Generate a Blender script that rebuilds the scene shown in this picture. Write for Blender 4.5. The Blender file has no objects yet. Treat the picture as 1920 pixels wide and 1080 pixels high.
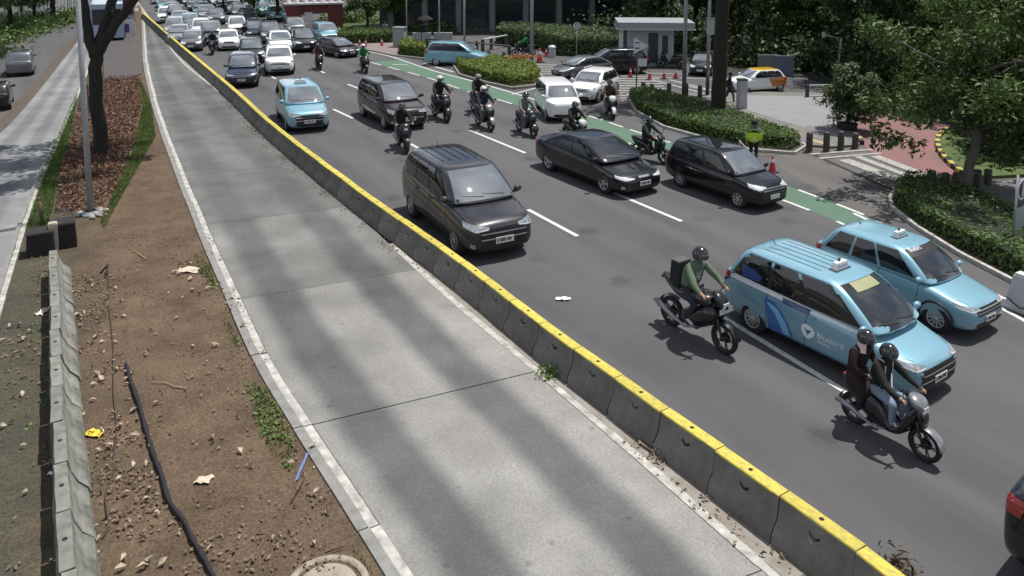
import bpy, bmesh, math, random
import numpy as np
from mathutils import Vector, Matrix
from mathutils.bvhtree import BVHTree
random.seed(7); RNG = np.random.default_rng(7)
scene = bpy.context.scene
COL = scene.collection
R = math.radians

# ---------------------------------------------------------------- camera
FPX, PITCH, PROW, CH = 1463.0, 0.106556, 57.58, 7.5      # focal (px of 1920), pitch, principal row, height
cam_data = bpy.data.cameras.new('camera')
cam_data.sensor_width = 36.0
cam_data.lens = FPX / 1920 * 36
cam_data.shift_y = -(540 - PROW) / 1920
cam_data.clip_start = 0.1; cam_data.clip_end = 1500
cam = bpy.data.objects.new('camera', cam_data); COL.objects.link(cam)
cam.location = (0, 0, CH); cam.rotation_euler = (math.pi / 2 - PITCH, 0, 0)
scene.camera = cam

# ---------------------------------------------------------------- sky, sun, exposure
SUN_EL, SHADOW_DIR = R(72), Vector((-0.80, -0.60, 0))     # shadows fall towards SHADOW_DIR
world = bpy.data.worlds.new('World'); scene.world = world; world.use_nodes = True
wn = world.node_tree; wn.nodes.clear()
sky = wn.nodes.new('ShaderNodeTexSky'); sky.sky_type = 'NISHITA'; sky.sun_disc = False
sky.sun_elevation = SUN_EL
sky.sun_rotation = math.atan2(-SHADOW_DIR.x, -SHADOW_DIR.y)
sky.air_density = 1.0; sky.dust_density = 1.2; sky.ozone_density = 1.0
bg = wn.nodes.new('ShaderNodeBackground'); bg.inputs['Strength'].default_value = 0.064
wo = wn.nodes.new('ShaderNodeOutputWorld')
# broken white cloud over the whole sky
wtc = wn.nodes.new('ShaderNodeTexCoord'); wnz = wn.nodes.new('ShaderNodeTexNoise'); wnz.inputs['Scale'].default_value = 2.6; wnz.inputs['Detail'].default_value = 7
wmr = wn.nodes.new('ShaderNodeMapRange'); wmr.interpolation_type = 'SMOOTHSTEP'; wmr.inputs[1].default_value = .42; wmr.inputs[2].default_value = .64; wmr.inputs[4].default_value = .85
wmx = wn.nodes.new('ShaderNodeMix'); wmx.data_type = 'RGBA'; wmx.inputs[7].default_value = (14.0, 14.4, 15.0, 1)
wn.links.new(wtc.outputs['Generated'], wnz.inputs['Vector']); wn.links.new(wnz.outputs['Fac'], wmr.inputs[0]); wn.links.new(wmr.outputs[0], wmx.inputs[0]); wn.links.new(sky.outputs[0], wmx.inputs[6])
wn.links.new(wmx.outputs[2], bg.inputs['Color']); wn.links.new(bg.outputs[0], wo.inputs[0])
sl = bpy.data.lights.new('sun', 'SUN'); sl.energy = 4.3; sl.angle = R(0.6); sl.color = (1, 0.965, 0.91)
sun = bpy.data.objects.new('sun', sl); COL.objects.link(sun)
sd = (SHADOW_DIR.normalized() * math.cos(SUN_EL) + Vector((0, 0, -math.sin(SUN_EL))))
sun.rotation_euler = sd.to_track_quat('-Z', 'Y').to_euler(); sun.location = (20, 20, 60)
vs = scene.view_settings
vs.view_transform = 'Standard'; vs.look = 'None'; vs.exposure = 0.3; vs.gamma = 1.0; vs.use_curve_mapping = False
scene.cycles.max_bounces = 6; scene.cycles.diffuse_bounces = 3; scene.cycles.transparent_max_bounces = 8

# ---------------------------------------------------------------- helpers
CO, SI = math.cos(PITCH), math.sin(PITCH)
def G(px, py, z=0.0):
    """point at height z seen at photo pixel (1920x1080)"""
    dx = (px - 960) / FPX; dy = (py - PROW) / FPX
    d = Vector((dx, CO - dy * SI, -SI - dy * CO))
    t = (z - CH) / d.z
    return Vector((d.x * t, d.y * t, z))
def up_to(px, py, ptop):
    """height of the thing standing at ground pixel (px,py) whose top is on row ptop"""
    g = G(px, py); dy = (ptop - PROW) / FPX
    dz = -g.y * (SI + dy * CO) / (CO - dy * SI)
    return CH + dz
ROADDIR = Vector((0.5, -0.8660254, 0)); ROADN = Vector((0.8660254, 0.5, 0))
def tag(o, label=None, cat=None, group=None, kind=None):
    if label: o['label'] = label
    if cat: o['category'] = cat
    if group: o['group'] = group
    if kind: o['kind'] = kind
    return o
def empty(name, loc=(0, 0, 0), rz=0, label=None, cat=None, group=None, kind=None, scale=1):
    o = bpy.data.objects.new(name, None); COL.objects.link(o)
    o.location = loc; o.rotation_euler = (0, 0, rz); o.scale = (scale,) * 3
    o.empty_display_size = 0.1
    return tag(o, label, cat, group, kind)
def link(name, mesh, parent=None, mats=None):
    o = bpy.data.objects.new(name, mesh); COL.objects.link(o)
    if parent: o.parent = parent
    if mats:
        for i, m in enumerate(mats):
            if i < len(o.material_slots):
                o.material_slots[i].link = 'OBJECT'; o.material_slots[i].material = m
    return o
def srgb(r, g, b):
    f = lambda c: ((c / 255 + 0.055) / 1.055) ** 2.4 if c > 10 else c / 255 / 12.92
    return (f(r), f(g), f(b))

_M = {}
def mat(name, col=(.5, .5, .5), rough=.6, metal=0.0, coat=0.0, var=0.0, vsc=6.0, col2=None, bump=0.0, bsc=80.0,
        spec=.5, trans=0.0, rnd=0.0, emit=0.0):
    if name in _M: return _M[name]
    m = bpy.data.materials.new(name); m.use_nodes = True; _M[name] = m
    nt = m.node_tree; N = nt.nodes; L = nt.links; b = N['Principled BSDF']
    b.inputs['Base Color'].default_value = (*col, 1); b.inputs['Roughness'].default_value = rough
    b.inputs['Metallic'].default_value = metal; b.inputs['Coat Weight'].default_value = coat
    b.inputs['Coat Roughness'].default_value = .04; b.inputs['Specular IOR Level'].default_value = spec
    if trans: b.inputs['Transmission Weight'].default_value = trans
    if emit: b.inputs['Emission Color'].default_value = (*col, 1); b.inputs['Emission Strength'].default_value = emit
    out = None
    if var or bump:
        tc = N.new('ShaderNodeTexCoord')
    if var:
        n = N.new('ShaderNodeTexNoise'); n.inputs['Scale'].default_value = vsc; n.inputs['Detail'].default_value = 6
        n.inputs['Roughness'].default_value = .65
        L.new(tc.outputs['Object'], n.inputs['Vector'])
        rp = N.new('ShaderNodeMapRange'); rp.inputs[1].default_value = .32; rp.inputs[2].default_value = .68
        L.new(n.outputs['Fac'], rp.inputs[0])
        mx = N.new('ShaderNodeMix'); mx.data_type = 'RGBA'
        c2 = col2 or tuple(c * (1 - var) for c in col)
        mx.inputs[6].default_value = (*col, 1); mx.inputs[7].default_value = (*c2, 1)
        L.new(rp.outputs[0], mx.inputs[0]); out = mx.outputs[2]
    if rnd:
        oi = N.new('ShaderNodeObjectInfo'); hs = N.new('ShaderNodeHueSaturation')
        mr = N.new('ShaderNodeMapRange'); mr.inputs[3].default_value = 1 - rnd; mr.inputs[4].default_value = 1 + rnd
        L.new(oi.outputs['Random'], mr.inputs[0]); L.new(mr.outputs[0], hs.inputs['Value'])
        if out: L.new(out, hs.inputs['Color'])
        else: hs.inputs['Color'].default_value = (*col, 1)
        out = hs.outputs[0]
    if out: L.new(out, b.inputs['Base Color'])
    if bump:
        n2 = N.new('ShaderNodeTexNoise'); n2.inputs['Scale'].default_value = bsc; n2.inputs['Detail'].default_value = 4
        L.new(tc.outputs['Object'], n2.inputs['Vector'])
        bp = N.new('ShaderNodeBump'); bp.inputs['Strength'].default_value = bump; bp.inputs['Distance'].default_value = .02
        L.new(n2.outputs['Fac'], bp.inputs['Height']); L.new(bp.outputs[0], b.inputs['Normal'])
    return m

class MB:
    """collects shapes; build() links them as ONE mesh object"""
    def __init__(s): s.v = []; s.f = []; s.m = []; s.s = []
    def add(s, verts, faces, mi=0, smooth=False, M=None):
        o = len(s.v)
        if M is not None: verts = [M @ Vector(v) for v in verts]
        s.v += [tuple(v) for v in verts]
        for f in faces:
            s.f.append([i + o for i in f]); s.m.append(mi); s.s.append(smooth)
        return s
    def box(s, c, d, mi=0, M=None, rz=0, tp=1.0):
        x, y, z = d[0] / 2, d[1] / 2, d[2] / 2
        vs_ = [(-x, -y, -z), (x, -y, -z), (x, y, -z), (-x, y, -z), (-x * tp, -y * tp, z), (x * tp, -y * tp, z), (x * tp, y * tp, z), (-x * tp, y * tp, z)]
        T = Matrix.Translation(c) @ Matrix.Rotation(rz, 4, 'Z')
        if M is not None: T = M @ T
        return s.add(vs_, [(3, 2, 1, 0), (4, 5, 6, 7), (0, 1, 5, 4), (1, 2, 6, 5), (2, 3, 7, 6), (3, 0, 4, 7)], mi, False, T)
    def tube(s, pts, rads, n=8, mi=0, cap=True, M=None, smooth=True):
        pts = [Vector(p) for p in pts]
        if not hasattr(rads, '__len__'): rads = [rads] * len(pts)
        vs_ = []; fs = []
        ref = None
        for i, p in enumerate(pts):
            t = (pts[min(i + 1, len(pts) - 1)] - pts[max(i - 1, 0)])
            t = t.normalized() if t.length > 1e-9 else Vector((0, 0, 1))
            if ref is None: ref = Vector((0, 0, 1)) if abs(t.z) < .9 else Vector((1, 0, 0))
            a = t.cross(ref).normalized(); b = a.cross(t).normalized(); ref = b
            for k in range(n):
                an = 2 * math.pi * k / n
                vs_.append(p + (a * math.cos(an) + b * math.sin(an)) * rads[i])
        for i in range(len(pts) - 1):
            for k in range(n):
                k2 = (k + 1) % n
                fs.append((i * n + k, i * n + k2, (i + 1) * n + k2, (i + 1) * n + k))
        s.add(vs_, fs, mi, smooth, M)
        if cap:
            o = len(s.v) - len(vs_)
            s.f.append([o + k for k in range(n)][::-1]); s.m.append(mi); s.s.append(False)
            e = o + (len(pts) - 1) * n
            s.f.append([e + k for k in range(n)]); s.m.append(mi); s.s.append(False)
        return s
    def cyl(s, p0, p1, r0, r1=None, n=12, mi=0, M=None, cap=True):
        return s.tube([p0, p1], [r0, r0 if r1 is None else r1], n, mi, cap, M)
    def lathe(s, prof, n=20, mi=0, M=None, smooth=True):
        vs_ = []; fs = []
        for r, z in prof:
            for k in range(n):
                a = 2 * math.pi * k / n; vs_.append((r * math.cos(a), r * math.sin(a), z))
        for i in range(len(prof) - 1):
            for k in range(n):
                k2 = (k + 1) % n; fs.append((i * n + k, i * n + k2, (i + 1) * n + k2, (i + 1) * n + k))
        return s.add(vs_, fs, mi, smooth, M)
    def prism(s, poly, z0, z1, mi=0, M=None):
        n = len(poly)
        vs_ = [(p[0], p[1], z0) for p in poly] + [(p[0], p[1], z1) for p in poly]
        fs = [list(range(n))[::-1], list(range(n, 2 * n))] + [(i, (i + 1) % n, n + (i + 1) % n, n + i) for i in range(n)]
        return s.add(vs_, fs, mi, False, M)
    def ball(s, c, r, mi=0, nu=12, nv=8, M=None, sc=(1, 1, 1), z0=-1.0, z1=1.0):
        vs_ = []; fs = []
        for i in range(nv + 1):
            th = math.acos(max(-1, min(1, z1))) + (math.acos(max(-1, min(1, z0))) - math.acos(max(-1, min(1, z1)))) * i / nv
            for k in range(nu):
                a = 2 * math.pi * k / nu
                vs_.append((c[0] + r * sc[0] * math.sin(th) * math.cos(a), c[1] + r * sc[1] * math.sin(th) * math.sin(a), c[2] + r * sc[2] * math.cos(th)))
        for i in range(nv):
            for k in range(nu):
                k2 = (k + 1) % nu; fs.append((i * nu + k, (i + 1) * nu + k, (i + 1) * nu + k2, i * nu + k2))
        return s.add(vs_, fs, mi, True, M)
    def grid(s, fn, nu, nv, mi=0, smooth=True, M=None):
        vs_ = [fn(i / nu, j / nv) for i in range(nu + 1) for j in range(nv + 1)]
        fs = [(i * (nv + 1) + j, (i + 1) * (nv + 1) + j, (i + 1) * (nv + 1) + j + 1, i * (nv + 1) + j + 1) for i in range(nu) for j in range(nv)]
        return s.add(vs_, fs, mi, smooth, M)
    def mesh(s, name, mats):
        me = bpy.data.meshes.new(name)
        me.from_pydata(s.v, [], s.f)
        if not isinstance(mats, (list, tuple)): mats = [mats]
        for m in mats: me.materials.append(m)
        me.polygons.foreach_set('material_index', s.m); me.polygons.foreach_set('use_smooth', s.s)
        me.update(); return me
    def build(s, name, mats, parent=None):
        return link(name, s.mesh(name, mats), parent)

def spline(pts, step=1.0):
    """Catmull-Rom through 2D points, resampled to equal steps -> list of Vector"""
    P = [Vector((p[0], p[1], 0)) for p in pts]
    P = [P[0] * 2 - P[1]] + P + [P[-1] * 2 - P[-2]]
    d = []
    for i in range(1, len(P) - 2):
        for k in range(12):
            t = k / 12
            a, b, c, e = P[i - 1], P[i], P[i + 1], P[i + 2]
            d.append(.5 * ((2 * b) + (c - a) * t + (2 * a - 5 * b + 4 * c - e) * t * t + (3 * b - a - 3 * c + e) * t ** 3))
    d.append(P[-2])
    return resample(d, step)
def resample(d, step):
    out = [d[0].copy()]; acc = 0
    for i in range(1, len(d)):
        seg = (d[i] - d[i - 1]).length
        while acc + seg >= step:
            t = (step - acc) / seg
            q = d[i - 1].lerp(d[i], t); out.append(q); d[i - 1] = q; seg = (d[i] - q).length; acc = 0
        acc += seg
    return out
def gp(pts): return [tuple(G(*p)[:2]) for p in pts]
def path(pix, step=1.0, ext0=0, ext1=0):
    """ground spline from pixels; extended straight by ext0/ext1 metres at both ends"""
    P = [G(*p) for p in pix]
    if ext0: P.insert(0, P[0] + (P[0] - P[1]).normalized() * ext0)
    if ext1: P.append(P[-1] + (P[-1] - P[-2]).normalized() * ext1)
    return spline(P, step)
def rowmatch(A, B):
    """points of polyline B nearest across (perpendicular to road) from each point of A"""
    out = []
    ub = [b.dot(ROADDIR) for b in B]
    for a in A:
        u = a.dot(ROADDIR)
        out.append(interp_u(B, ub, u))
    return out
def interp_u(B, ub, u):
    for i in range(len(B) - 1):
        u0, u1 = ub[i], ub[i + 1]
        if (u0 - u) * (u1 - u) <= 0 and u0 != u1:
            return B[i].lerp(B[i + 1], (u - u0) / (u1 - u0))
    # extrapolate along road
    if abs(ub[0] - u) < abs(ub[-1] - u): return B[0] + ROADDIR * (u - ub[0])
    return B[-1] + ROADDIR * (u - ub[-1])
def sheet(name, A, B, z, material, kind='structure', parent=None, nv=1, zf=None):
    """strip between two matched polylines, with uv: u across 0..1, v metres along"""
    n = min(len(A), len(B)); vs_ = []; fs = []; uv = []
    acc = 0
    for i in range(n):
        if i: acc += (A[i] - A[i - 1]).length
        for j in range(nv + 1):
            q = A[i].lerp(B[i], j / nv)
            vs_.append((q.x, q.y, z + (zf(q.x, q.y, j / nv) if zf else 0))); uv.append((j / nv, acc))
    for i in range(n - 1):
        for j in range(nv):
            a = i * (nv + 1) + j; f = (a, a + 1, a + nv + 2, a + nv + 1); fs.append(f)
    me = bpy.data.meshes.new(name); me.from_pydata(vs_, [], fs); me.materials.append(material)
    ul = me.uv_layers.new(name='uv')
    for lp in me.loops: ul.data[lp.index].uv = uv[lp.vertex_index]
    # face up
    if len(me.polygons) and me.polygons[0].normal.z < 0: me.flip_normals()
    o = link(name, me, parent)
    if kind and not parent: o['kind'] = kind
    return o
def flat(name, poly, z, material, parent=None, kind='structure', z0=None):
    """flat polygon (ground points); with z0 a raised slab"""
    bm = bmesh.new()
    vs_ = [bm.verts.new((p[0], p[1], z)) for p in poly]
    f = bm.faces.new(vs_)
    bm.normal_update()
    if f.normal.z < 0: f.normal_flip()
    if z0 is not None:
        r = bmesh.ops.extrude_face_region(bm, geom=[f])
        for e in r['geom']:
            if isinstance(e, bmesh.types.BMVert): e.co.z = z0
        bmesh.ops.recalc_face_normals(bm, faces=bm.faces[:])
    bmesh.ops.triangulate(bm, faces=bm.faces[:])
    me = bpy.data.meshes.new(name); bm.to_mesh(me); bm.free(); me.materials.append(material)
    o = link(name, me, parent)
    if kind and not parent: o['kind'] = kind
    return o
def band(pts, w, z, side=0.0):
    """left/right polylines for a band of width w centred on pts (offset side along its right normal)"""
    A = []; B = []
    for i, p in enumerate(pts):
        t = (pts[min(i + 1, len(pts) - 1)] - pts[max(i - 1, 0)]).normalized()
        n = Vector((-t.y, t.x, 0))
        A.append(p + n * (side - w / 2)); B.append(p + n * (side + w / 2))
    return A, B
_fn = [(random.uniform(0, 6.3), random.uniform(0, 6.3), random.uniform(.15, 2.6), random.uniform(0, 6.3)) for _ in range(18)]
def bumpy(x, y):
    s = 0
    for a, b, f, c in _fn: s += math.sin(f * (x * math.cos(a) + y * math.sin(a)) + b) / (1 + f)
    return s / 6
# ================================================================ ground materials
def asphalt_mat(name, base, dark, light):
    m = bpy.data.materials.new(name); m.use_nodes = True; nt = m.node_tree; N = nt.nodes; L = nt.links
    b = N['Principled BSDF']; b.inputs['Roughness'].default_value = .82; b.inputs['Specular IOR Level'].default_value = .3
    tc = N.new('ShaderNodeTexCoord')
    mr_ = N.new('ShaderNodeMapping'); mr_.inputs['Rotation'].default_value = (0, 0, R(60)); L.new(tc.outputs['Object'], mr_.inputs[0])
    mp = N.new('ShaderNodeMapping'); mp.inputs['Scale'].default_value = (.06, .9, 1); L.new(mr_.outputs[0], mp.inputs[0])
    n1 = N.new('ShaderNodeTexNoise'); n1.inputs['Scale'].default_value = .35; n1.inputs['Detail'].default_value = 5; L.new(tc.outputs['Object'], n1.inputs[0])
    n2 = N.new('ShaderNodeTexNoise'); n2.inputs['Scale'].default_value = 1.0; n2.inputs['Detail'].default_value = 3; L.new(mp.outputs[0], n2.inputs[0])
    n3 = N.new('ShaderNodeTexNoise'); n3.inputs['Scale'].default_value = 90; n3.inputs['Detail'].default_value = 2; L.new(tc.outputs['Object'], n3.inputs[0])
    m1 = N.new('ShaderNodeMix'); m1.data_type = 'RGBA'; m1.inputs[6].default_value = (*dark, 1); m1.inputs[7].default_value = (*base, 1)
    r1 = N.new('ShaderNodeMapRange'); r1.inputs[1].default_value = .3; r1.inputs[2].default_value = .6; L.new(n1.outputs[0], r1.inputs[0]); L.new(r1.outputs[0], m1.inputs[0])
    m2 = N.new('ShaderNodeMix'); m2.data_type = 'RGBA'; m2.inputs[7].default_value = (*light, 1); L.new(m1.outputs[2], m2.inputs[6])
    r2 = N.new('ShaderNodeMapRange'); r2.inputs[1].default_value = .35; r2.inputs[2].default_value = .68; r2.inputs[4].default_value = .95; L.new(n2.outputs[0], r2.inputs[0]); L.new(r2.outputs[0], m2.inputs[0])
    m3 = N.new('ShaderNodeMix'); m3.data_type = 'RGBA'; m3.blend_type = 'MULTIPLY'; m3.inputs[0].default_value = 1; L.new(m2.outputs[2], m3.inputs[6])
    r3 = N.new('ShaderNodeMapRange'); r3.inputs[1].default_value = .25; r3.inputs[2].default_value = .75; r3.inputs[3].default_value = .72; r3.inputs[4].default_value = 1.25; L.new(n3.outputs[0], r3.inputs[0]); L.new(r3.outputs[0], m3.inputs[7])
    # oil drips and old patches
    vo = N.new('ShaderNodeTexVoronoi'); vo.inputs['Scale'].default_value = .55; vo.inputs['Randomness'].default_value = 1; L.new(tc.outputs['Object'], vo.inputs[0])
    n6 = N.new('ShaderNodeTexNoise'); n6.inputs['Scale'].default_value = 5; n6.inputs['Detail'].default_value = 4; L.new(tc.outputs['Object'], n6.inputs[0])
    ad = N.new('ShaderNodeMath'); ad.operation = 'MULTIPLY_ADD'; ad.inputs[1].default_value = .25; L.new(n6.outputs[0], ad.inputs[0]); L.new(vo.outputs['Distance'], ad.inputs[2])
    r6 = N.new('ShaderNodeMapRange'); r6.inputs[1].default_value = .19; r6.inputs[2].default_value = .34; r6.inputs[3].default_value = .68; r6.inputs[4].default_value = 1; L.new(ad.outputs[0], r6.inputs[0])
    m6 = N.new('ShaderNodeMix'); m6.data_type = 'RGBA'; m6.blend_type = 'MULTIPLY'; m6.inputs[0].default_value = 1; L.new(m3.outputs[2], m6.inputs[6]); L.new(r6.outputs[0], m6.inputs[7])
    L.new(m6.outputs[2], b.inputs['Base Color'])
    bp = N.new('ShaderNodeBump'); bp.inputs['Strength'].default_value = .25; bp.inputs['Distance'].default_value = .01; L.new(n3.outputs[0], bp.inputs['Height']); L.new(bp.outputs[0], b.inputs['Normal'])
    return m
def slab_mat(name, base, track, lane_bands, amt=.8):
    """worn concrete with darker bands along the lane (uv u = across the lane)"""
    m = bpy.data.materials.new(name); m.use_nodes = True; nt = m.node_tree; N = nt.nodes; L = nt.links
    b = N['Principled BSDF']; b.inputs['Roughness'].default_value = .8; b.inputs['Specular IOR Level'].default_value = .3
    tc = N.new('ShaderNodeTexCoord'); uv = N.new('ShaderNodeUVMap'); uv.uv_map = 'uv'
    sx = N.new('ShaderNodeSeparateXYZ'); L.new(uv.outputs[0], sx.inputs[0])
    nw = N.new('ShaderNodeTexNoise'); nw.inputs['Scale'].default_value = .5; nw.inputs['Detail'].default_value = 3; L.new(tc.outputs['Object'], nw.inputs[0])
    wob = N.new('ShaderNodeMath'); wob.operation = 'MULTIPLY_ADD'; wob.inputs[1].default_value = .07; wob.inputs[2].default_value = -.035; L.new(nw.outputs[0], wob.inputs[0])
    ua = N.new('ShaderNodeMath'); ua.operation = 'ADD'; L.new(sx.outputs[0], ua.inputs[0]); L.new(wob.outputs[0], ua.inputs[1])
    tot = None
    for c, hw, w in lane_bands:
        d = N.new('ShaderNodeMath'); d.operation = 'SUBTRACT'; d.inputs[1].default_value = c; L.new(ua.outputs[0], d.inputs[0])
        a = N.new('ShaderNodeMath'); a.operation = 'ABSOLUTE'; L.new(d.outputs[0], a.inputs[0])
        r = N.new('ShaderNodeMapRange'); r.interpolation_type = 'SMOOTHSTEP'; r.inputs[1].default_value = hw; r.inputs[2].default_value = hw * .35; r.inputs[3].default_value = 0; r.inputs[4].default_value = w
        L.new(a.outputs[0], r.inputs[0])
        if tot is None: tot = r.outputs[0]
        else:
            x = N.new('ShaderNodeMath'); x.operation = 'MAXIMUM'; L.new(tot, x.inputs[0]); L.new(r.outputs[0], x.inputs[1]); tot = x.outputs[0]
    n1 = N.new('ShaderNodeTexNoise'); n1.inputs['Scale'].default_value = .9; n1.inputs['Detail'].default_value = 6; L.new(tc.outputs['Object'], n1.inputs[0])
    r1 = N.new('ShaderNodeMapRange'); r1.inputs[1].default_value = .3; r1.inputs[2].default_value = .7; r1.inputs[3].default_value = .78; r1.inputs[4].default_value = 1.14; L.new(n1.outputs[0], r1.inputs[0])
    n2 = N.new('ShaderNodeTexNoise'); n2.inputs['Scale'].default_value = 40; n2.inputs['Detail'].default_value = 3; L.new(tc.outputs['Object'], n2.inputs[0])
    r2 = N.new('ShaderNodeMapRange'); r2.inputs[1].default_value = .3; r2.inputs[2].default_value = .7; r2.inputs[3].default_value = .78; r2.inputs[4].default_value = 1.15; L.new(n2.outputs[0], r2.inputs[0])
    am = N.new('ShaderNodeMath'); am.operation = 'MULTIPLY'; am.inputs[1].default_value = amt; L.new(tot, am.inputs[0])
    mx = N.new('ShaderNodeMix'); mx.data_type = 'RGBA'; mx.inputs[6].default_value = (*base, 1); mx.inputs[7].default_value = (*track, 1); L.new(am.outputs[0], mx.inputs[0])
    q1 = N.new('ShaderNodeMix'); q1.data_type = 'RGBA'; q1.blend_type = 'MULTIPLY'; q1.inputs[0].default_value = 1; L.new(mx.outputs[2], q1.inputs[6]); L.new(r1.outputs[0], q1.inputs[7])
    q2 = N.new('ShaderNodeMix'); q2.data_type = 'RGBA'; q2.blend_type = 'MULTIPLY'; q2.inputs[0].default_value = 1; L.new(q1.outputs[2], q2.inputs[6]); L.new(r2.outputs[0], q2.inputs[7])
    n5 = N.new('ShaderNodeTexNoise'); n5.inputs['Scale'].default_value = .13; n5.inputs['Detail'].default_value = 4; L.new(tc.outputs['Object'], n5.inputs[0])
    r5 = N.new('ShaderNodeMapRange'); r5.inputs[1].default_value = .35; r5.inputs[2].default_value = .6; r5.inputs[3].default_value = .74; r5.inputs[4].default_value = 1.10; L.new(n5.outputs[0], r5.inputs[0])
    q3 = N.new('ShaderNodeMix'); q3.data_type = 'RGBA'; q3.blend_type = 'MULTIPLY'; q3.inputs[0].default_value = 1; L.new(q2.outputs[2], q3.inputs[6]); L.new(r5.outputs[0], q3.inputs[7])
    vo = N.new('ShaderNodeTexVoronoi'); vo.inputs['Scale'].default_value = 1.7; L.new(tc.outputs['Object'], vo.inputs[0])
    r6 = N.new('ShaderNodeMapRange'); r6.inputs[1].default_value = .05; r6.inputs[2].default_value = .11; r6.inputs[3].default_value = .62; r6.inputs[4].default_value = 1; L.new(vo.outputs['Distance'], r6.inputs[0])
    q4 = N.new('ShaderNodeMix'); q4.data_type = 'RGBA'; q4.blend_type = 'MULTIPLY'; q4.inputs[0].default_value = .7; L.new(q3.outputs[2], q4.inputs[6]); L.new(r6.outputs[0], q4.inputs[7])
    L.new(q4.outputs[2], b.inputs['Base Color'])
    # brushed cross grooves
    wv = N.new('ShaderNodeTexWave'); wv.wave_type = 'BANDS'; wv.bands_direction = 'Y'; wv.inputs['Scale'].default_value = 9; wv.inputs['Distortion'].default_value = 1.5
    L.new(uv.outputs[0], wv.inputs[0])
    bp = N.new('ShaderNodeBump'); bp.inputs['Strength'].default_value = .25; bp.inputs['Distance'].default_value = .006; L.new(wv.outputs['Fac'], bp.inputs['Height']); L.new(bp.outputs[0], b.inputs['Normal'])
    return m
def dirt_mat(name):
    m = bpy.data.materials.new(name); m.use_nodes = True; nt = m.node_tree; N = nt.nodes; L = nt.links
    b = N['Principled BSDF']; b.inputs['Roughness'].default_value = .95; b.inputs['Specular IOR Level'].default_value = .15
    tc = N.new('ShaderNodeTexCoord'); uv = N.new('ShaderNodeUVMap'); uv.uv_map = 'uv'
    sx = N.new('ShaderNodeSeparateXYZ'); L.new(uv.outputs[0], sx.inputs[0])
    n1 = N.new('ShaderNodeTexNoise'); n1.inputs['Scale'].default_value = 1.1; n1.inputs['Detail'].default_value = 8; n1.inputs['Roughness'].default_value = .7; L.new(tc.outputs['Object'], n1.inputs[0])
    n2 = N.new('ShaderNodeTexNoise'); n2.inputs['Scale'].default_value = 28; n2.inputs['Detail'].default_value = 4; L.new(tc.outputs['Object'], n2.inputs[0])
    cr = N.new('ShaderNodeValToRGB'); e = cr.color_ramp.elements
    e[0].position = .3; e[0].color = (.072, .051, .0345, 1); e[1].position = .68; e[1].color = (.142, .099, .068, 1)
    x = cr.color_ramp.elements.new(.5); x.color = (.108, .0765, .052, 1)
    L.new(n1.outputs[0], cr.inputs[0])
    # grey-green, damp soil on the left side of the strip (u small)
    n3 = N.new('ShaderNodeTexNoise'); n3.inputs['Scale'].default_value = .7; n3.inputs['Detail'].default_value = 5; L.new(tc.outputs['Object'], n3.inputs[0])
    ad = N.new('ShaderNodeMath'); ad.operation = 'MULTIPLY_ADD'; ad.inputs[1].default_value = .5; L.new(n3.outputs[0], ad.inputs[0]); L.new(sx.outputs[0], ad.inputs[2])
    r3 = N.new('ShaderNodeMapRange'); r3.inputs[1].default_value = .72; r3.inputs[2].default_value = .45; L.new(ad.outputs[0], r3.inputs[0])
    g = N.new('ShaderNodeValToRGB'); e = g.color_ramp.elements
    e[0].position = .35; e[0].color = (.055, .052, .042, 1); e[1].position = .65; e[1].color = (.085, .078, .052, 1); L.new(n1.outputs[0], g.inputs[0])
    mx = N.new('ShaderNodeMix'); mx.data_type = 'RGBA'; L.new(r3.outputs[0], mx.inputs[0]); L.new(cr.outputs[0], mx.inputs[6]); L.new(g.outputs[0], mx.inputs[7])
    q = N.new('ShaderNodeMix'); q.data_type = 'RGBA'; q.blend_type = 'MULTIPLY'; q.inputs[0].default_value = 1
    r2 = N.new('ShaderNodeMapRange'); r2.inputs[1].default_value = .3; r2.inputs[2].default_value = .7; r2.inputs[3].default_value = .6; r2.inputs[4].default_value = 1.3; L.new(n2.outputs[0], r2.inputs[0])
    L.new(mx.outputs[2], q.inputs[6]); L.new(r2.outputs[0], q.inputs[7]); L.new(q.outputs[2], b.inputs['Base Color'])
    bp = N.new('ShaderNodeBump'); bp.inputs['Strength'].default_value = .7; bp.inputs['Distance'].default_value = .03; L.new(n2.outputs[0], bp.inputs['Height']); L.new(bp.outputs[0], b.inputs['Normal'])
    return m
ASPH = asphalt_mat('asphalt', (.080, .078, .081), (.062, .060, .063), (.100, .098, .100))
ASPH2 = asphalt_mat('asphalt_entrance', (.105, .098, .096), (.085, .08, .078), (.12, .115, .11))
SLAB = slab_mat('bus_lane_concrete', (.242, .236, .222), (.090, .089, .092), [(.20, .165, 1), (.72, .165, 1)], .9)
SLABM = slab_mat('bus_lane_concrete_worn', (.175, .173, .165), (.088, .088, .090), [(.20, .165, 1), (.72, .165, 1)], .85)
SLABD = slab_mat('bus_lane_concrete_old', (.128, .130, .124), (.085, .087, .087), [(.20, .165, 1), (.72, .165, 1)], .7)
SLABL = slab_mat('bus_lane_concrete_far', (.22, .225, .225), (.13, .135, .14), [(.3, .16, 1), (.72, .16, 1)], .7)
DIRT = dirt_mat('median_dirt')
WHITE = mat('road_white_paint', (.68, .68, .66), .6, var=.4, vsc=14, col2=(.40, .40, .39))
WORNWHITE = mat('worn_white_paint', (.42, .41, .38), .7, var=.5, vsc=9, col2=(.17, .165, .16))
KERB = mat('kerb_concrete', (.24, .235, .22), .85, var=.35, vsc=5, bump=.3)
KERBW = mat('kerb_whitewash', (.50, .49, .45), .8, var=.5, vsc=5, col2=(.22, .21, .19))
GREEN = mat('bike_lane_green', (.070, .150, .095), .75, var=.3, vsc=1.6, col2=(.07, .12, .085), bump=.15)
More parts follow.
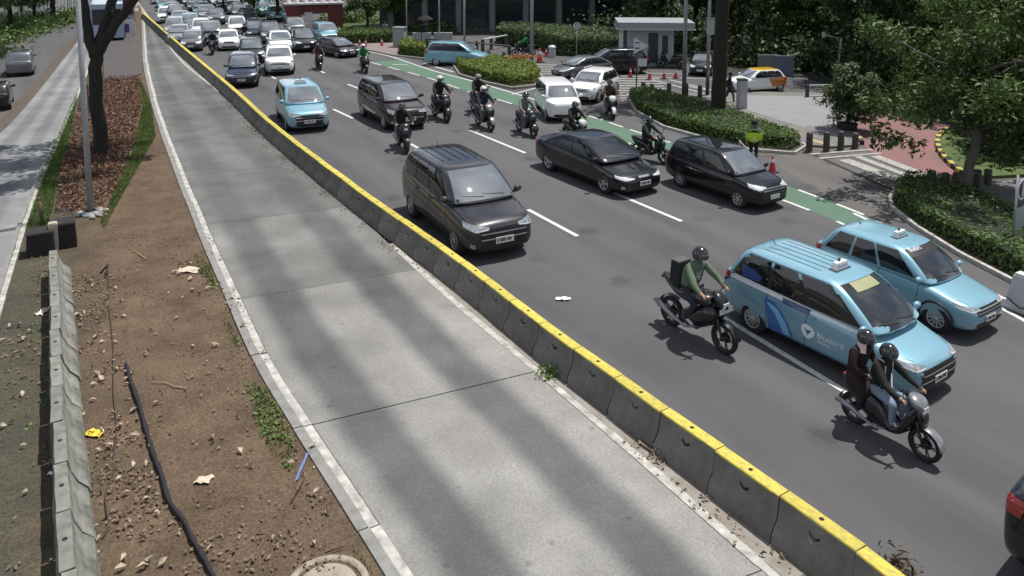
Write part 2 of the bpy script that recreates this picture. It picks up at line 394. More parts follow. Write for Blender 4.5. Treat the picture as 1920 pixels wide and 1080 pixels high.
PAVE = mat('pavement_concrete', (.17, .165, .155), .85, var=.3, vsc=1.5, bump=.2)
PAVEL = mat('plaza_concrete', (.22, .225, .23), .8, var=.15, vsc=1.2)
PAVEP = mat('pinkish_paving', (.22, .175, .17), .85, var=.25, vsc=2)
REDP = mat('red_paving', (.24, .10, .10), .85, var=.35, vsc=.8, col2=(.14, .095, .09), bump=.2)
SOIL = mat('plain_soil', (.10, .085, .06), .95, var=.4, vsc=1.3, bump=.4)
LAWN = mat('lawn_grass', (.085, .125, .035), .95, var=.4, vsc=2.5, bump=.5, bsc=60)
DARKJ = mat('joint_filler', (.02, .02, .02), .9)

# ================================================================ ground sheets
gsheet = MB(); gsheet.add([(-250, -40, -.03), (300, -40, -.03), (300, 600, -.03), (-250, 600, -.03)], [(0, 1, 2, 3)])
o = gsheet.build('ground', mat('far_ground', (.12, .115, .10), .95, var=.4, vsc=.15)); o['kind'] = 'structure'

LK = path([(266, 60), (267, 100), (270, 130), (285, 200), (305, 262), (335, 345), (372, 440), (414, 540), (475, 680), (553, 812), (640, 950), (720, 1080)], .5, 60, 7)
RL = path([(294, 55), (330, 105), (360, 134), (396, 162), (500, 253), (590, 333), (680, 412), (765, 492), (860, 578), (960, 662), (1080, 765), (1200, 868), (1435, 1075)], .5, 60, 7)
TOPB = [(300, 53), (330, 79), (430, 163), (505, 231), (640, 335), (720, 393), (860, 491), (1004, 602), (1140, 700), (1240, 772), (1341, 844), (1454, 924), (1574, 1010), (1660, 1078)]
BAR = [G(*p, .6) for p in TOPB]
BAR = [Vector((q.x, q.y, 0)) + ROADN * .09 for q in BAR]
BAR.insert(0, BAR[0] + (BAR[0] - BAR[1]).normalized() * 60); BAR.append(BAR[-1] + (BAR[-1] - BAR[-2]).normalized() * 6)
BAR = spline(BAR, .25)
LBR = path([(155, 143), (145, 167), (97, 272), (50, 382), (17, 477), (-5, 545)], .5, 60, 14)
LBL = path([(100, 136), (72, 172), (20, 232), (0, 250)], .5, 60, 25)

# main carriageway: from the barrier to far right of the kerb
A = resample([p.copy() for p in BAR], 2.0); A = [A[0] - ROADDIR * 150] + A + [A[-1] + ROADDIR * 25]
sheet('road', A, [a + ROADN * 75 for a in A], 0.0, ASPH)
# left carriageway beyond the second bus lane
A = resample([p.copy() for p in LBL], 2.0); A = [A[0] - ROADDIR * 150] + A + [A[-1] + ROADDIR * 25]
sheet('road_left', [a - ROADN * 40 for a in A], [a - ROADN * .6 for a in A], 0.0, ASPH)
sheet('verge_left', [a - ROADN * .6 for a in A], [a for a in A], 0.004, mat('brown_verge', (.10, .078, .06), .95, var=.4, vsc=2))

# ---- bus lane slabs
def lane_slabs(name, A, B, material, z, length, u0, sk, u_from, u_to):
    root = empty(name, (0, 0, 0), kind='structure')
    ua = [p.dot(ROADDIR) for p in A]; ub = [p.dot(ROADDIR) for p in B]
    k0 = math.ceil((u_from - u0) / length); k1 = math.floor((u_to - u0) / length)
    for k in range(k0, k1):
        g = .009
        s0, s1 = u0 + k * length + g, u0 + (k + 1) * length - g
        vs_ = []; fs = []; uvs = []
        n = 8; m = 6; dz = random.uniform(-.003, .003)
        for i in range(n + 1):
            u = s0 + (s1 - s0) * i / n
            a = interp_u(A, ua, u); b = interp_u(B, ub, u + sk)
            for j in range(m + 1):
                q = a.lerp(b, j / m); vs_.append((q.x, q.y, z + dz)); uvs.append((j / m, u))
        for i in range(n):
            for j in range(m):
                a = i * (m + 1) + j; fs.append((a, a + 1, a + m + 2, a + m + 1))
        # rim down
        ring = [j for j in range(m + 1)] + [i * (m + 1) + m for i in range(1, n + 1)] + [n * (m + 1) + j for j in range(m - 1, -1, -1)] + [i * (m + 1) for i in range(n - 1, 0, -1)]
        o0 = len(vs_)
        for r_ in ring: v = vs_[r_]; vs_.append((v[0], v[1], v[2] - .06)); uvs.append(uvs[r_])
        for i in range(len(ring)):
            i2 = (i + 1) % len(ring); fs.append((ring[i], o0 + i, o0 + i2, ring[i2]))
        me = bpy.data.meshes.new('concrete_slab'); me.from_pydata(vs_, [], fs); me.materials.append(material((s0 + s1) / 2) if callable(material) else material)
        ul = me.uv_layers.new(name='uv')
        for lp in me.loops: ul.data[lp.index].uv = uvs[lp.vertex_index]
        if me.polygons[0].normal.z < 0: me.flip_normals()
        link('concrete_slab', me, root)
    return root
J1 = G(552, 808); J1b = G(1012, 695)
u0 = J1.dot(ROADDIR); skew = J1b.dot(ROADDIR) - u0
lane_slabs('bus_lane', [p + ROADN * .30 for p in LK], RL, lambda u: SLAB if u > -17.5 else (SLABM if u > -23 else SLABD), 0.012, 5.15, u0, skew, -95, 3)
Ljs = [p + ROADN * .2 for p in LK]; sheet('bus_lane_bed', [p - ROADN * .1 for p in Ljs], rowmatch(Ljs, [p + ROADN * .3 for p in RL]), -.02, DARKJ)
lane_slabs('bus_lane_left', LBL, LBR, SLABL, 0.006, 5.15, u0 + 1.2, 0, -95, 0)
sheet('bus_lane_left_bed', [p for p in LBL], rowmatch(LBL, LBR), -.02, DARKJ)

# ---- kerbs along the bus lanes: one stone per slab length, painted band on the inner half
def kerb_run(name, A, u0, length, u_from, u_to, w=.15, paint=.14, h=.05, side=1):
    root = empty(name, (0, 0, 0), kind='structure'); ua = [p.dot(ROADDIR) for p in A]
    k0 = math.ceil((u_from - u0) / length); k1 = math.floor((u_to - u0) / length)
    for k in range(k0, k1):
        s0, s1 = u0 + k * length + .01, u0 + (k + 1) * length - .01
        pts = [interp_u(A, ua, s0 + (s1 - s0) * i / 5) for i in range(6)]
        off = random.uniform(-.01, .01); dz = random.uniform(-.008, .008)
        for nm, a, b, z1, mt in (('kerb_stone', 0, w, h + dz, KERB), ('painted_strip', w, w + paint, h * .6 + dz, KERBW)):
            vs_ = []; fs = []
            for p in pts:
                jag = random.uniform(-.02, .02) if nm == 'painted_strip' else 0
                l_ = p + ROADN * side * (a + off + jag); r_ = p + ROADN * side * (b + off)
                vs_ += [(l_.x, l_.y, -.05), (l_.x, l_.y, z1), (r_.x, r_.y, z1), (r_.x, r_.y, -.05)]
            for i in range(5):
                for j in range(3): fs.append((i * 4 + j, i * 4 + j + 1, i * 4 + j + 5, i * 4 + j + 4))
            fs += [(0, 1, 2, 3), (23, 22, 21, 20)]
            me = bpy.data.meshes.new(nm); me.from_pydata(vs_, [], fs); me.materials.append(mt)
            bm = bmesh.new(); bm.from_mesh(me); bmesh.ops.recalc_face_normals(bm, faces=bm.faces[:]); bm.to_mesh(me); bm.free()
            link(nm, me, root)
kerb_run('kerb', LK, u0, 2.575, -95, 3)
kerb_run('kerb_bus_lane_left', LBR, u0, 2.575, -95, 0, .10, .11, .10)
# white line on the barrier side of the bus lane, in lengths
wl = empty('edge_line', (0, 0, 0), kind='structure')
for k in range(0, len(RL) - 7, 6):
    seg = RL[k:k + 7]
    if random.random() < .06: continue
    Aa, Bb = band(seg, .13 + random.uniform(-.015, .015), 0, .05)
    sheet('painted_line', Aa, Bb, .020, KERBW, kind=None, parent=wl)
rk = [p + ROADN * .13 for p in RL]
GUT = mat('gutter_soil', (.19, .155, .115), .95, var=.6, vsc=3, col2=(.28, .27, .25), bump=.6, bsc=40)
sheet('gutter_strip', rk, rowmatch(rk, BAR), .008, GUT)

# ---- median dirt
def dz(x, y, t): return .05 * bumpy(x * 1.3, y * 1.3) * min(1, 6 * t, 6 * (1 - t)) + .015
LBe = [p + ROADN * .10 for p in LBR]; mA = LK; mB = rowmatch(LK, LBe)
sheet('median_soil', [b for b in mB], [a + ROADN * 0.01 for a in mA], .0, DIRT, nv=44, zf=dz)

flat('median_paving', [G(*q, .06) * 1.0 for q in [(196, 60), (262, 58), (266, 100), (266, 138), (236, 148), (196, 150), (192, 100)]], .075, mat('median_paving', (.078, .070, .068), .9, var=.3, vsc=1.5))
# ---- carriageway paint
lm = empty('lane_marking', (0, 0, 0), kind='structure')
def dash(p, q, w=.13, m=WHITE, z=.006, parent=lm, nm='lane_dash', pz=0):
    a, b = G(*p, pz), G(*q, pz); Aa, Bb = band([a, a.lerp(b, .5), b], w, 0)
    sheet(nm, Aa, Bb, z + pz, m, kind=None, parent=parent)
for p, q in [((990, 393), (1083, 443)), ((1345, 588), (1592, 739)), ((625, 205), (662, 222)), ((500, 138), (517, 148)), ((440, 104), (449, 109)), ((880, 244), (985, 287)),
             ((1150, 361), (1278, 415)), ((597, 132), (609, 137)), ((652, 158), (690, 173)), ((770, 270), (800, 287)), ((545, 110), (553, 113)), ((740, 190), (775, 205)), ((1440, 487), (1560, 545)), ((1800, 850), (1990, 960)), ((408, 85), (414, 89)), ((520, 98), (527, 101)), ((700, 238), (735, 257))][:10]:
    dash(p, q)
BL = path([(695, 117), (805, 147), (872, 170), (967, 197), (1130, 252), (1300, 313), (1472, 377), (1570, 416), (1650, 452)], .5)
BR = path([(687, 96), (735, 107), (810, 132), (885, 152), (977, 179), (1112, 220), (1190, 246), (1255, 267), (1370, 308), (1480, 350), (1612, 400), (1690, 440)], .5)
sheet('bike_lane', BL, rowmatch(BL, BR), .004, GREEN)
def dashes(P, on, gap, w, nm, m=WHITE, z=.009):
    k = 0
    while k < len(P) - 1:
        s = P[k:k + on + 1]
        if len(s) > 1: Aa, Bb = band(s, w, 0); sheet(nm, Aa, Bb, z, m, kind=None, parent=lm)
        k += on + gap
dashes(BL, 3, 2, .11, 'bike_lane_dash'); dashes(BR[:int(len(BR) * .62)], 6, 0, .12, 'bike_lane_line'); dashes(BR[int(len(BR) * .62):], 2, 1, .11, 'bike_lane_dash')
dash((1690, 448), (1920, 583), .11, nm='bike_lane_line'); dash((1790, 530), (1940, 612), .11, nm='bike_lane_line')
dash((1600, 400), (1700, 446), .11)
dash((735, 121), (765, 121), .12, nm='bike_symbol'); dash((890, 183), (905, 183), .1, nm='bike_symbol')
dash((960, 177), (1040, 156), .11, nm='give_way_line')
dash((738, 107), (800, 113), .12, nm='edge_mark'); dash((795, 119), (850, 135), .14, nm='edge_mark'); dash((815, 117), (860, 129), .14, nm='edge_mark')
# zebra crossing bars of the first entrance
for i in range(10):
    y = 147 + i * 4.6
    dash((1152 + i * 1.4, y), (1236 + i * 3.0, y + 1), .24, WORNWHITE, .010, lm, 'zebra_bar')
for i in range(5):
    y = 121 + i * 4.2
    dash((1003, y), (1043, y + .6), .24, WORNWHITE, .010, lm, 'zebra_bar')
for p, q in [((1215, 148), (1340, 181)), ((1255, 150), (1345, 172)), ((1290, 162), (1330, 170)), ((1165, 143), (1340, 149)), ((1200, 137), (1395, 143))]:
    dash(p, q, .2, WORNWHITE, .014, lm, 'hatch_line')

# ---- pavements, islands and entrances on the right
def px(poly): return [G(*p) for p in poly]
flat('entrance_apron', px([(1440, 300), (1512, 276), (1640, 262), (1760, 330), (1840, 372), (1690, 420), (1600, 398)]), .0035, ASPH2)
flat('red_drive', px([(1590, 210), (1620, 190), (1680, 180), (1830, 205), (1850, 235), (1775, 248), (1758, 268), (1776, 305), (1812, 340), (1790, 352), (1738, 336), (1640, 291), (1618, 272)]), .012, REDP)
en = empty('entrance_marking', (0, 0, 0), kind='structure')
dash((1518, 290), (1636, 281), .16, WORNWHITE, .022, en, 'stop_line'); dash((1535, 298), (1653, 288), .16, WORNWHITE, .022, en, 'stop_line')
for p, q, w in [((1582, 300), (1688, 339), .5), ((1607, 294), (1742, 346), .32), ((1640, 293), (1752, 336), .42)]:
    dash(p, q, w, WORNWHITE, .022, en, 'arrow_bar')
dash((1752, 345), (1800, 338), .14, WORNWHITE, .022, en, 'stop_line'); dash((1768, 352), (1808, 346), .14, WORNWHITE, .022, en, 'stop_line')
dash((1500, 279), (1672, 356), .12, DARKJ, .016, en, 'drain_slot')

def raised(name, poly, h, mt, kerbm=None, kw=.16, kname='kerb_stone'):
    """raised pavement or bed with separate kerb stones round its edge"""
    P = px(poly)
    o = flat(name, P, h, mt, z0=-.02)
    if kerbm:
        for i in range(len(P)):
            a, b = P[i], P[(i + 1) % len(P)]; Ln = (b - a).length; n = max(1, round(Ln / 1.0)); t = (b - a).normalized(); nn = Vector((-t.y, t.x, 0))
            for k in range(n):
                c = a + t * Ln * (k + .5) / n
                mb = MB(); mb.box((c.x, c.y, h / 2 + .012), (Ln / n - .012, kw, h + .03), rz=math.atan2(t.y, t.x)); mb.build(kname, kerbm[(i + k) % len(kerbm)] if isinstance(kerbm, list) else kerbm, o)
    return o
KB = mat('bed_kerb', (.27, .26, .24), .85, var=.3, vsc=4, bump=.2)
raised('pavement_entrance', [(1252, 187), (1335, 209), (1420, 240), (1512, 275), (1560, 279), (1610, 275), (1618, 262), (1592, 215), (1600, 195), (1560, 178), (1398, 174), (1340, 180), (1290, 176)], .09, PAVE)
flat('plaza', [Vector((p.x, p.y, 0)) for p in [G(*q, .1) for q in [(1402, 206), (1398, 178), (1548, 181), (1556, 208), (1574, 222), (1588, 262), (1540, 248), (1470, 228)]]], .096, PAVEL)
for p, q in [((1285, 196), (1400, 196)), ((1450, 232), (1500, 252)), ((1520, 262), (1555, 272))]:
    dash(p, q, .3, mat('tactile_yellow', (.42, .36, .17), .8, var=.4, vsc=5), .006, en, 'tactile_strip', .096)
raised('hedge_bed', [(1176, 180), (1192, 210), (1245, 240), (1330, 264), (1400, 283), (1490, 290), (1512, 276), (1420, 241), (1335, 210), (1252, 188), (1210, 176)], .08, SOIL, KERBW, .1)
raised('island_bed', [(848, 120), (862, 142), (912, 157), (962, 168), (1004, 163), (1020, 150), (1004, 131), (958, 120), (900, 112)], .10, SOIL, KB, .12)
raised('planter_bed', [(744, 107), (800, 113), (800, 97), (752, 90)], .12, SOIL, KB, .12)
raised('pavement_far', [(688, 94), (744, 106), (752, 90), (760, 76), (700, 72), (640, 76)], .06, PAVEP)
raised('hedge_bed_near', [(1668, 372), (1672, 392), (1720, 430), (1800, 480), (1900, 532), (2050, 610), (2050, 490), (1920, 424), (1822, 378), (1740, 345), (1690, 352)], .08, SOIL, KERBW, .1)
raised('pavement_near', [(1822, 377), (1920, 423), (2050, 489), (2200, 450), (1960, 330), (1830, 352), (1800, 358)], .07, mat('dark_pavement', (.17, .165, .155), .9, var=.35, vsc=1.5))
raised('verge_near', [(1812, 338), (1960, 330), (2200, 300), (2000, 215), (1840, 235), (1776, 250), (1760, 268), (1778, 305)], .10, LAWN)
# ================================================================ foliage helpers
def leaf_mat(name, c1, c2, rough=.55, trans=.25, sc=9.0, c3=None):
    m = bpy.data.materials.new(name); m.use_nodes = True; nt = m.node_tree; N = nt.nodes; L = nt.links
    b = N['Principled BSDF']; b.inputs['Roughness'].default_value = rough; b.inputs['Specular IOR Level'].default_value = .35
    tc = N.new('ShaderNodeTexCoord'); n = N.new('ShaderNodeTexNoise'); n.inputs['Scale'].default_value = sc; n.inputs['Detail'].default_value = 3
    L.new(tc.outputs['Object'], n.inputs[0])
    cr = N.new('ShaderNodeValToRGB'); e = cr.color_ramp.elements; e[0].position = .33; e[0].color = (*c1, 1); e[1].position = .62; e[1].color = (*c2, 1)
    if c3: x = cr.color_ramp.elements.new(.72); x.color = (*c3, 1)
    L.new(n.outputs[0], cr.inputs[0]); L.new(cr.outputs[0], b.inputs['Base Color'])
    if trans:
        t = N.new('ShaderNodeBsdfTranslucent'); mx = N.new('ShaderNodeMixShader'); mx.inputs[0].default_value = trans
        L.new(cr.outputs[0], t.inputs[0]); L.new(b.outputs[0], mx.inputs[1]); L.new(t.outputs[0], mx.inputs[2]); L.new(mx.outputs[0], N['Material Output'].inputs[0])
    return m
def leaf_mesh(name, P, size, material, nrm=None, tilt=.6, aspect=.42, fold=.12, seed=1):
    """one mesh of many folded leaf blades at points P (N,3); size scalar or (N,)"""
    rg = np.random.default_rng(seed); P = np.asarray(P, float); n = len(P)
    S = np.broadcast_to(np.asarray(size, float), (n,)) * rg.uniform(.5, 1.45, n)
    nr = np.tile(np.array([0, 0, 1.]), (n, 1)) if nrm is None else np.asarray(nrm, float)
    nr = nr + rg.normal(0, tilt, (n, 3)); nr /= np.linalg.norm(nr, axis=1)[:, None] + 1e-9
    d = rg.normal(0, 1, (n, 3)); d -= (d * nr).sum(1)[:, None] * nr; d /= np.linalg.norm(d, axis=1)[:, None] + 1e-9
    s = np.cross(nr, d)
    a = P - d * S[:, None] * .5; t = P + d * S[:, None] * .5
    w = s * (S * aspect * .5)[:, None]; up = nr * (S * fold)[:, None]
    V = np.empty((n, 4, 3)); V[:, 0] = a; V[:, 1] = P + w + up; V[:, 2] = t; V[:, 3] = P - w + up
    me = bpy.data.meshes.new(name); me.vertices.add(n * 4); me.vertices.foreach_set('co', V.ravel())
    me.loops.add(n * 6); me.polygons.add(n * 2)
    b = np.arange(n) * 4
    F = np.stack([b, b + 1, b + 2, b, b + 2, b + 3], 1)
    me.loops.foreach_set('vertex_index', F.ravel().astype(np.int32))
    me.polygons.foreach_set('loop_start', (np.arange(n * 2) * 3).astype(np.int32)); me.polygons.foreach_set('loop_total', np.full(n * 2, 3, np.int32))
    me.materials.append(material); me.update(calc_edges=True); return me
def in_poly(poly, X, Y):
    c = np.zeros(len(X), bool); n = len(poly); j = n - 1
    for i in range(n):
        xi, yi, xj, yj = poly[i][0], poly[i][1], poly[j][0], poly[j][1]
        if yi != yj: c ^= ((yi > Y) != (yj > Y)) & (X < (xj - xi) * (Y - yi) / (yj - yi) + xi)
        j = i
    return c
def scatter(poly, dens, seed=1):
    rg = np.random.default_rng(seed); a = np.array([(p[0], p[1]) for p in poly]); lo, hi = a.min(0), a.max(0)
    n = int((hi - lo).prod() * dens); X = rg.uniform(lo[0], hi[0], n); Y = rg.uniform(lo[1], hi[1], n); k = in_poly(a, X, Y)
    return X[k], Y[k]
BARK = mat('shade_darkened_bark', (.028, .023, .019), .95, var=.45, vsc=7, bump=.9, bsc=18)  # base colour lowered to stand in for crown shade on the trunk
BARK2 = mat('grey_bark', (.13, .115, .095), .95, var=.45, vsc=5, bump=.8, bsc=14)
LEAF = leaf_mat('tree_leaf', (.034, .064, .016), (.095, .15, .036), c3=(.17, .20, .065))
LEAFD = leaf_mat('dark_tree_leaf', (.034, .064, .025), (.10, .145, .055), sc=4, c3=(.16, .19, .08))
HEDGE = leaf_mat('hedge_leaf', (.036, .074, .018), (.11, .175, .04), c3=(.19, .23, .08), sc=5)
HEDGEY = leaf_mat('bright_hedge_leaf', (.05, .09, .015), (.22, .27, .05), c3=(.40, .38, .10), sc=5)
REDLEAF = leaf_mat('red_ground_cover_leaf', (.085, .042, .028), (.20, .105, .065), trans=.15, sc=8, c3=(.36, .27, .19))
DRYLEAF = leaf_mat('dry_leaf', (.07, .05, .032), (.22, .16, .105), trans=0, sc=14, c3=(.42, .36, .27), rough=.8)
GRASS = leaf_mat('grass_blade', (.05, .10, .018), (.13, .20, .045), trans=.2, sc=3)
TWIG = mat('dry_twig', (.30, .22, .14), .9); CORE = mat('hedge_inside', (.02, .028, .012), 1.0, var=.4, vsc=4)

def fill_polys(name, poly, h, lmat, dens, size, label, cat, seed, z0=.08, group=None, wob=.2):
    """hedge: leafy skin over a dark inner mass"""
    P = [Vector((p.x, p.y, 0)) for p in poly]; c = sum(P, Vector()) / len(P)
    root = empty(name, (c.x, c.y, z0), label=label, cat=cat, group=group)
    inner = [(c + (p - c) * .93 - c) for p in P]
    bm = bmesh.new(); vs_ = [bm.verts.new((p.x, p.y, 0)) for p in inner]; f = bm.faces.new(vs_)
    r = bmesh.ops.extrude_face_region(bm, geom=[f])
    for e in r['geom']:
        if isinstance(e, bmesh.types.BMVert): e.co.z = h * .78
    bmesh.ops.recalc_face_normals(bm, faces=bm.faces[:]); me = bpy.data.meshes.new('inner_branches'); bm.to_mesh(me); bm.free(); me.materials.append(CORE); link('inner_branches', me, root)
    X, Y = scatter(P, dens, seed); rg = np.random.default_rng(seed + 5)
    Z = h * (.80 + .26 * rg.random(len(X)) ** 3) + wob * np.array([bumpy(x * 1.7, y * 1.7) for x, y in zip(X, Y)])
    pts = [np.stack([X - c.x, Y - c.y, Z], 1)]; nr = [np.tile([0, 0, 1.], (len(X), 1))]
    for i in range(len(P)):
        a, b = P[i], P[(i + 1) % len(P)]; Ln = (b - a).length; k = int(Ln * h * dens * 1.0); t = (b - a).normalized(); n = Vector((t.y, -t.x, 0))
        if (c - a).dot(n) > 0: n = -n
        q = rg.random(k); zz = rg.random(k) * h * 1.02; dp = rg.uniform(-.10, .06, k) - .05 * (zz / h) ** 3
        pts.append(np.stack([a.x + (b.x - a.x) * q + n.x * dp - c.x, a.y + (b.y - a.y) * q + n.y * dp - c.y, zz], 1)); nr.append(np.tile([n.x, n.y, .35], (k, 1)))
    link('foliage', leaf_mesh('foliage', np.concatenate(pts), size, lmat, np.concatenate(nr), .55, .5, seed=seed), root)
    return root

# ================================================================ concrete barrier blocks between bus lane and road
CONC = mat('barrier_concrete', (.19, .178, .165), .9, var=.55, vsc=2.2, col2=(.105, .098, .09), bump=.35, bsc=40, rnd=.16)
CONCL = mat('old_barrier_concrete', (.25, .25, .225), .9, var=.5, vsc=3.2, col2=(.085, .09, .07), bump=.35, bsc=40, rnd=.1)
YEL = mat('barrier_yellow', (.58, .48, .05), .7, var=.3, vsc=16, col2=(.33, .28, .08), rnd=.12)
HOLE = mat('dark_hole', (.015, .015, .015), 1.0)
CREAM = mat('cream_lip', (.55, .52, .33), .7, var=.3, vsc=20)
def block_mesh(name, L, prof, material, seed=0):
    rg = random.Random(seed); vs_ = []; fs = []
    pr = prof + [(-v, z) for v, z in prof[::-1]]; n = len(pr); ns = 5
    for i in range(ns + 1):
        x = -L / 2 + L * i / ns
        for v, z in pr: vs_.append((x, v + rg.uniform(-.006, .006), z + (rg.uniform(-.006, .006) if z > .01 else 0)))
    for i in range(ns):
        for j in range(n):
            j2 = (j + 1) % n; fs.append((i * n + j, i * n + j2, (i + 1) * n + j2, (i + 1) * n + j))
    fs += [list(range(n))[::-1], [ns * n + j for j in range(n)]]
    me = bpy.data.meshes.new(name); me.from_pydata(vs_, [], fs); me.materials.append(material)
    bm = bmesh.new(); bm.from_mesh(me); bmesh.ops.recalc_face_normals(bm, faces=bm.faces[:]); bm.to_mesh(me); bm.free(); return me
PROF = [(-.24, 0), (-.235, .13), (-.135, .30), (-.095, .585)]
BL_ = 1.075
bmeshes = [block_mesh('barrier_block', BL_ - .022, PROF, CONC, s) for s in range(4)]
def ycap():
    mb = MB(); pr = [(-.099, .574), (-.097, .594), (-.086, .603), (.086, .603), (.097, .594), (.099, .574)]
    L = BL_ - .016; vs_ = []
    for x in (-L / 2, L / 2): vs_ += [(x, v, z) for v, z in pr]
    fs = [(j, j + 6, j + 7, j + 1) for j in range(5)] + [(0, 1, 2, 3, 4, 5), (11, 10, 9, 8, 7, 6)]
    mb.add(vs_, fs); return mb.mesh('yellow_cap', YEL)
capm = ycap()
hm = MB(); hm.cyl((0, 0, .600), (0, 0, .607), .03, n=10); holem = hm.mesh('lifting_hole', HOLE)
lm_ = MB()
lm_.grid(lambda u, v: (-.075 + .15 * u, -.128 - .035 * math.sin(math.pi * u) * v - .012, .40 - .055 * math.sin(math.pi * u) * (1 - .3 * v)), 8, 3)
lm_.grid(lambda u, v: (-.075 + .15 * u, -.118 - .01 * v, .40 - .055 * math.sin(math.pi * u) + .055 * v), 8, 2, mi=1)
lipm = lm_.mesh('scupper_lip', [CREAM, HOLE])
bar = resample([p.copy() for p in BAR], BL_)
# start the joints at the one seen at pixel (1240,772)
jt = G(1240, 772, .6); off = min(range(len(BAR)), key=lambda i: (BAR[i] - Vector((jt.x, jt.y, 0))).length)
dense = BAR; seq = []
k = off
step = round(BL_ / .25)
fw = resample([p.copy() for p in dense[off:]], BL_); bw = resample([p.copy() for p in dense[:off + 1][::-1]], BL_)
pts = bw[::-1][:-1] + fw
for i in range(len(pts) - 1):
    a, b = pts[i], pts[i + 1]; c = (a + b) / 2
    if c.length > 92 or c.y < 6.0: continue
    t = b - a; o = link('barrier_block', bmeshes[i % 4]); o.location = (c.x, c.y, .004); o.rotation_euler = (R(random.uniform(-.8, .8)), 0, math.atan2(t.y, t.x) + R(random.uniform(-.7, .7)))
    tag(o, 'yellow topped grey concrete barrier block in the long row beside the bus lane', 'barrier', 'yellow topped barrier blocks')
    link('yellow_cap', capm, o)
    if c.length < 45: link('lifting_hole', holem, o); link('scupper_lip', lipm, o)
# left barrier row on the median
PROFL = [(-.12, 0), (-.10, .30), (-.075, .60), (.075, .60), (.11, .42), (.19, .24), (.30, .12), (.34, 0)]
def block_mesh2(name, L, pr, material, seed):
    rg = random.Random(seed); vs_ = []; fs = []; n = len(pr); ns = 5
    for i in range(ns + 1):
        for v, z in pr: vs_.append((-L / 2 + L * i / ns, v + rg.uniform(-.008, .008), z + (rg.uniform(-.008, .008) if z > .01 else 0)))
    for i in range(ns):
        for j in range(n): j2 = (j + 1) % n; fs.append((i * n + j, i * n + j2, (i + 1) * n + j2, (i + 1) * n + j))
    fs += [list(range(n))[::-1], [ns * n + j for j in range(n)]]
    me = bpy.data.meshes.new(name); me.from_pydata(vs_, [], fs); me.materials.append(material); bm = bmesh.new(); bm.from_mesh(me); bmesh.ops.recalc_face_normals(bm, faces=bm.faces[:]); bm.to_mesh(me); bm.free(); return me
lmeshes = [block_mesh2('barrier_block', BL_ - .03, PROFL, CONCL, 10 + s) for s in range(3)]
LP = [G(*p, .6) for p in [(101, 470), (103, 560), (106, 650), (110, 760), (113, 850), (119, 950), (128, 1080), (140, 1230)]]
LP = spline([(p.x, p.y) for p in LP], BL_)
for i in range(len(LP) - 1):
    a, b = LP[i], LP[i + 1]; c = (a + b) / 2; t = b - a
    o = link('barrier_block', lmeshes[i % 3]); o.location = (c.x + random.uniform(-.02, .02), c.y, .01); o.rotation_euler = (R(random.uniform(-1.5, 1.5)), 0, math.atan2(t.y, t.x) + R(random.uniform(-1.6, 1.6)))
    tag(o, 'bare weathered concrete barrier block in the row across the dirt median', 'barrier', 'bare median barrier blocks')
    link('lifting_hole', holem, o)

# ================================================================ median planting and litter
def gpoly(pix): return [G(*p) for p in pix]
red_poly = gpoly([(205, 150), (262, 148), (266, 200), (248, 285), (214, 365), (182, 402), (106, 402), (112, 340), (130, 268), (148, 200), (160, 165)])
X, Y = scatter(red_poly, 260, 3)
Z = .05 + .30 * RNG.random(len(X)) * np.array([.55 + bumpy(x * 2.5, y * 2.5) for x, y in zip(X, Y)])
o = link('ground_cover', leaf_mesh('ground_cover', np.stack([X, Y, Z], 1), .13, REDLEAF, None, .8, .34, seed=4)); tag(o, 'reddish brown leafy ground cover filling the median bed round the tree', 'ground cover', kind='stuff')
def grass(name, polys, dens, h, label, seed):
    V = []; 
    for q in polys:
        X, Y = scatter(q, dens, seed); V.append(np.stack([X, Y], 1)); seed += 1
    XY = np.concatenate(V); n = len(XY); rg = np.random.default_rng(seed)
    P = np.concatenate([XY, np.full((n, 1), .03)], 1); nrm = rg.normal(0, 1, (n, 3)); nrm[:, 2] = .15
    hgt = h * rg.uniform(.6, 1.3, n); d = rg.normal(0, .35, (n, 3)); d[:, 2] = 1
    a = P - np.c_[np.ones(n), np.zeros(n), np.zeros(n)] * .010 ; 
    ang = rg.uniform(0, 6.28, n); w = np.stack([np.cos(ang), np.sin(ang), np.zeros(n)], 1) * .011
    V3 = np.stack([P - w, P + w, P + d * hgt[:, None]], 1).reshape(-1, 3)
    me = bpy.data.meshes.new(name); me.vertices.add(n * 3); me.vertices.foreach_set('co', V3.ravel()); me.loops.add(n * 3); me.polygons.add(n)
    me.loops.foreach_set('vertex_index', np.arange(n * 3, dtype=np.int32)); me.polygons.foreach_set('loop_start', (np.arange(n) * 3).astype(np.int32)); me.polygons.foreach_set('loop_total', np.full(n, 3, np.int32))
    me.materials.append(GRASS); me.update(calc_edges=True); tag(link(name, me), label, 'grass', kind='stuff')
grass('grass', [gpoly([(262, 148), (284, 200), (292, 258), (258, 318), (216, 392), (196, 432), (188, 418), (248, 288), (268, 200)]),
                gpoly([(146, 176), (130, 268), (108, 345), (92, 424), (48, 434), (72, 356), (100, 280), (138, 186)])], 900, .09, 'green grass strips along both sides of the median bed', 11)
grass('grass_tuft', [gpoly([(362, 478), (392, 500), (408, 545), (396, 540), (376, 505)]), gpoly([(465, 722), (500, 730), (550, 830), (545, 880), (505, 850), (480, 790)]),
                     gpoly([(420, 590), (452, 650), (448, 665), (418, 610)]), gpoly([(655, 1020), (690, 1055), (700, 1080), (665, 1070)])], 480, .07, 'sparse grass tufts beside the bus lane kerb', 31)
litP = []; rg = np.random.default_rng(5)
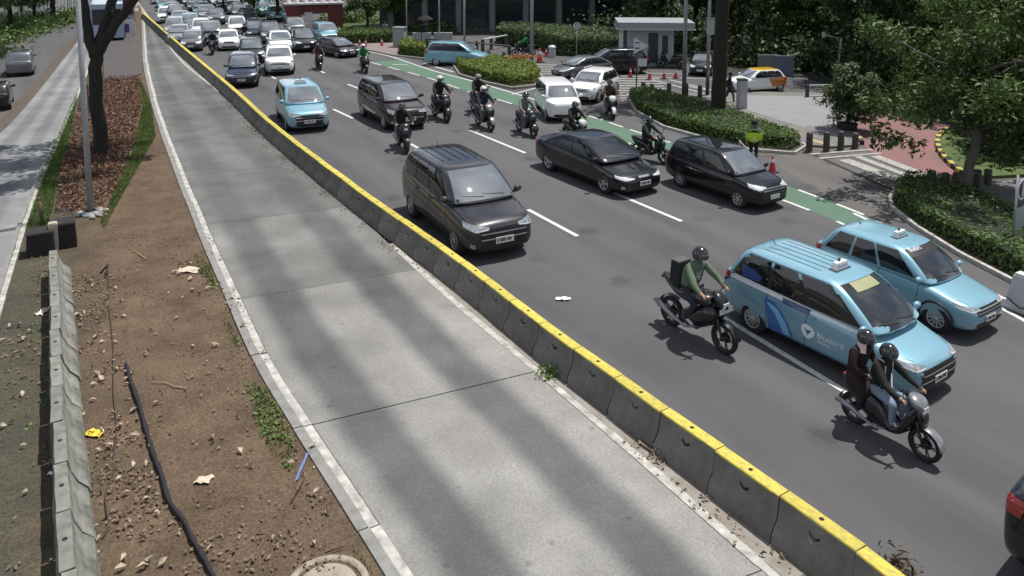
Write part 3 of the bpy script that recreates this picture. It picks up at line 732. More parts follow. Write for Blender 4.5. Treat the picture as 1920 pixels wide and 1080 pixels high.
def litter(pix, dens, seed):
    X, Y = scatter(gpoly(pix), dens * 1.5, seed); kk = np.array([bumpy(x * 3.1, y * 3.1) + .55 * bumpy(x * 7, y * 7) > random.uniform(-.25, .2) for x, y in zip(X, Y)], bool); X, Y = X[kk], Y[kk]; litP.append(np.stack([X, Y, np.array([.03 + .05 * bumpy(x * 1.3, y * 1.3) for x, y in zip(X, Y)]) + .012], 1))
litter([(120, 520), (215, 520), (235, 700), (300, 900), (400, 1080), (150, 1080), (140, 800)], 120, 1)
litter([(200, 420), (400, 440), (540, 800), (640, 1000), (700, 1080), (400, 1080), (260, 700)], 16, 2)
litter([(0, 600), (95, 560), (100, 800), (110, 1080), (0, 1080)], 30, 3)
litter([(330, 1000), (560, 1000), (640, 1080), (300, 1080)], 55, 4)
litter([(60, 470), (90, 480), (95, 560), (60, 560)], 80, 5)
litter([(455, 600), (480, 680), (560, 830), (640, 960), (600, 960), (500, 800)], 26, 6)
P = np.concatenate(litP)
o = link('leaf_litter', leaf_mesh('leaf_litter', P, .066, DRYLEAF, None, .35, .55, .2, seed=8)); tag(o, 'dry fallen leaves scattered over the dirt median', 'leaves', kind='stuff')
# litter in the gutter along the barrier
bigl = []
for pix, d_, sd_ in (([(140, 520), (420, 470), (640, 960), (640, 1080), (170, 1080)], 2.2, 71), ([(150, 640), (235, 640), (330, 1000), (330, 1080), (180, 1080)], 7, 72), ([(0, 620), (95, 600), (100, 1000), (0, 1000)], 3, 73)):
    X, Y = scatter(gpoly(pix), d_, sd_); bigl.append(np.stack([X, Y, np.full(len(X), .075)], 1))
o = link('pale_leaf_litter', leaf_mesh('pale_leaf_litter', np.concatenate(bigl), .12, leaf_mat('pale_dry_leaf', (.20, .15, .10), (.42, .35, .26), trans=0, sc=13), None, .4, .5, .25, seed=74)); tag(o, 'larger pale dry leaves lying about the dirt median', 'leaves', kind='stuff')
gl = []
for i in range(0, len(BAR)):
    c = BAR[i]
    if c.length > 45: continue
    w = max(0, bumpy(c.x * 2.2, c.y * 2.2) + .12)
    for k in range(int(w * 26)): gl.append((c.x - ROADN.x * random.uniform(.25, .55) + random.uniform(-.15, .15), c.y - ROADN.y * random.uniform(.25, .55) + random.uniform(-.15, .15), .02 + random.random() * .05))
o = link('gutter_litter', leaf_mesh('gutter_litter', np.array(gl), .07, DRYLEAF, None, .5, .5, .2, seed=9)); tag(o, 'dry leaves and weeds caught along the foot of the barrier', 'leaves', kind='stuff')
wp = []
for pix, d_, sd_ in (([(365, 480), (392, 500), (410, 545), (396, 548), (374, 510)], 260, 61), ([(462, 720), (505, 735), (552, 835), (548, 890), (500, 855), (478, 790)], 420, 62), ([(420, 590), (455, 650), (450, 670), (416, 612)], 160, 63), ([(150, 600), (98, 700), (60, 660), (70, 600)], 90, 64), ([(30, 700), (92, 720), (98, 860), (60, 900)], 60, 65)):
    X, Y = scatter(gpoly(pix), d_, sd_); k_ = np.array([bumpy(x * 3, y * 3) > -.08 for x, y in zip(X, Y)]); wp.append(np.stack([X[k_], Y[k_], .025 + .05 * RNG.random(k_.sum())], 1))
o = link('clover', leaf_mesh('clover', np.concatenate(wp), .06, GRASS, None, .5, .7, seed=66)); tag(o, 'low green clover patches on the dirt median', 'weeds', kind='stuff')
def small(name, verts, faces, m, label, cat):
    mb = MB(); mb.add(verts, faces); return tag(mb.build(name, m), label, cat)
def crumple(name, c, s, m, label, cat, z=.03, seed=0):
    rg = random.Random(seed); mb = MB()
    mb.grid(lambda u, v: (c.x + (u - .5) * s[0] + rg.uniform(-.1, .1) * s[0], c.y + (v - .5) * s[1] + rg.uniform(-.1, .1) * s[1], z + rg.random() * s[2]), 5, 4, smooth=False)
    return tag(mb.build(name, m), label, cat)
PAPER = mat('pale_paper', (.62, .58, .46), .8)
crumple('paper_scrap', G(80, 588), (.16, .30, .05), PAPER, 'crumpled cream paper bag beside the bare barrier row', 'litter', seed=1)
crumple('paper_scrap', G(353, 511), (.5, .24, .07), mat('pale_debris', (.55, .45, .36), .9), 'pale broken bark scrap on the dirt near the kerb', 'litter', seed=2)
crumple('wrapper', G(178, 818), (.26, .17, .05), mat('yellow_wrapper', (.75, .60, .05), .4), 'bright yellow snack wrapper on the dirt median', 'litter', seed=3)
crumple('paper_scrap', G(97, 892), (.08, .08, .04), mat('white_scrap', (.8, .8, .8), .6), 'small white scrap at the foot of the bare barrier', 'litter', seed=4)
crumple('tarp_scrap', G(568, 878), (.05, .62, .05), mat('blue_tarp', (.16, .19, .33), .6), 'strip of faded blue tarpaulin beside the kerb', 'litter', seed=5).rotation_euler = (0, 0, 0)
crumple('paper_scrap', G(1055, 562), (.30, .14, .04), mat('white_scrap', (.8, .8, .8), .6), 'white paper scrap lying on the open asphalt', 'litter', z=.012, seed=6)
crumple('paper_scrap', G(383, 906), (.22, .16, .05), mat('pale_debris', (.55, .45, .36), .9), 'pale stone chip in the middle of the dirt', 'stone', seed=7)
def line_thing(name, pix, rad, m, label, cat, z=.03, sub=6):
    q = [G(*p) for p in pix]; q = spline([(p.x, p.y) for p in q], .12)
    mb = MB(); mb.tube([(p.x, p.y, max(.02, z + .05 * bumpy(p.x * 1.3, p.y * 1.3)) + rad) for p in q], [rad * random.uniform(.7, 1.15) for _ in q], sub); return tag(mb.build(name, m), label, cat)
HOSE = mat('black_conduit', (.030, .030, .035), .95, spec=.1)
line_thing('conduit_pipe', [(236, 690), (246, 725), (262, 770), (285, 850), (303, 900), (318, 950), (345, 985), (362, 1020), (385, 1060), (420, 1130)], .036, HOSE, 'thick black conduit pipe snaking over the dirt median', 'pipe')
line_thing('thin_cable', [(203, 510), (205, 580), (212, 650), (213, 740), (218, 800), (210, 890), (198, 940), (203, 990), (190, 1020)], .012, mat('brown_cable', (.05, .04, .035), .7), 'thin dark cable lying along the dirt median', 'cable')
line_thing('twig', [(283, 724), (310, 724), (328, 731), (356, 733)], .012, TWIG, 'pale bent twig on the brown dirt', 'twig')
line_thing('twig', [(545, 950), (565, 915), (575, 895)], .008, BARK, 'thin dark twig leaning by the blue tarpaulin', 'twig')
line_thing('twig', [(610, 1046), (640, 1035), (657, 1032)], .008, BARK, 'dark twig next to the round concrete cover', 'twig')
line_thing('branch_stick', [(1198, 833), (1215, 845), (1240, 862)], .02, TWIG, 'bleached stick lying in the gutter by the barrier', 'stick')
line_thing('twig', [(250, 472), (275, 490)], .012, TWIG, 'short straight twig in the upper dirt', 'twig')
mb = MB(); c = G(203, 512)
mb.tube([c + Vector((-.16, -.1, 0)), c + Vector((0, 0, .20)), c + Vector((.16, -.45, .0))], [.02, .025, .015], 6)
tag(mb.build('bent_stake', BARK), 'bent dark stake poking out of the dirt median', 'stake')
# weeds at the foot of the barrier, near end
for (x_, y_, lab) in [(1690, 1072, 'dry straw coloured weed sprouting at the road side of the barrier'), (1245, 855, 'scrubby weed in the gutter near the bleached stick'), (1030, 706, 'small green weed by the slab joint at the barrier')]:
    c = G(x_, y_); P = np.array([(c.x + random.gauss(0, .1), c.y + random.gauss(0, .12), .02 + abs(random.gauss(0, .07))) for _ in range(90)])
    tag(link('weed', leaf_mesh('weed', P, .13, DRYLEAF if x_ != 1030 else GRASS, None, 1.2, .18, seed=x_)), lab, 'weed')
# round concrete cover at the bottom edge
mb = MB(); c = G(612, 1108); mb.lathe([(0, .045), (.33, .045), (.36, .03), (.38, -.02)], 22, 0); mb.lathe([(.42, -.02), (.42, .03), (.5, .03), (.52, -.02)], 22, 0)
o = mb.build('manhole_cover', mat('old_concrete_ring', (.36, .31, .25), .9, var=.4, vsc=6, bump=.4)); o.location = (c.x, c.y, .02); tag(o, 'round concrete manhole cover half buried in the dirt', 'manhole cover')
# dark boxes and post at the head of the bare barrier row
BOX = mat('sooty_black', (.022, .020, .020), .9, var=.4, vsc=4, bump=.4)
for (x_, y_, w, h, lab) in [(78, 474, .62, .55, 'sooty black box left of the pale marker post'), (124, 460, .50, .62, 'sooty black box between marker post and ground cover')]:
    mb = MB(); mb.box((0, 0, h / 2), (w, .6, h), rz=.5, tp=.9); mb.box((0, 0, h + .02), (w * .96, .58, .04), rz=.5, tp=.95); o = mb.build('utility_box', BOX); o.location = G(x_, y_); tag(o, lab, 'box')
mb = MB(); mb.box((0, 0, .35), (.2, .2, .7), rz=.5); mb.box((0, 0, .71), (.17, .17, .03), rz=.5); o = mb.build('marker_post', mat('pale_marker', (.48, .42, .33), .8, var=.3, vsc=5)); o.location = G(102, 470); tag(o, 'short pale marker post at the head of the bare barrier', 'post')
mb = MB(); mb.cyl((0, 0, 0), (-.05, 0, .75), .05, .045, 8); mb.ball((-.05, 0, .75), .055, nu=8, nv=5); o = mb.build('marker_post', mat('rusty_post', (.12, .08, .05), .8, var=.4, vsc=8)); o.location = G(80, 424); tag(o, 'thin rusty post standing in the left grass strip', 'post')

# ================================================================ median lamp post and forked tree
GALV = mat('galvanised_pole', (.34, .35, .37), .5, .3, var=.15, vsc=3)
c = G(170, 402); root = empty('lamp_post', c, label='pale grey street lamp post rising from the median bed', cat='lamp post')
mb = MB(); mb.tube([(0, 0, -.05), (0, 0, 3.2), (0, 0, 9.5)], [.085, .075, .055], 14); mb.build('pole', GALV, root)
mb = MB(); mb.lathe([(.24, 0), (.24, .04), (.16, .06), (.15, .12)], 14); mb.build('base_flange', GALV, root)
mb = MB(); mb.tube([(0, 0, 9.4), (.5, .3, 9.9), (1.6, .95, 10.1)], [.06, .05, .04], 8); mb.build('lamp_arm', GALV, root)
mb = MB(); mb.box((2.0, 1.18, 10.08), (.8, .28, .12), rz=.54, tp=.8); mb.build('lamp_head', GALV, root)
mb = MB()
for k in range(26):
    a = random.uniform(0, 6.28); r_ = random.uniform(.16, .5); s_ = random.uniform(.05, .11); mb.ball((r_ * math.cos(a), r_ * math.sin(a), s_ * .4), s_, nu=6, nv=4, sc=(1, .8, .6))
mb.build('rubble', mat('pale_rubble', (.38, .36, .32), .9, var=.4, vsc=8), root)['kind'] = 'stuff'

def limb(mb, pts, r0, r1, n=9, wob=.04):
    q = spline3(pts, 14); rr = [r0 + (r1 - r0) * i / (len(q) - 1) for i in range(len(q))]
    q = [p + Vector((random.uniform(-wob, wob), random.uniform(-wob, wob), 0)) * (1 if 0 < i < len(q) - 1 else 0) for i, p in enumerate(q)]
    mb.tube(q, rr, n)
def spline3(pts, n):
    P = [Vector(p) for p in pts]; P = [P[0] * 2 - P[1]] + P + [P[-1] * 2 - P[-2]]; out = []
    for i in range(1, len(P) - 2):
        for k in range(n // (len(P) - 3) + 1):
            t = k / (n // (len(P) - 3) + 1); a, b, c, e = P[i - 1], P[i], P[i + 1], P[i + 2]
            out.append(.5 * ((2 * b) + (c - a) * t + (2 * a - 5 * b + 4 * c - e) * t * t + (3 * b - a - 3 * c + e) * t ** 3))
    out.append(P[-2]); return out
def crown_points(c, rad, nclump, nleaf, cr, seed, shell=.55):
    rg = np.random.default_rng(seed); out = []; nr = []
    for k in range(nclump):
        d = rg.normal(0, 1, 3); d /= np.linalg.norm(d); rr = (shell + (1 - shell) * rg.random()) if rg.random() < .8 else rg.random() * shell
        cc = np.array(c) + d * np.array(rad) * rr
        q = rg.normal(0, 1, (nleaf, 3)); q /= np.linalg.norm(q, axis=1)[:, None]; s = cr * rg.uniform(.6, 1.25)
        p = cc + q * s * (rg.random((nleaf, 1)) ** .5) * np.array([1, 1, .7]); out.append(p); nr.append(q * .5 + np.array([0, 0, .8]))
    return np.concatenate(out), np.concatenate(nr)
c = G(188, 292); root = empty('forked_tree', c, label='dark forked tree trunk growing from the red median bed', cat='tree')
mb = MB()
limb(mb, [(.05, 0, -.1), (0, 0, 1.2), (-.05, 0, 2.6), (.1, .1, 4.1)], .25, .21, 12)
limb(mb, [(.05, .05, 3.7), (.6, .2, 4.6), (1.45, .5, 5.9), (2.6, .8, 8.0)], .20, .12, 10)
limb(mb, [(0, 0, 3.6), (-.25, .1, 4.8), (-.5, .2, 6.0), (-1.2, .1, 8.2)], .18, .11, 10)
limb(mb, [(.1, .1, 3.9), (.3, .6, 5.2), (.35, 1.2, 6.4), (.1, 1.6, 8.4)], .2, .12, 9)
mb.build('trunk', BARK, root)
Pc, Nc = crown_points((.6, .5, 10.0), (4.2, 3.8, 2.2), 70, 90, .8, 3); link('crown', leaf_mesh('crown', Pc, .3, LEAFD, Nc, .6, seed=3), root)
# ================================================================ right-hand side: hedges, booth, street furniture, trees, backdrop
def pxz(poly): return [G(*p) for p in poly]
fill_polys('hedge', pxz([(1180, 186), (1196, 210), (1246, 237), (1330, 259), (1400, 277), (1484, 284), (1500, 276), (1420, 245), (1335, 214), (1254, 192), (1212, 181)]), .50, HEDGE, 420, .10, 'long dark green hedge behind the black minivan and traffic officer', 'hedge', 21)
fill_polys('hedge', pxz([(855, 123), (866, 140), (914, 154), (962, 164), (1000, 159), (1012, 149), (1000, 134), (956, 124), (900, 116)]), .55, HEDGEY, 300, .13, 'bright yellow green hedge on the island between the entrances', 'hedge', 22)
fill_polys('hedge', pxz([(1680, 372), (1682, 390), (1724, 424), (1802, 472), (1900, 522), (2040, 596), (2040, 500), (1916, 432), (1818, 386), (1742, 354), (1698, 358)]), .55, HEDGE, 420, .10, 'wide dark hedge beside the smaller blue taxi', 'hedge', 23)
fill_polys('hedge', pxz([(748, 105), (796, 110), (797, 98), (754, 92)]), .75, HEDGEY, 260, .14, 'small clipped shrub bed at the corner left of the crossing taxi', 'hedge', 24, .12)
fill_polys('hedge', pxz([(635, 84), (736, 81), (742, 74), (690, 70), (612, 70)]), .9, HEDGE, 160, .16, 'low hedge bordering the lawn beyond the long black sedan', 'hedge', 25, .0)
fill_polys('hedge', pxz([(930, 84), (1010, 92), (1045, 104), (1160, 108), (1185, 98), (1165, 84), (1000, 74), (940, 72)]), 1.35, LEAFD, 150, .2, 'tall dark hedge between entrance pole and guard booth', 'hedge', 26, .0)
# orange flowering patch on the island
c = G(985, 128); P = np.array([(random.gauss(0, .5), random.gauss(0, .3), .58 + random.random() * .15) for _ in range(500)])
o = link('flowering_shrub', leaf_mesh('flowering_shrub', P, .12, leaf_mat('orange_flower', (.30, .07, .03), (.42, .16, .06), sc=6), None, .8, .6, seed=5)); o.location = (c.x, c.y, .08); tag(o, 'orange red flowering shrub at the back of the island hedge', 'shrub')

# ---- bollards
BOLL = mat('bollard_brown', (.055, .045, .040), .6, var=.3, vsc=6); BTOP = mat('bollard_cap', (.10, .09, .085), .5)
bm_ = MB(); bm_.lathe([(.115, 0), (.115, .70), (.10, .74), (.0, .75)], 14); bmesh_b = bm_.mesh('shaft', BOLL); bm_ = MB(); bm_.lathe([(.119, .60), (.119, .65)], 14); bmesh_r = bm_.mesh('band', BTOP); bm_ = MB(); bm_.lathe([(.15, 0), (.15, .03), (.118, .04)], 14); bmesh_f = bm_.mesh('foot_ring', BTOP)
BG = 'brown cylindrical bollards'
def bollards(lst, lab):
    for (x_, y_, t_) in lst:
        r_ = empty('bollard', G(x_, y_), label=lab, cat='bollard', group=BG + ' ' + lab.split(' bollard ')[-1]); s_ = max(.75, min(1.3, up_to(x_, y_, t_) / .75)); r_.scale = (1, 1, s_)
        link('shaft', bmesh_b, r_); link('band', bmesh_r, r_); link('foot_ring', bmesh_f, r_)
bollards([(1517, 285, 248), (1549, 285, 247), (1576, 282, 246), (1603, 279, 249)], 'dark brown bollard on the pavement left of the red drive')
bollards([(1746, 352, 329), (1771, 357, 326), (1792, 361, 323), (1831, 355, 318), (1851, 350, 321)], 'dark brown bollard in the row right of the red drive')
bollards([(1206, 173, 157), (1222, 177, 157), (1254, 185, 156), (1286, 185, 156), (1312, 186, 160)], 'dark brown bollard behind the long hedge by the zebra bars')
bollards([(917, 116, 95), (945, 116, 97), (981, 116, 98), (894, 99, 76), (921, 93, 70)], 'dark brown bollard behind the bright island hedge')
# ---- traffic cones
CON = mat('cone_red', (.42, .03, .035), .5); CONW = mat('cone_white', (.7, .7, .7), .5)
cm1 = MB(); cm1.lathe([(.15, .04), (.11, .26), (.082, .42)], 16, 0); cm1.lathe([(.06, .56), (.03, .70), (.0, .71)], 16, 0); m_c1 = cm1.mesh('cone_body', CON)
cm2 = MB(); cm2.lathe([(.082, .42), (.06, .56)], 16); m_c2 = cm2.mesh('reflective_sleeve', CONW); cm3 = MB(); cm3.box((0, 0, .02), (.40, .40, .04)); m_c3 = cm3.mesh('base_plate', mat('cone_base', (.03, .028, .028), .7))
def cone(x_, y_, t_, lab, grp=None):
    r_ = empty('traffic_cone', G(x_, y_), .4, lab, 'traffic cone', grp); s_ = max(.8, min(1.5, up_to(x_, y_, t_) / .71)); r_.scale = (s_,) * 3
    link('cone_body', m_c1, r_); link('reflective_sleeve', m_c2, r_); link('base_plate', m_c3, r_)
cone(1448, 323, 291, 'red traffic cone in the road beside the black minivan windshield')
for a in ((674, 87, 76), (686, 88, 75), (716, 87, 72)): cone(*a, 'red traffic cone on the far pinkish pavement', 'cones on the far pavement')
for a in ((1012, 117, 90), (1024, 106, 91)): cone(*a, 'red traffic cone near the pale dome topped bin', 'cones by the pale bin')
for a in ((1182, 145, 133), (1218, 149, 134), (1245, 148, 134), (1267, 147, 135)): cone(*a, 'red traffic cone in the row before the guard booth', 'cones before the guard booth')
# rope from a stake to the cone
a, b = G(1386, 296), G(1448, 323); mb = MB(); q = [a.lerp(b, t) + Vector((0, 0, .62 - .9 * t * (1 - t))) for t in np.linspace(0, 1, 14)]; mb.tube(q, .018, 6)
o = mb.build('barrier_rope', mat('pale_rope', (.42, .40, .32), .8)); tag(o, 'sagging pale rope running from the hedge to the red cone', 'rope')
mb = MB(); mb.cyl((a.x, a.y, 0), (a.x, a.y, .66), .02, n=8); tag(mb.build('rope_stake', GALV), 'thin stake holding the pale rope beside the hedge', 'stake')

# ---- poles and signs
DARKP = mat('dark_pole_paint', (.05, .045, .045), .6)
def pole(x_, y_, h, r0, r1, lab, two=None, arm=None, name='lamp_post', cat='lamp post', m=None):
    root = empty(name, G(x_, y_), label=lab, cat=cat); mb = MB(); mb.tube([(0, 0, two or -.02), (0, 0, h)], [r0 * .95 if two else r0, r1], 12); mb.build('pole', m or GALV, root)
    if two: mb = MB(); mb.tube([(0, 0, -.02), (0, 0, two)], [r0, r0 * .96], 12); mb.build('painted_foot', DARKP, root)
    mb = MB(); mb.lathe([(r0 * 1.7, 0), (r0 * 1.7, .03), (r0 * 1.1, .05)], 12); mb.build('base_flange', m or GALV, root)
    if arm: mb = MB(); mb.tube([(0, 0, h - .05), (arm[0] * .5, arm[1] * .5, h + .25), (arm[0], arm[1], h + .2)], [.04, .035, .03], 8); mb.build('lamp_arm', m or GALV, root); mb = MB(); mb.box((arm[0], arm[1], h + .17), (.55, .25, .1), rz=math.atan2(arm[1], arm[0]), tp=.8); mb.build('lamp_head', GALV, root)
    return root
pole(1282, 189, 8.5, .11, .08, 'tall dark footed lamp post behind the long hedge', two=1.6, arm=(-1.2, -.8))
p_ = pole(1326, 181, 7.5, .10, .075, 'tall post carrying a pale box beside the big trunk', two=1.4)
mb = MB(); mb.box((.14, -.1, 3.55), (.5, .3, .75)); mb.build('signal_box', mat('pale_box', (.36, .40, .36), .5), p_); mb = MB(); mb.box((.14, -.1, 3.97), (.6, .38, .05)); mb.build('box_roof', GALV, p_)
pole(997, 117, 8, .125, .10, 'thick grey pole behind the bright island hedge', name='utility_pole', cat='pole')
pole(871, 108, 6.5, .085, .06, 'slim grey lamp post in front of the crossing taxi', arm=(-.7, -.4))
pole(824, 80, 5.5, .075, .05, 'slim pale lamp post beyond the crossing taxi', arm=(.5, 0))
pole(763, 76, 5.5, .06, .045, 'slim pale lamp post near the far grey box', arm=(.4, 0))
# arrow shaped sign
c = G(1193, 172); root = empty('road_sign', c, R(0), 'arrow shaped white sign with a square plate on a thin pole', 'sign'); mb = MB(); mb.cyl((0, 0, 0), (0, 0, 2.95), .035, n=8); mb.build('pole', DARKP, root)
SGW = mat('sign_white', (.55, .56, .58), .4); SGK = mat('sign_black', (.02, .02, .022), .5); SGR = mat('sign_red', (.4, .02, .02), .4)
def vplate(mb, poly, y, t=.012, mi=0):
    n = len(poly); vs_ = [(p[0], y - t, p[1]) for p in poly] + [(p[0], y, p[1]) for p in poly]; fs = [list(range(n)), list(range(n, 2 * n))[::-1]] + [((i + 1) % n, i, n + i, n + (i + 1) % n) for i in range(n)]; mb.add(vs_, fs, mi)
mb = MB(); vplate(mb, [(-.18, 2.0), (.62, 2.42), (-.18, 2.84)], -.05); pl = mb.build('arrow_plate', SGW, root)
mb = MB()
for z in (2.58, 2.30): vplate(mb, [(-.12, z - .03), (.12, z - .03), (.12, z + .03), (-.12, z + .03)], -.064, .004)
mb.build('arrow_print', SGK, pl); mb = MB(); vplate(mb, [(.05, 1.35), (.52, 1.35), (.52, 1.75), (.05, 1.75)], -.05); mb.build('square_plate', SGW, root)
def round_sign(x_, y_, h, r, lab, txt, extra=True, rz=0):
    root = empty('road_sign', G(x_, y_), rz, lab, 'sign'); mb = MB(); mb.cyl((0, 0, 0), (0, 0, h), .03, n=8); mb.build('pole', GALV, root)
    disc = lambda rr: [(rr * math.cos(a), h - r * .2 + rr * math.sin(a)) for a in np.linspace(0, 2 * math.pi, 22)[:-1]]
    mb = MB(); vplate(mb, disc(r), -.035); pl = mb.build('sign_disc', SGK, root); mb = MB(); vplate(mb, disc(r * .82), -.049, .003); mb.build('sign_face', SGW, pl)
    if txt:
        cu = bpy.data.curves.new('t', 'FONT'); cu.body = txt; cu.size = r * 1.7; cu.align_x = 'CENTER'; cu.align_y = 'CENTER'; t = bpy.data.objects.new('t', cu); COL.objects.link(t); dg = bpy.context.evaluated_depsgraph_get(); me = bpy.data.meshes.new_from_object(t.evaluated_get(dg)); bpy.data.objects.remove(t); me.materials.clear(); me.materials.append(SGK)
        q = link('sign_letter', me, pl); q.location = (0, -.056, h - r * .2); q.rotation_euler = (R(90), 0, 0)
    if extra: mb = MB(); vplate(mb, [(-r * .9, h - r * 2.3), (r * .9, h - r * 2.3), (r * .9, h - r * 1.45), (-r * .9, h - r * 1.45)], -.035); mb.build('lower_plate', SGW, root)
round_sign(1398, 120, 1.65, .34, 'round no stopping sign with S above a small plate', 'S')
round_sign(1081, 112, 2.35, .30, 'round numbered sign on a thin pole before the dark hedge', '0', False)
root = empty('road_sign', G(1897, 478), R(35), 'road sign post with round disc and pale board in the hedge', 'sign'); mb = MB(); mb.cyl((0, 0, 0), (.04, 0, 2.0), .03, n=8); mb.build('pole', GALV, root)
mb = MB(); vplate(mb, [(-.05, .65), (.42, .65), (.42, 1.18), (-.05, 1.18)], -.04); mb.build('pale_board', mat('pale_board', (.26, .32, .32), .35), root)
mb = MB(); vplate(mb, [(.22 + .26 * math.cos(a), 1.62 + .26 * math.sin(a)) for a in np.linspace(0, 2 * math.pi, 22)[:-1]], -.04); pl = mb.build('sign_disc', SGW, root); mb = MB(); vplate(mb, [(.22 + .2 * math.cos(a), 1.62 + .2 * math.sin(a)) for a in np.linspace(0, 2 * math.pi, 22)[:-1]], -.054, .003); mb.build('sign_face', SGK, pl); mb = MB(); vplate(mb, [(.16, 1.46), (.28, 1.46), (.24, 1.78), (.20, 1.78)], -.060, .003); mb.build('sign_symbol', SGW, pl)
# convex mirror and camera post in the shade
root = empty('convex_mirror', G(1682, 170), 0, 'round pale convex mirror on a post in front of the dark trees', 'mirror'); mb = MB(); mb.cyl((0, 0, 0), (0, 0, 2.9), .04, n=8); mb.build('post', GALV, root); mb = MB(); vplate(mb, [(.28 * math.cos(a), 2.75 + .28 * math.sin(a)) for a in np.linspace(0, 2 * math.pi, 22)[:-1]], -.06, .03); mb.build('mirror_disc', mat('mirror_pale', (.55, .56, .55), .3), root)
root = empty('camera_post', G(1571, 142), 0, 'white camera post with a short arm in the dark shade', 'post'); mb = MB(); mb.cyl((0, 0, 0), (.08, 0, 2.2), .055, .05, 8); mb.build('post', mat('white_post', (.6, .6, .6), .5), root); mb = MB(); mb.cyl((.08, 0, 2.2), (-.85, 0, 2.4), .035, n=8); mb.cyl((.06, 0, 1.95), (-.2, 0, 2.24), .025, n=6); mb.build('arm', mat('white_post'), root); mb = MB(); mb.box((-.92, 0, 2.42), (.16, .16, .3)); mb.build('camera_box', mat('white_post'), root)
# pale pillar
root = empty('gate_pillar', G(1390, 206), R(10), 'pale grey square pillar with dark cap on the plaza edge', 'pillar'); h_ = up_to(1390, 206, 150); mb = MB(); mb.box((0, 0, h_ / 2), (.38, .34, h_)); mb.build('shaft', mat('pillar_grey', (.42, .42, .43), .6, var=.15, vsc=2), root); mb = MB(); mb.box((0, 0, h_ + .03), (.42, .38, .06)); mb.build('cap', DARKP, root); mb = MB(); mb.box((0, 0, .03), (.44, .40, .06)); mb.build('foot', DARKP, root)
# boom gate by the taxi
root = empty('boom_gate', G(1513, 185), R(8), 'black and white gate rail at the back of the plaza', 'gate'); mb = MB(); mb.box((0, 0, .36), (.14, .14, .72)); mb.build('gate_post', DARKP, root)
mb = MB(); mb.box((.75, 0, .66), (1.4, .07, .07)); mb.build('upper_rail', SGW, root); mb = MB(); mb.box((.75, 0, .10), (1.4, .07, .06)); mb.build('lower_rail', SGW, root); mb = MB(); mb.box((1.4, 0, .38), (.08, .08, .6)); mb.build('end_post', DARKP, root)
root = empty('low_rail', G(1475, 162), R(-4), 'long low white rail behind the yellow roofed taxi', 'rail'); mb = MB(); mb.box((0, 0, .42), (2.2, .08, .10)); mb.build('rail', SGW, root)
for x_ in (-1, 1): mb = MB(); mb.box((x_, 0, .2), (.07, .07, .4)); mb.build('rail_post', DARKP, root)
# entrance barrier beams behind the island
for (p0, p1, lab) in [((800, 73), (955, 86), 'dark boom beam across the car park entrance'), ((905, 74), (950, 66), 'pale boom beam raised behind the island')]:
    a, b = G(*p0, .9), G(*p1, .9); mb = MB(); mb.cyl(a, b, .05, n=8); root = empty('boom_beam', (0, 0, 0), label=lab, cat='barrier'); mb.build('beam', DARKP if 'dark' in lab else SGW, root)
    for q in (a, b): mb = MB(); mb.box((q.x, q.y, .45), (.25, .25, .9)); mb.build('beam_stand', DARKP, root)
# dome topped bin
root = empty('litter_bin', G(1035, 107), label='pale grey dome topped bin beside the red cones', cat='bin'); mb = MB(); mb.lathe([(.24, 0), (.25, .62), (.24, .66)], 16); mb.build('drum', mat('bin_grey', (.40, .41, .40), .5), root); mb = MB(); mb.lathe([(.27, .66), (.27, .70), (.18, .80), (.0, .83)], 16); mb.build('dome_lid', SGW, root)
root = empty('utility_cabinet', G(750, 89), R(-20), 'grey utility cabinet at the far pavement corner', 'cabinet'); mb = MB(); mb.box((0, 0, .75), (.85, .6, 1.5)); mb.build('case', mat('cabinet_grey', (.27, .28, .28), .6), root); mb = MB(); mb.box((0, 0, 1.53), (.95, .7, .06)); mb.build('roof_plate', GALV, root)
for x_ in (782, 800, 822, 840): mb = MB(); mb.box((0, 0, .4), (.7, .4, .8)); o = mb.build('concrete_planter', mat('cabinet_grey')); o.location = G(x_, 80); tag(o, 'low grey concrete block in the row by the umbrella holder', 'block', 'low grey concrete blocks')
# grey hoarding panels
for k, (x_, y_) in enumerate([(1437, 142), (1470, 144)]):
    mb = MB(); mb.box((0, 0, .6), (1.05, .05, 1.2)); root = empty('hoarding_panel', G(x_, y_), R(-5), ['grey hoarding panel behind the yellow roofed taxi', 'bluish grey hoarding panel beside the dark shade'][k], 'panel'); mb.build('panel', mat(['hoarding_grey', 'hoarding_blue'][k], [(.16, .17, .17), (.13, .15, .20)][k], .7), root); mb = MB(); mb.box((0, 0, 1.22), (1.08, .08, .05)); mb.build('top_rail', GALV, root)
# plastic road barrier at the right edge
root = empty('plastic_barrier', G(1942, 590), math.atan2(ROADDIR.y, ROADDIR.x), 'white plastic road barrier standing at the bike lane edge', 'barrier'); mb = MB(); mb.prism([(-.55, -.22), (.55, -.22), (.55, .22), (-.55, .22)], 0, .18); mb.box((0, 0, .45), (1.05, .30, .55), tp=.8); mb.box((0, 0, .74), (.8, .2, .06)); mb.build('shell', mat('plastic_white', (.52, .53, .54), .45), root); mb = MB(); mb.tube([(-.5, -.2, .25), (-.2, -.26, .12), (.1, -.24, .2), (.3, -.26, .06)], .015, 6); mb.build('black_strap', TRIM_ if 'TRIM_' in globals() else DARKP, root)
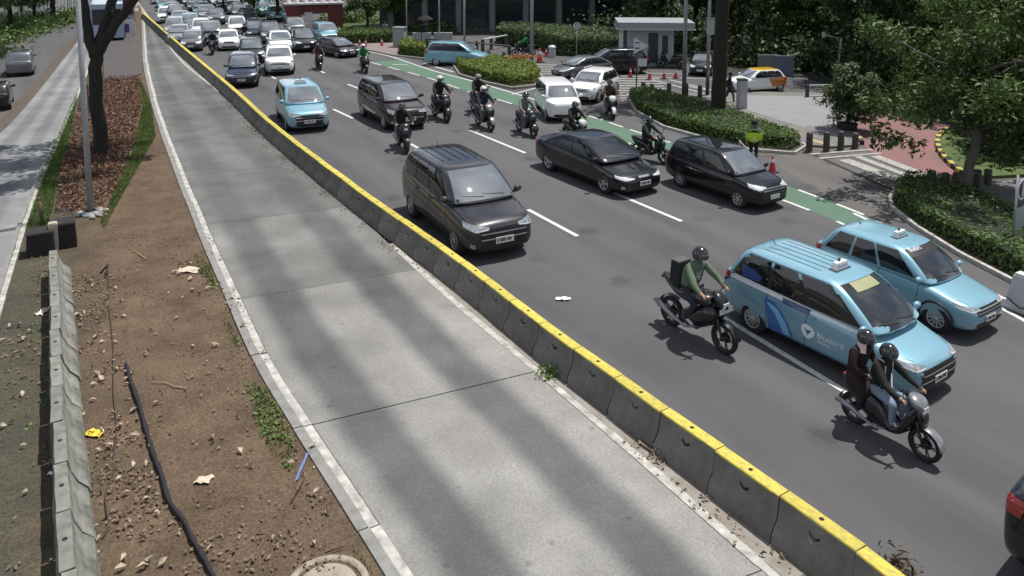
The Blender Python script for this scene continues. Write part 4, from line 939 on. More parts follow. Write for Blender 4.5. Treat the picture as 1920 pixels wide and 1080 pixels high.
# striped kerbs of the red drive
KY = mat('kerb_yellow', (.50, .40, .08), .7, var=.3, vsc=6); KK = mat('kerb_black', (.02, .02, .02), .8)
def striped(pix, nm):
    root = empty(nm, (0, 0, 0), kind='structure'); q = [G(*p) for p in pix]; q = spline([(p.x, p.y) for p in q], .42)
    for i in range(len(q) - 1):
        a, b = q[i], q[i + 1]; c = (a + b) / 2; t = b - a; mb = MB(); mb.box((0, 0, .075), (t.length * 1.02, .16, .17)); o = mb.build('kerb_stone', (KY, KK)[i % 2], root); o.location = (c.x, c.y, 0); o.rotation_euler = (0, 0, math.atan2(t.y, t.x))
striped([(1800, 240), (1775, 246), (1760, 260), (1758, 276), (1768, 296), (1786, 314), (1806, 330), (1812, 342)], 'kerb_drive_right')
striped([(1606, 208), (1630, 196), (1655, 189), (1690, 186)], 'kerb_drive_left'); striped([(1608, 262), (1618, 274)], 'kerb_drive_left_end')
# ---- guard booth
B0 = G(1181, 122); bw = 2.75; root = empty('guard_booth', B0, R(-4), 'pale grey guard booth with flat overhanging roof', 'booth'); BW = mat('booth_wall', (.50, .52, .55), .5, var=.1, vsc=2); BD = mat('booth_dark', (.05, .055, .06), .3)
mb = MB(); mb.box((bw / 2, 1.1, .08), (bw + 1.0, 3.0, .16)); mb.build('plinth', mat('cabinet_grey'), root); mb = MB(); mb.box((bw / 2, 1.1, 1.25), (bw, 2.2, 2.2)); mb.build('wall', BW, root)
mb = MB(); mb.box((bw / 2 + .15, .8, 2.62), (bw + 2.0, 3.6, .42)); rf = mb.build('roof', mat('booth_roof', (.30, .31, .33), .5, var=.1, vsc=2), root); mb = MB(); mb.box((bw / 2 + .15, .8, 2.39), (bw + 2.1, 3.7, .05)); mb.build('roof_trim', SGW, rf)
mb = MB(); mb.box((1.45, -.012, 1.12), (.62, .03, 1.92)); d_ = mb.build('door', BD, root); mb = MB(); mb.box((1.22, -.035, 1.1), (.04, .03, .14)); mb.build('handle', GALV, d_); mb = MB(); mb.box((2.2, -.012, 1.35), (.36, .03, 1.2)); w_ = mb.build('window', BD, root); mb = MB(); mb.box((2.2, -.03, 1.96), (.44, .02, .05)); mb.build('window_frame', SGW, w_)
mb = MB(); mb.box((-.62, -.5, 1.2), (.26, .26, 2.36)); mb.build('pillar', mat('white_post'), root); mb = MB(); mb.box((-.35, -.3, 1.2), (.16, .2, 2.36)); mb.build('pillar', mat('booth_blue', (.08, .09, .2), .5), root); mb = MB(); mb.box((.75, -.2, .75), (.55, .12, .5)); mb.build('notice_board', SGW, root)
# ---- potted shrub
root = empty('potted_shrub', G(1588, 246), label='dark bushy shrub in a round pot at the plaza corner', cat='shrub'); mb = MB(); mb.lathe([(.3, 0), (.36, .15), (.4, .3), (.42, .33), (.36, .34), (.0, .3)], 20); mb.build('pot', mat('dark_pot', (.035, .035, .038), .6), root)
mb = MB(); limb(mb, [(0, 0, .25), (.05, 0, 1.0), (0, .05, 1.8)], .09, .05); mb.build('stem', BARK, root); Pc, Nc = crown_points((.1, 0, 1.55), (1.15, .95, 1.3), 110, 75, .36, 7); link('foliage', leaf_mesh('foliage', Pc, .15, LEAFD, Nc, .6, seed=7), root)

# ================================================================ trees
def tree_meshes(seed, h, r0, crown_z, rad, nc, nl, cr, leaf, lsz):
    random.seed(seed); mb = MB(); limb(mb, [(0, 0, -.1), (random.uniform(-.1, .1), .05, h * .3), (random.uniform(-.15, .15), 0, h * .62)], r0, r0 * .7, 10)
    for k in range(6):
        a = k * 1.05 + random.random() * .5; z0 = h * random.uniform(.42, .6); rr = rad[0] * random.uniform(.5, .85); mb_p = [(0, 0, z0), (rr * .4 * math.cos(a), rr * .4 * math.sin(a), z0 + h * .14), (rr * math.cos(a), rr * math.sin(a), crown_z + random.uniform(-.2, .5) * rad[2])]; limb(mb, mb_p, r0 * .42, r0 * .12, 7)
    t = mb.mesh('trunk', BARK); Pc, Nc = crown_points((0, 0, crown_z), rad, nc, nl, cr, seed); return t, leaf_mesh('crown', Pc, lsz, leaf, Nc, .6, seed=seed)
SH = [tree_meshes(41, 8, .22, 5.4, (3.6, 3.6, 2.9), 95, 110, .8, LEAFD, .30), tree_meshes(42, 9, .28, 6.4, (4.4, 4.2, 3.2), 110, 110, .9, LEAFD, .32), tree_meshes(43, 6, .14, 4.0, (2.6, 2.7, 2.6), 85, 100, .65, LEAF, .26)]
def plant(k, g, lab, rz=0, s=1.0, grp='shade trees behind the entrances'):
    root = empty('shade_tree', g, rz, lab, 'tree', grp, scale=s); link('trunk', SH[k][0], root); link('crown', SH[k][1], root); return root
# big trunk on the hedge bed
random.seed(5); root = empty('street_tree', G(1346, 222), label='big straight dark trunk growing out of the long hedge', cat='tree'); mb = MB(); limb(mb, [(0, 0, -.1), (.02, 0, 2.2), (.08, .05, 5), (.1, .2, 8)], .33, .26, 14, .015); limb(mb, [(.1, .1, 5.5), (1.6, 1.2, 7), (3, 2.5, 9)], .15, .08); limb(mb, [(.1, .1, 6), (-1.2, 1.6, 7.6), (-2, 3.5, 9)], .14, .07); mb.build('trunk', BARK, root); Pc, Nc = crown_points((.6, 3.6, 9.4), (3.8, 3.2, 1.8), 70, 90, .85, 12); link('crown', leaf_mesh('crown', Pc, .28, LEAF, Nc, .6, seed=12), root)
# near tree with the broad crown on the right
random.seed(9); root = empty('street_tree', G(1806, 374), label='broad leafy tree hanging over the red drive and near hedge', cat='tree'); mb = MB()
limb(mb, [(0, 0, -.1), (.12, .05, .8), (.35, .1, 1.8), (.5, .3, 3.0), (.6, .5, 4.6)], .15, .10, 12, .02)
BR_ = []
for k in range(13):
    a = k * 2.4; z0 = 1.6 + .22 * k; rr = random.uniform(1.3, 2.7); e_ = Vector((.5 + rr * math.cos(a), .3 + rr * math.sin(a), z0 + random.uniform(.3, 1.6))); BR_.append(e_); limb(mb, [(.4, .2, z0), (.4 + rr * .45 * math.cos(a), .2 + rr * .45 * math.sin(a), z0 + .5), e_], .06, .018, 7)
mb.build('trunk', BARK2, root); rgt = np.random.default_rng(77); pts_ = []; nrs_ = []
for k in range(300):
    if k < 90: b_ = BR_[k % len(BR_)]; cc = np.array(b_) + rgt.normal(0, .45, 3)
    else:
        d_ = rgt.normal(0, 1, 3); d_ /= np.linalg.norm(d_); cc = np.array([1.7, .3, 3.8]) + d_ * np.array([3.5, 2.8, 3.0]) * (.35 + .65 * rgt.random())
    q = rgt.normal(0, 1, (75, 3)); q /= np.linalg.norm(q, axis=1)[:, None]; pts_.append(cc + q * .48 * (rgt.random((75, 1)) ** .5) * np.array([1, 1, .8])); nrs_.append(q * .6 + np.array([0, 0, .6]))
Pn = np.concatenate(pts_); Nn = np.concatenate(nrs_); k_ = (Pn[:, 2] > .9) & ((Pn[:, 2] > 2.3) | (Pn[:, 0] > .2) | (np.abs(Pn[:, 0] + 1.55) < .40)) & ((Pn[:, 2] > 1.7) | (Pn[:, 0] > .9) | (Pn[:, 0] < -1.0)); link('crown', leaf_mesh('crown', Pn[k_], .21, LEAF, Nn[k_], .75, .42, seed=13), root)
# the wood behind the entrances
RB = [(1240, 92), (1428, 108), (1505, 118), (1620, 142), (1672, 158), (1180, 62), (1305, 84), (1562, 100), (1742, 172), (1820, 196), (1366, 92), (1470, 84), (1650, 105), (1760, 128), (1880, 150), (1140, 40), (1260, 48), (1390, 60), (1540, 62), (1690, 80), (1850, 105), (1960, 190), (1930, 255)]
LBS = ['shade tree with dense dark crown behind the entrances', 'tall shade tree with wide dark crown behind the entrances', 'lighter green slender shade tree behind the entrances']
for i, (x_, y_) in enumerate(RB): plant([0, 1, 2, 0, 1][i % 5], G(x_, y_), LBS[[0, 1, 2, 0, 1][i % 5]], i * 1.3, random.uniform(.85, 1.1))
for i, (x_, y_) in enumerate([(478, 38), (522, 40), (418, 24), (452, 20), (560, 26), (690, 66), (742, 60), (640, 40), (800, 40), (360, 4)]): plant([2, 0, 2][i % 3], G(x_, y_), ['slender tree beyond the queue with pale green crown', 'dense tree beyond the queue with dark crown', 'slender tree beyond the queue with pale green crown'][i % 3], i * 1.7, .9, 'trees beyond the traffic queue')
for i, (x_, y_) in enumerate([(-30, 98), (22, 66), (64, 52), (100, 40), (-60, 130), (128, 22), (40, 30)]): plant([1, 0, 2][i % 3], G(x_, y_), ['wide dark tree beyond the far road', 'dense dark tree beyond the far road', 'slender tree beyond the far road'][i % 3], i * 2.1, 1.0, 'trees beyond the far road')
# undergrowth in the wood: one dark mass
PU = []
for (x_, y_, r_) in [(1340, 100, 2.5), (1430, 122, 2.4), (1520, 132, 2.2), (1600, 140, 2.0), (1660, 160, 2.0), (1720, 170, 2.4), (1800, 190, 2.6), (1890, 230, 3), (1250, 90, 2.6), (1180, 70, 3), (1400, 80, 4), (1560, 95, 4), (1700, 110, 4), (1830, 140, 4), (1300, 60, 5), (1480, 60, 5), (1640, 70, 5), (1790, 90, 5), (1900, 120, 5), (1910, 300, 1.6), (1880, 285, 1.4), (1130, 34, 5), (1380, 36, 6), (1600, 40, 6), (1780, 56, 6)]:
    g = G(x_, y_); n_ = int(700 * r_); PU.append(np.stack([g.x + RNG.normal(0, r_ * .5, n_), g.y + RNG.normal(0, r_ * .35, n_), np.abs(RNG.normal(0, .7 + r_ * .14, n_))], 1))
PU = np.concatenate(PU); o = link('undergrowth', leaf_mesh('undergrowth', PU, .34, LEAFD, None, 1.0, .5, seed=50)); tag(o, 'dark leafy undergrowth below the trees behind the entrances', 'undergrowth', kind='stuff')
PU = []
for (x_, y_, r_) in [(0, 80, 2), (40, 66, 2), (80, 54, 2), (110, 44, 2), (60, 40, 3), (20, 50, 3), (-40, 110, 2), (140, 30, 2), (430, 22, 2), (490, 30, 2), (540, 24, 2), (670, 40, 3), (760, 56, 2), (820, 60, 2)]:
    g = G(x_, y_); n_ = int(300 * r_); PU.append(np.stack([g.x + RNG.normal(0, r_ * .6, n_), g.y + RNG.normal(0, r_ * .6, n_), np.abs(RNG.normal(0, .5, n_))], 1))
o = link('roadside_shrubbery', leaf_mesh('roadside_shrubbery', np.concatenate(PU), .34, HEDGE, None, 1.0, .5, seed=51)); tag(o, 'low roadside shrubbery beyond both carriageways', 'shrubbery', kind='stuff')
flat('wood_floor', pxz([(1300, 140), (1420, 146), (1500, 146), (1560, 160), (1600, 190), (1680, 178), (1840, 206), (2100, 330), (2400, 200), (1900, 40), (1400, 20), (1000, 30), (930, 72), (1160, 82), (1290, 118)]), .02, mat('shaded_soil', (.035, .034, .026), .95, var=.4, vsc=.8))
flat('lawn', pxz([(612, 72), (742, 74), (800, 60), (760, 20), (600, 18)]), .03, LAWN)
# ---- red ornamental gate, office building, banner boards, fence
GR = mat('gate_red', (.16, .03, .035), .7, var=.2, vsc=1); GW = mat('gate_white', (.55, .53, .54), .7); root = empty('ornamental_gate', G(590, 52), R(18), 'dark red ornamental gateway crowned with white finials', 'gateway')
for x_ in (-1.9, 1.9): mb = MB(); mb.box((x_, 0, 1.1), (1.3, .9, 2.2)); mb.build('gate_pier', GR, root)
mb = MB(); mb.box((0, .1, 1.75), (2.6, .7, .8)); mb.build('lintel', GR, root); mb = MB(); mb.box((0, 0, 2.28), (5.4, 1.1, .16)); mb.build('cornice', GW, root)
for k in range(7):
    mb = MB(); mb.lathe([(.26, 2.36), (.2, 2.55), (.08, 2.8), (.0, 3.05)], 8); o = mb.build('finial', GW, root); o.location = (-2.3 + k * .77, 0, 0)
mb = MB(); mb.box((-.55, -.35, .75), (.7, .3, 1.5)); mb.build('white_post', GW, root)
root = empty('office_building', G(985, 58), R(4), 'dark glass office frontage with pale columns behind the trees', 'building'); mb = MB(); mb.box((0, 4, 6), (26, 8, 12)); mb.build('wall', mat('facade_dark', (.06, .065, .075), .35), root)
for k in range(9): mb = MB(); mb.box((-12 + k * 3, -.25, 6), (.45, .5, 12)); mb.build('column', mat('facade_column', (.17, .18, .20), .6), root)
for k in range(8): mb = MB(); mb.box((-10.5 + k * 3, -.02, 2.4), (2.3, .06, 4.2)); mb.build('window', mat('facade_glass', (.02, .025, .03), .08), root)
mb = MB(); mb.box((0, -1.2, 4.6), (24, 2.6, .35)); mb.build('canopy', mat('facade_column'), root)
root = empty('advert_board', G(243, 70), R(12), 'small white advertising board with purple print by the bus lane end', 'board'); mb = MB(); vplate(mb, [(-.55, .25), (.5, .35), (.5, 1.2), (.3, 1.42), (-.1, 1.42), (-.55, 1.0)], -.03, .04); mb.build('board', mat('board_white', (.62, .58, .66), .5), root); mb = MB(); vplate(mb, [(-.5, .4), (.0, .45), (.05, 1.05), (-.2, 1.2), (-.5, .95)], -.08, .005); mb.build('print', mat('board_purple', (.08, .05, .16), .5), root); mb = MB(); mb.cyl((-.3, 0, 0), (-.3, 0, .4), .03, n=6); mb.build('leg', GALV, root); mb = MB(); mb.cyl((.3, 0, 0), (.3, 0, .4), .03, n=6); mb.build('leg', GALV, root)
root = empty('banner', G(232, 66), R(12), 'dark red hanging banner with a white zero beside the forked tree', 'banner'); mb = MB(); mb.cyl((.9, .1, 0), (.9, .1, 5), .05, n=8); mb.build('pole', GALV, root); mb = MB(); vplate(mb, [(-.7, 1.75), (.85, 1.75), (.85, 3.1), (-.7, 3.1)], -.02); cl = mb.build('cloth', mat('banner_red', (.09, .02, .05), .7), root); mb = MB(); vplate(mb, [(-.7, 1.35), (.85, 1.35), (.85, 1.74), (-.7, 1.74)], -.02); mb.build('hem', mat('banner_grey', (.4, .38, .42), .6), cl)
cu = bpy.data.curves.new('t', 'FONT'); cu.body = '.0'; cu.size = .8; t = bpy.data.objects.new('t', cu); COL.objects.link(t); dg = bpy.context.evaluated_depsgraph_get(); me = bpy.data.meshes.new_from_object(t.evaluated_get(dg)); bpy.data.objects.remove(t); me.materials.clear(); me.materials.append(SGW); q = link('digit', me, cl); q.location = (-.2, -.04, 1.95); q.rotation_euler = (R(90), 0, 0)
# white paling fence beyond the far road
root = empty('paling_fence', (0, 0, 0), label='tall fence of thin white posts beyond the far road', cat='fence'); a, b = G(38, 46), G(142, 26)
for k in range(16):
    p = a.lerp(b, k / 15); mb = MB(); mb.box((0, 0, 1.5), (.10, .10, 3.0 + .3 * (k % 3))); o = mb.build('paling', mat('white_post'), root); o.location = p
mb = MB(); mb.cyl(a + Vector((0, 0, .4)), b + Vector((0, 0, .4)), .05, n=6); mb.build('fence_rail', mat('white_post'), root)
# bus in the far bus lane, mostly hidden by post and trunk
root = empty('city_bus', G(150, 80) + Vector((0, 4.5, 0)), R(116), 'pale blue city bus half hidden behind lamp post and forked tree', 'bus'); mb = MB(); mb.box((0, 0, 1.65), (9.0, 2.4, 2.7), tp=.97); mb.build('body', mat('bus_blue', (.26, .33, .45), .4, 0, .6), root)
for s_ in (1, -1):
    for k in range(5): mb = MB(); mb.box((-3.4 + k * 1.7, s_ * 1.19, 2.05), (1.45, .06, .95)); mb.build('window', mat('bus_glass', (.02, .025, .03), .08), root)
    for x_ in (-2.8, 2.9): mb = MB(); mb.cyl((x_, s_ * .95, .48), (x_, s_ * 1.22, .48), .48, n=18); mb.build('wheel', mat('bus_tyre', (.02, .02, .02), .8), root)
mb = MB(); mb.box((-4.48, 0, 2.0), (.06, 2.0, 1.2)); mb.build('rear_window', mat('bus_glass'), root)
# ================================================================ cars
def paint(name, c, rough=.32, metal=.0, coat=1.0):
    return mat(name, c, rough, metal, coat, spec=.15)
PB = paint('black_paint', (.008, .008, .010)); PG = paint('graphite_paint', (.035, .034, .038), .3, .35); PW = paint('white_paint', (.75, .75, .75), .35)
PS = paint('silver_paint', (.36, .37, .39), .32, .5); PGR = paint('grey_paint', (.14, .145, .155), .32, .4); PT = paint('taxi_blue_paint', (.21, .39, .48), .34, .25)
PD = paint('dark_blue_paint', (.02, .03, .055), .3, .2); PGN = paint('dark_green_paint', (.016, .024, .022), .3, .2); PRD = paint('maroon_paint', (.045, .016, .018)); PYEL = paint('yellow_paint', (.60, .36, .02)); PBR = paint('brown_black_paint', (.020, .014, .015))
GLASS = mat('car_glass', (.012, .014, .017), .04, 0, 0); GLASS.node_tree.nodes['Principled BSDF'].inputs['IOR'].default_value = 1.62
WSH = mat('windshield_reflection_tint', (.115, .132, .150), .02, 0, 0); WSH.node_tree.nodes['Principled BSDF'].inputs['IOR'].default_value = 2.4  # pale base colour stands in for bright sky mirrored in the windshield
WSD = mat('dark_windshield_glass', (.02, .023, .026), .02, 0, 0); WSD.node_tree.nodes['Principled BSDF'].inputs['IOR'].default_value = 1.9
TRIM = mat('black_trim', (.014, .014, .015), .5); TYRE = mat('tyre_rubber', (.018, .018, .019), .85, bump=.3); RIM = mat('alloy_rim', (.46, .47, .48), .3, .75); RIMD = mat('dark_rim', (.05, .05, .052), .4, .6)
CHROME = mat('chrome', (.75, .76, .78), .12, 1.0); LAMPG = mat('headlamp_glass', (.80, .83, .86), .08, .35, 1.0); LAMPD = mat('headlamp_dark', (.42, .44, .46), .1, .6, 1.0)
PLATE = mat('white_plate', (.62, .62, .60), .5); PLATEK = mat('plate_ink', (.02, .02, .02), .6); RED = mat('tail_lamp', (.28, .01, .012), .15, 0, 1.0); WELL = mat('wheel_well', (.006, .006, .006), .9)
def cage_mesh(rings, levels, cap=True):
    bm = bmesh.new(); R_ = [[bm.verts.new(p) for p in r] for r in rings]; n = len(rings[0])
    for i in range(len(R_) - 1):
        for k in range(n): bm.faces.new((R_[i][k], R_[i][(k + 1) % n], R_[i + 1][(k + 1) % n], R_[i + 1][k]))
    if cap: bm.faces.new(R_[0][::-1]); bm.faces.new(R_[-1])
    bmesh.ops.recalc_face_normals(bm, faces=bm.faces[:])
    me = bpy.data.meshes.new('cage'); bm.to_mesh(me); bm.free()
    return eval_mod(me, [('SUBSURF', dict(levels=levels, render_levels=levels))])
def eval_mod(me, mods):
    o = bpy.data.objects.new('tmp', me); COL.objects.link(o)
    for t, kw in mods:
        m = o.modifiers.new('m', t)
        for k, v in kw.items(): setattr(m, k, v)
    dg = bpy.context.evaluated_depsgraph_get(); dg.update()
    r = bpy.data.meshes.new_from_object(o.evaluated_get(dg)); bpy.data.objects.remove(o); return r
def fit_axis(me, ax, lo, hi):
    n = len(me.vertices); a = np.empty(n * 3, np.float32); me.vertices.foreach_get('co', a); a = a.reshape(-1, 3)
    mn, mx = a[:, ax].min(), a[:, ax].max(); a[:, ax] = lo + (a[:, ax] - mn) * (hi - lo) / (mx - mn); me.vertices.foreach_set('co', a.ravel()); me.update()
def lerp(a, b, t): return a + (b - a) * t
class Patch:
    def __init__(s, bvh): s.bvh = bvh
    def __call__(s, top, bot, d, nu=10, nv=5, off=.007, mb=None, mi=0):
        d = Vector(d).normalized(); mb = mb or MB()
        def at(P, u):
            f = u * (len(P) - 1); i = min(int(f), len(P) - 2); return Vector(P[i]).lerp(Vector(P[i + 1]), f - i)
        def fn(u, v):
            p = at(bot, u).lerp(at(top, u), v)
            hit, n, _, _ = s.bvh.ray_cast(p - d * 3, d)
            if hit is None: hit, n, _, _ = s.bvh.find_nearest(p)
            if n.dot(d) > 0: n = -n
            return hit + n * off
        mb.grid(fn, nu, nv, mi)
        return mb
def both(fn):
    """run fn for the two sides"""
    return [fn(1), fn(-1)]
def wheel_meshes(r, w, spokes, rimm):
    t = MB(); prof = [(r * .62, -w / 2 + .01), (r * .72, -w / 2), (r * .93, -w / 2 + .008), (r, -w / 2 + .04), (r, w / 2 - .04), (r * .93, w / 2 - .008), (r * .72, w / 2), (r * .62, w / 2 - .01)]
    X = Matrix.Rotation(R(90), 4, 'X'); t.lathe(prof, 28, 0, X)
    m = MB(); rr = r * .64
    m.lathe([(rr, -w / 2), (rr, w / 2 - .005), (rr * .93, w / 2 - .004), (rr * .9, w / 2 - .05), (0.001, w / 2 - .06)], 28, 1, X)
    m.lathe([(rr * 1.0, w / 2 - .006), (rr * .9, w / 2 + .002), (rr * .86, w / 2 - .02)], 28, 0, X)
    for k in range(spokes):
        a = 2 * math.pi * k / spokes; M_ = X @ Matrix.Rotation(a, 4, 'Z')
        m.box((rr * .5, 0, w / 2 - .018), (rr * .86, rr * (1.1 / spokes + .06), .03), 0, M_)
    m.lathe([(rr * .24, w / 2 - .03), (rr * .22, w / 2 + .004), (.001, w / 2 + .006)], 14, 0, X)
    return t.mesh('tyre', TYRE), m.mesh('rim', [rimm, RIMD])
CT = {}
def car_type(key, L, W, H, wb, fo, r, gc, zn, zc, xc, zb, zb2, zt, xw0, xw1, xr1, xr0, panes, band=True, nose=.62, tailw=.78, hood_flat=0, spokes=7, rim=None, gw=.46, gh=(.22, .06), hl=(.42, .93, .17, .03), roofw=.82, gm=None, lamp=None, low=False, dummy=0, rails=False, suvtrim=False, chrome=0):
    hw = W / 2; xf = L / 2 - fo; xr = xf - wb
    st = [(L / 2, nose, gc + .14, zn - .24), (L / 2 - .05, nose + .17, gc + .06, zn - .12), (L / 2 - .20, .90, gc + .01, zn - .035), (L / 2 - .42, .965, gc, zn + .01), (xf, .985, gc, lerp(zn, zc, .55)), (xc, 1, gc, zc), (lerp(xc, xr, .4), 1, gc, zb), (lerp(xc, xr, .75), 1, gc, lerp(zb, zb2, .6)),
          (xr, 1, gc, zb2), (-L / 2 + .34, .96, gc + .02, zt), (-L / 2 + .09, tailw + .1, gc + .08, zt - .04), (-L / 2, tailw, gc + .16, zt - .16)]
    rings = []
    for x, w, zl, zh in st:
        w *= hw; h = zh - zl
        half = [(0, zl), (.72 * w, zl), (.94 * w, zl + .05), (.985 * w, zl + .30 * h), (w, zl + .55 * h), (.99 * w, zl + .72 * h), (.955 * w, zh - .04), (.80 * w, zh + .005), (.45 * w, zh + .03), (0, zh + .04)]
        ring = [(x, y, z) for y, z in half] + [(x, -y, z) for y, z in half[1:-1][::-1]]; rings.append(ring)
    lower = cage_mesh(rings, 2); fit_axis(lower, 0, -L / 2, L / 2); fit_axis(lower, 1, -hw, hw)
    # wheel arches
    lower.materials.append(PB); lower.materials.append(WELL)
    cut = MB()
    for ax in (xf, xr):
        for sd in (1, -1): cut.cyl((ax, sd * (hw - .26), r), (ax, sd * (hw + .3), r), r * 1.10, n=26)
    cm = cut.mesh('cut', [PB, WELL]); cm.polygons.foreach_set('material_index', [1] * len(cm.polygons))
    co = bpy.data.objects.new('cutter', cm); COL.objects.link(co)
    lower = eval_mod(lower, [('BOOLEAN', dict(object=co, operation='DIFFERENCE', solver='EXACT'))]); bpy.data.objects.remove(co)
    # cabin
    zr = H; lv = [(zb - .10, 0), (zb + .03, .06), (lerp(zb, zr, .5), .5), (zr - .12, .84), (zr - .02, .97)]
    rings = []
    for z, t in lv:
        a = lerp(xw0, xw1, t); b = lerp(xr0, xr1, t); y = lerp(.965, roofw, t) * hw
        if t > .9: a -= .20; b += .12; y *= .84
        c = (a + b) / 2
        half = [(a + .05, 0), (a + .02, .55 * y), (a - .07, .93 * y), (a - .28, y), (c, y * 1.01), (b + .25, y), (b + .06, .93 * y), (b, .55 * y), (b - .015, 0)]
        rings.append([(p, q, z) for p, q in half] + [(p, -q, z) for p, q in half[1:-1][::-1]])
    cab = cage_mesh(rings, 2); fit_axis(cab, 2, zb - .10, zr)
    cab.materials.append(PB)
    bm = bmesh.new(); bm.from_mesh(lower); bm.from_mesh(cab); me = bpy.data.meshes.new('body'); bm.to_mesh(me); 
    bvh = BVHTree.FromBMesh(bm); bm.free()
    bc = bmesh.new(); bc.from_mesh(cab); bvc = BVHTree.FromBMesh(bc); bc.free()
    me.materials.append(PB); me.materials.append(WELL); me.polygons.foreach_set('use_smooth', [True] * len(me.polygons)); me.set_sharp_from_angle(angle=R(38))
    pt, pc = Patch(bvh), Patch(bvc); parts = [('body', me, None)]
    def A(nm, mb, mts, par=None): parts.append((nm, mb.mesh(nm, mts), par))
    zlo, zhi = zb + .055, zr - .11; tz = lambda z: (z - (zb - .1)) / (zr - zb + .1)
    def hwz(z): return lerp(.965, roofw, tz(z)) * hw
    xa = lambda z: lerp(xw0, xw1, tz(z)); xb = lambda z: lerp(xr0, xr1, tz(z))
    ztop = zr - .085
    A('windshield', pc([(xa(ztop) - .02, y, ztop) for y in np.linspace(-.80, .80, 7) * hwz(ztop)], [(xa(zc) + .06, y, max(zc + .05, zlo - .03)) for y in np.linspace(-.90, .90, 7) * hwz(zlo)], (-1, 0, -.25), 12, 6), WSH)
    A('rear_window', pc([(xb(zhi), y, zhi + .01) for y in np.linspace(-.74, .74, 5) * hwz(zhi)], [(xb(zlo) - .05, y, zlo + .04) for y in np.linspace(-.82, .82, 5) * hwz(zlo)], (1, 0, -.2), 8, 4), GLASS)
    xfb, xft = xa(zlo) - .30, xa(zhi) - .20; xrb, xrt = xb(zlo) + .22, xb(zhi) + .24
    fr = [0] + list(panes) + [1]
    for sd in (1, -1):
        if band:
            A('window_surround', pc([(lerp(xft + .04, xrt - .05, u), sd * hwz(zhi), zhi + .02) for u in np.linspace(0, 1, 6)], [(lerp(xfb + .10, xrb - .06, u), sd * hwz(zlo), zlo - .03) for u in np.linspace(0, 1, 6)], (0, -sd, 0), 16, 4, .004), TRIM)
        for i in range(len(fr) - 1):
            g = .018
            u0_, u1_ = fr[i] + (g if i else 0), fr[i + 1] - (g if i < len(fr) - 2 else 0)
            A('side_window', pc([(lerp(xft, xrt, u), sd * hwz(zhi), zhi) for u in (u0_, (u0_ + u1_) / 2, u1_)], [(lerp(xfb, xrb, u), sd * hwz(zlo), zlo) for u in (u0_, (u0_ + u1_) / 2, u1_)], (0, -sd, 0), 8, 4, .008), GLASS)
        y0, y1, z0, z1 = hl
        A('headlight', pt([(L / 2 - .05, sd * y0 * hw, zn - z1 - .05), (L / 2 - .12, sd * .72 * hw, zn - z1 - .01), (L / 2 - .40, sd * y1 * hw, zn - z1 + .03)], [(L / 2 - .05, sd * y0 * hw, zn - z0 + .03), (L / 2 - .12, sd * .72 * hw, zn - z0), (L / 2 - .36, sd * y1 * hw, zn - z0 + .07)], (-1, -sd * .55, 0), 10, 4, .008), lamp or LAMPG)
        A('tail_light', pt([(-L / 2 + .1, sd * .62 * hw, zt - .1), (-L / 2 + .22, sd * .95 * hw, zt - .06)], [(-L / 2 + .1, sd * .62 * hw, zt - .30), (-L / 2 + .2, sd * .95 * hw, zt - .26)], (1, -sd * .6, 0), 6, 4, .008), RED)
        m = MB(); m.ball((xw0 - .34, sd * (hw + .055), zb + .09), .1, sc=(.7, 1.05, .75)); m.box((xw0 - .33, sd * (hw - .04), zb + .04), (.06, .14, .05)); A('mirror', m, PB)
        for ax in (xf, xr): parts.append(('wheel', (ax, sd * (hw - .115), r), sd))
        if not low:
            for k, hx in enumerate([lerp(xfb, xrb, panes[0]) + .10, lerp(xfb, xrb, panes[1] if len(panes) > 1 else .9) + .10]):
                m = MB(); y = sd * hw * .992; m.tube([(hx + .11, y, zb - .16), (hx + .09, y + sd * .028, zb - .155), (hx - .07, y + sd * .028, zb - .15), (hx - .09, y, zb - .15)], .014, 6); A('door_handle', m, PB)
            for hx in [xfb + .12, lerp(xfb, xrb, panes[0]), lerp(xfb, xrb, panes[1] if len(panes) > 1 else .95)]:
                hx2 = hx - .04
                A('door_seam', pt([(hx, sd * hw, zb - .02), (hx - .013, sd * hw, zb - .02)], [(hx2, sd * hw, gc + .15), (hx2 - .013, sd * hw, gc + .15)], (0, -sd, 0), 1, 8, .004), TRIM)
            m = pt([(xf - r * 1.2, sd * hw, gc + .13), (xr + r * 1.2, sd * hw, gc + .13)], [(xf - r * 1.2, sd * hw, gc + .09), (xr + r * 1.2, sd * hw, gc + .09)], (0, -sd, 0), 8, 1, .008); A('sill_trim', m, CHROME if chrome else TRIM)
            m = pt([(L / 2 - .12, sd * .74 * hw, gc + .24), (L / 2 - .16, sd * .86 * hw, gc + .25)], [(L / 2 - .12, sd * .74 * hw, gc + .15), (L / 2 - .16, sd * .86 * hw, gc + .16)], (-1, -sd * .4, 0), 3, 3, .008); A('fog_lamp', m, LAMPD)
        if rails:
            m = MB(); m.tube([(xw1 - .35, sd * hwz(zr) * .86, zr - .03), (xw1 - .5, sd * hwz(zr) * .88, zr + .03), (xr1 + .3, sd * hwz(zr) * .88, zr + .03), (xr1 + .15, sd * hwz(zr) * .86, zr - .04)], .02, 6); A('roof_rail', m, rails if not isinstance(rails, bool) else TRIM)
        if suvtrim:
            for ax in (xf, xr):
                m = MB(); arc = [(ax + r * 1.2 * math.cos(t), sd * (hw - .004), r + r * 1.2 * math.sin(t)) for t in np.linspace(-.25, math.pi + .25, 15)]; m.tube(arc, .03, 6); A('arch_trim', m, TRIM)
    gz0, gz1 = zn - gh[0], zn - gh[1]
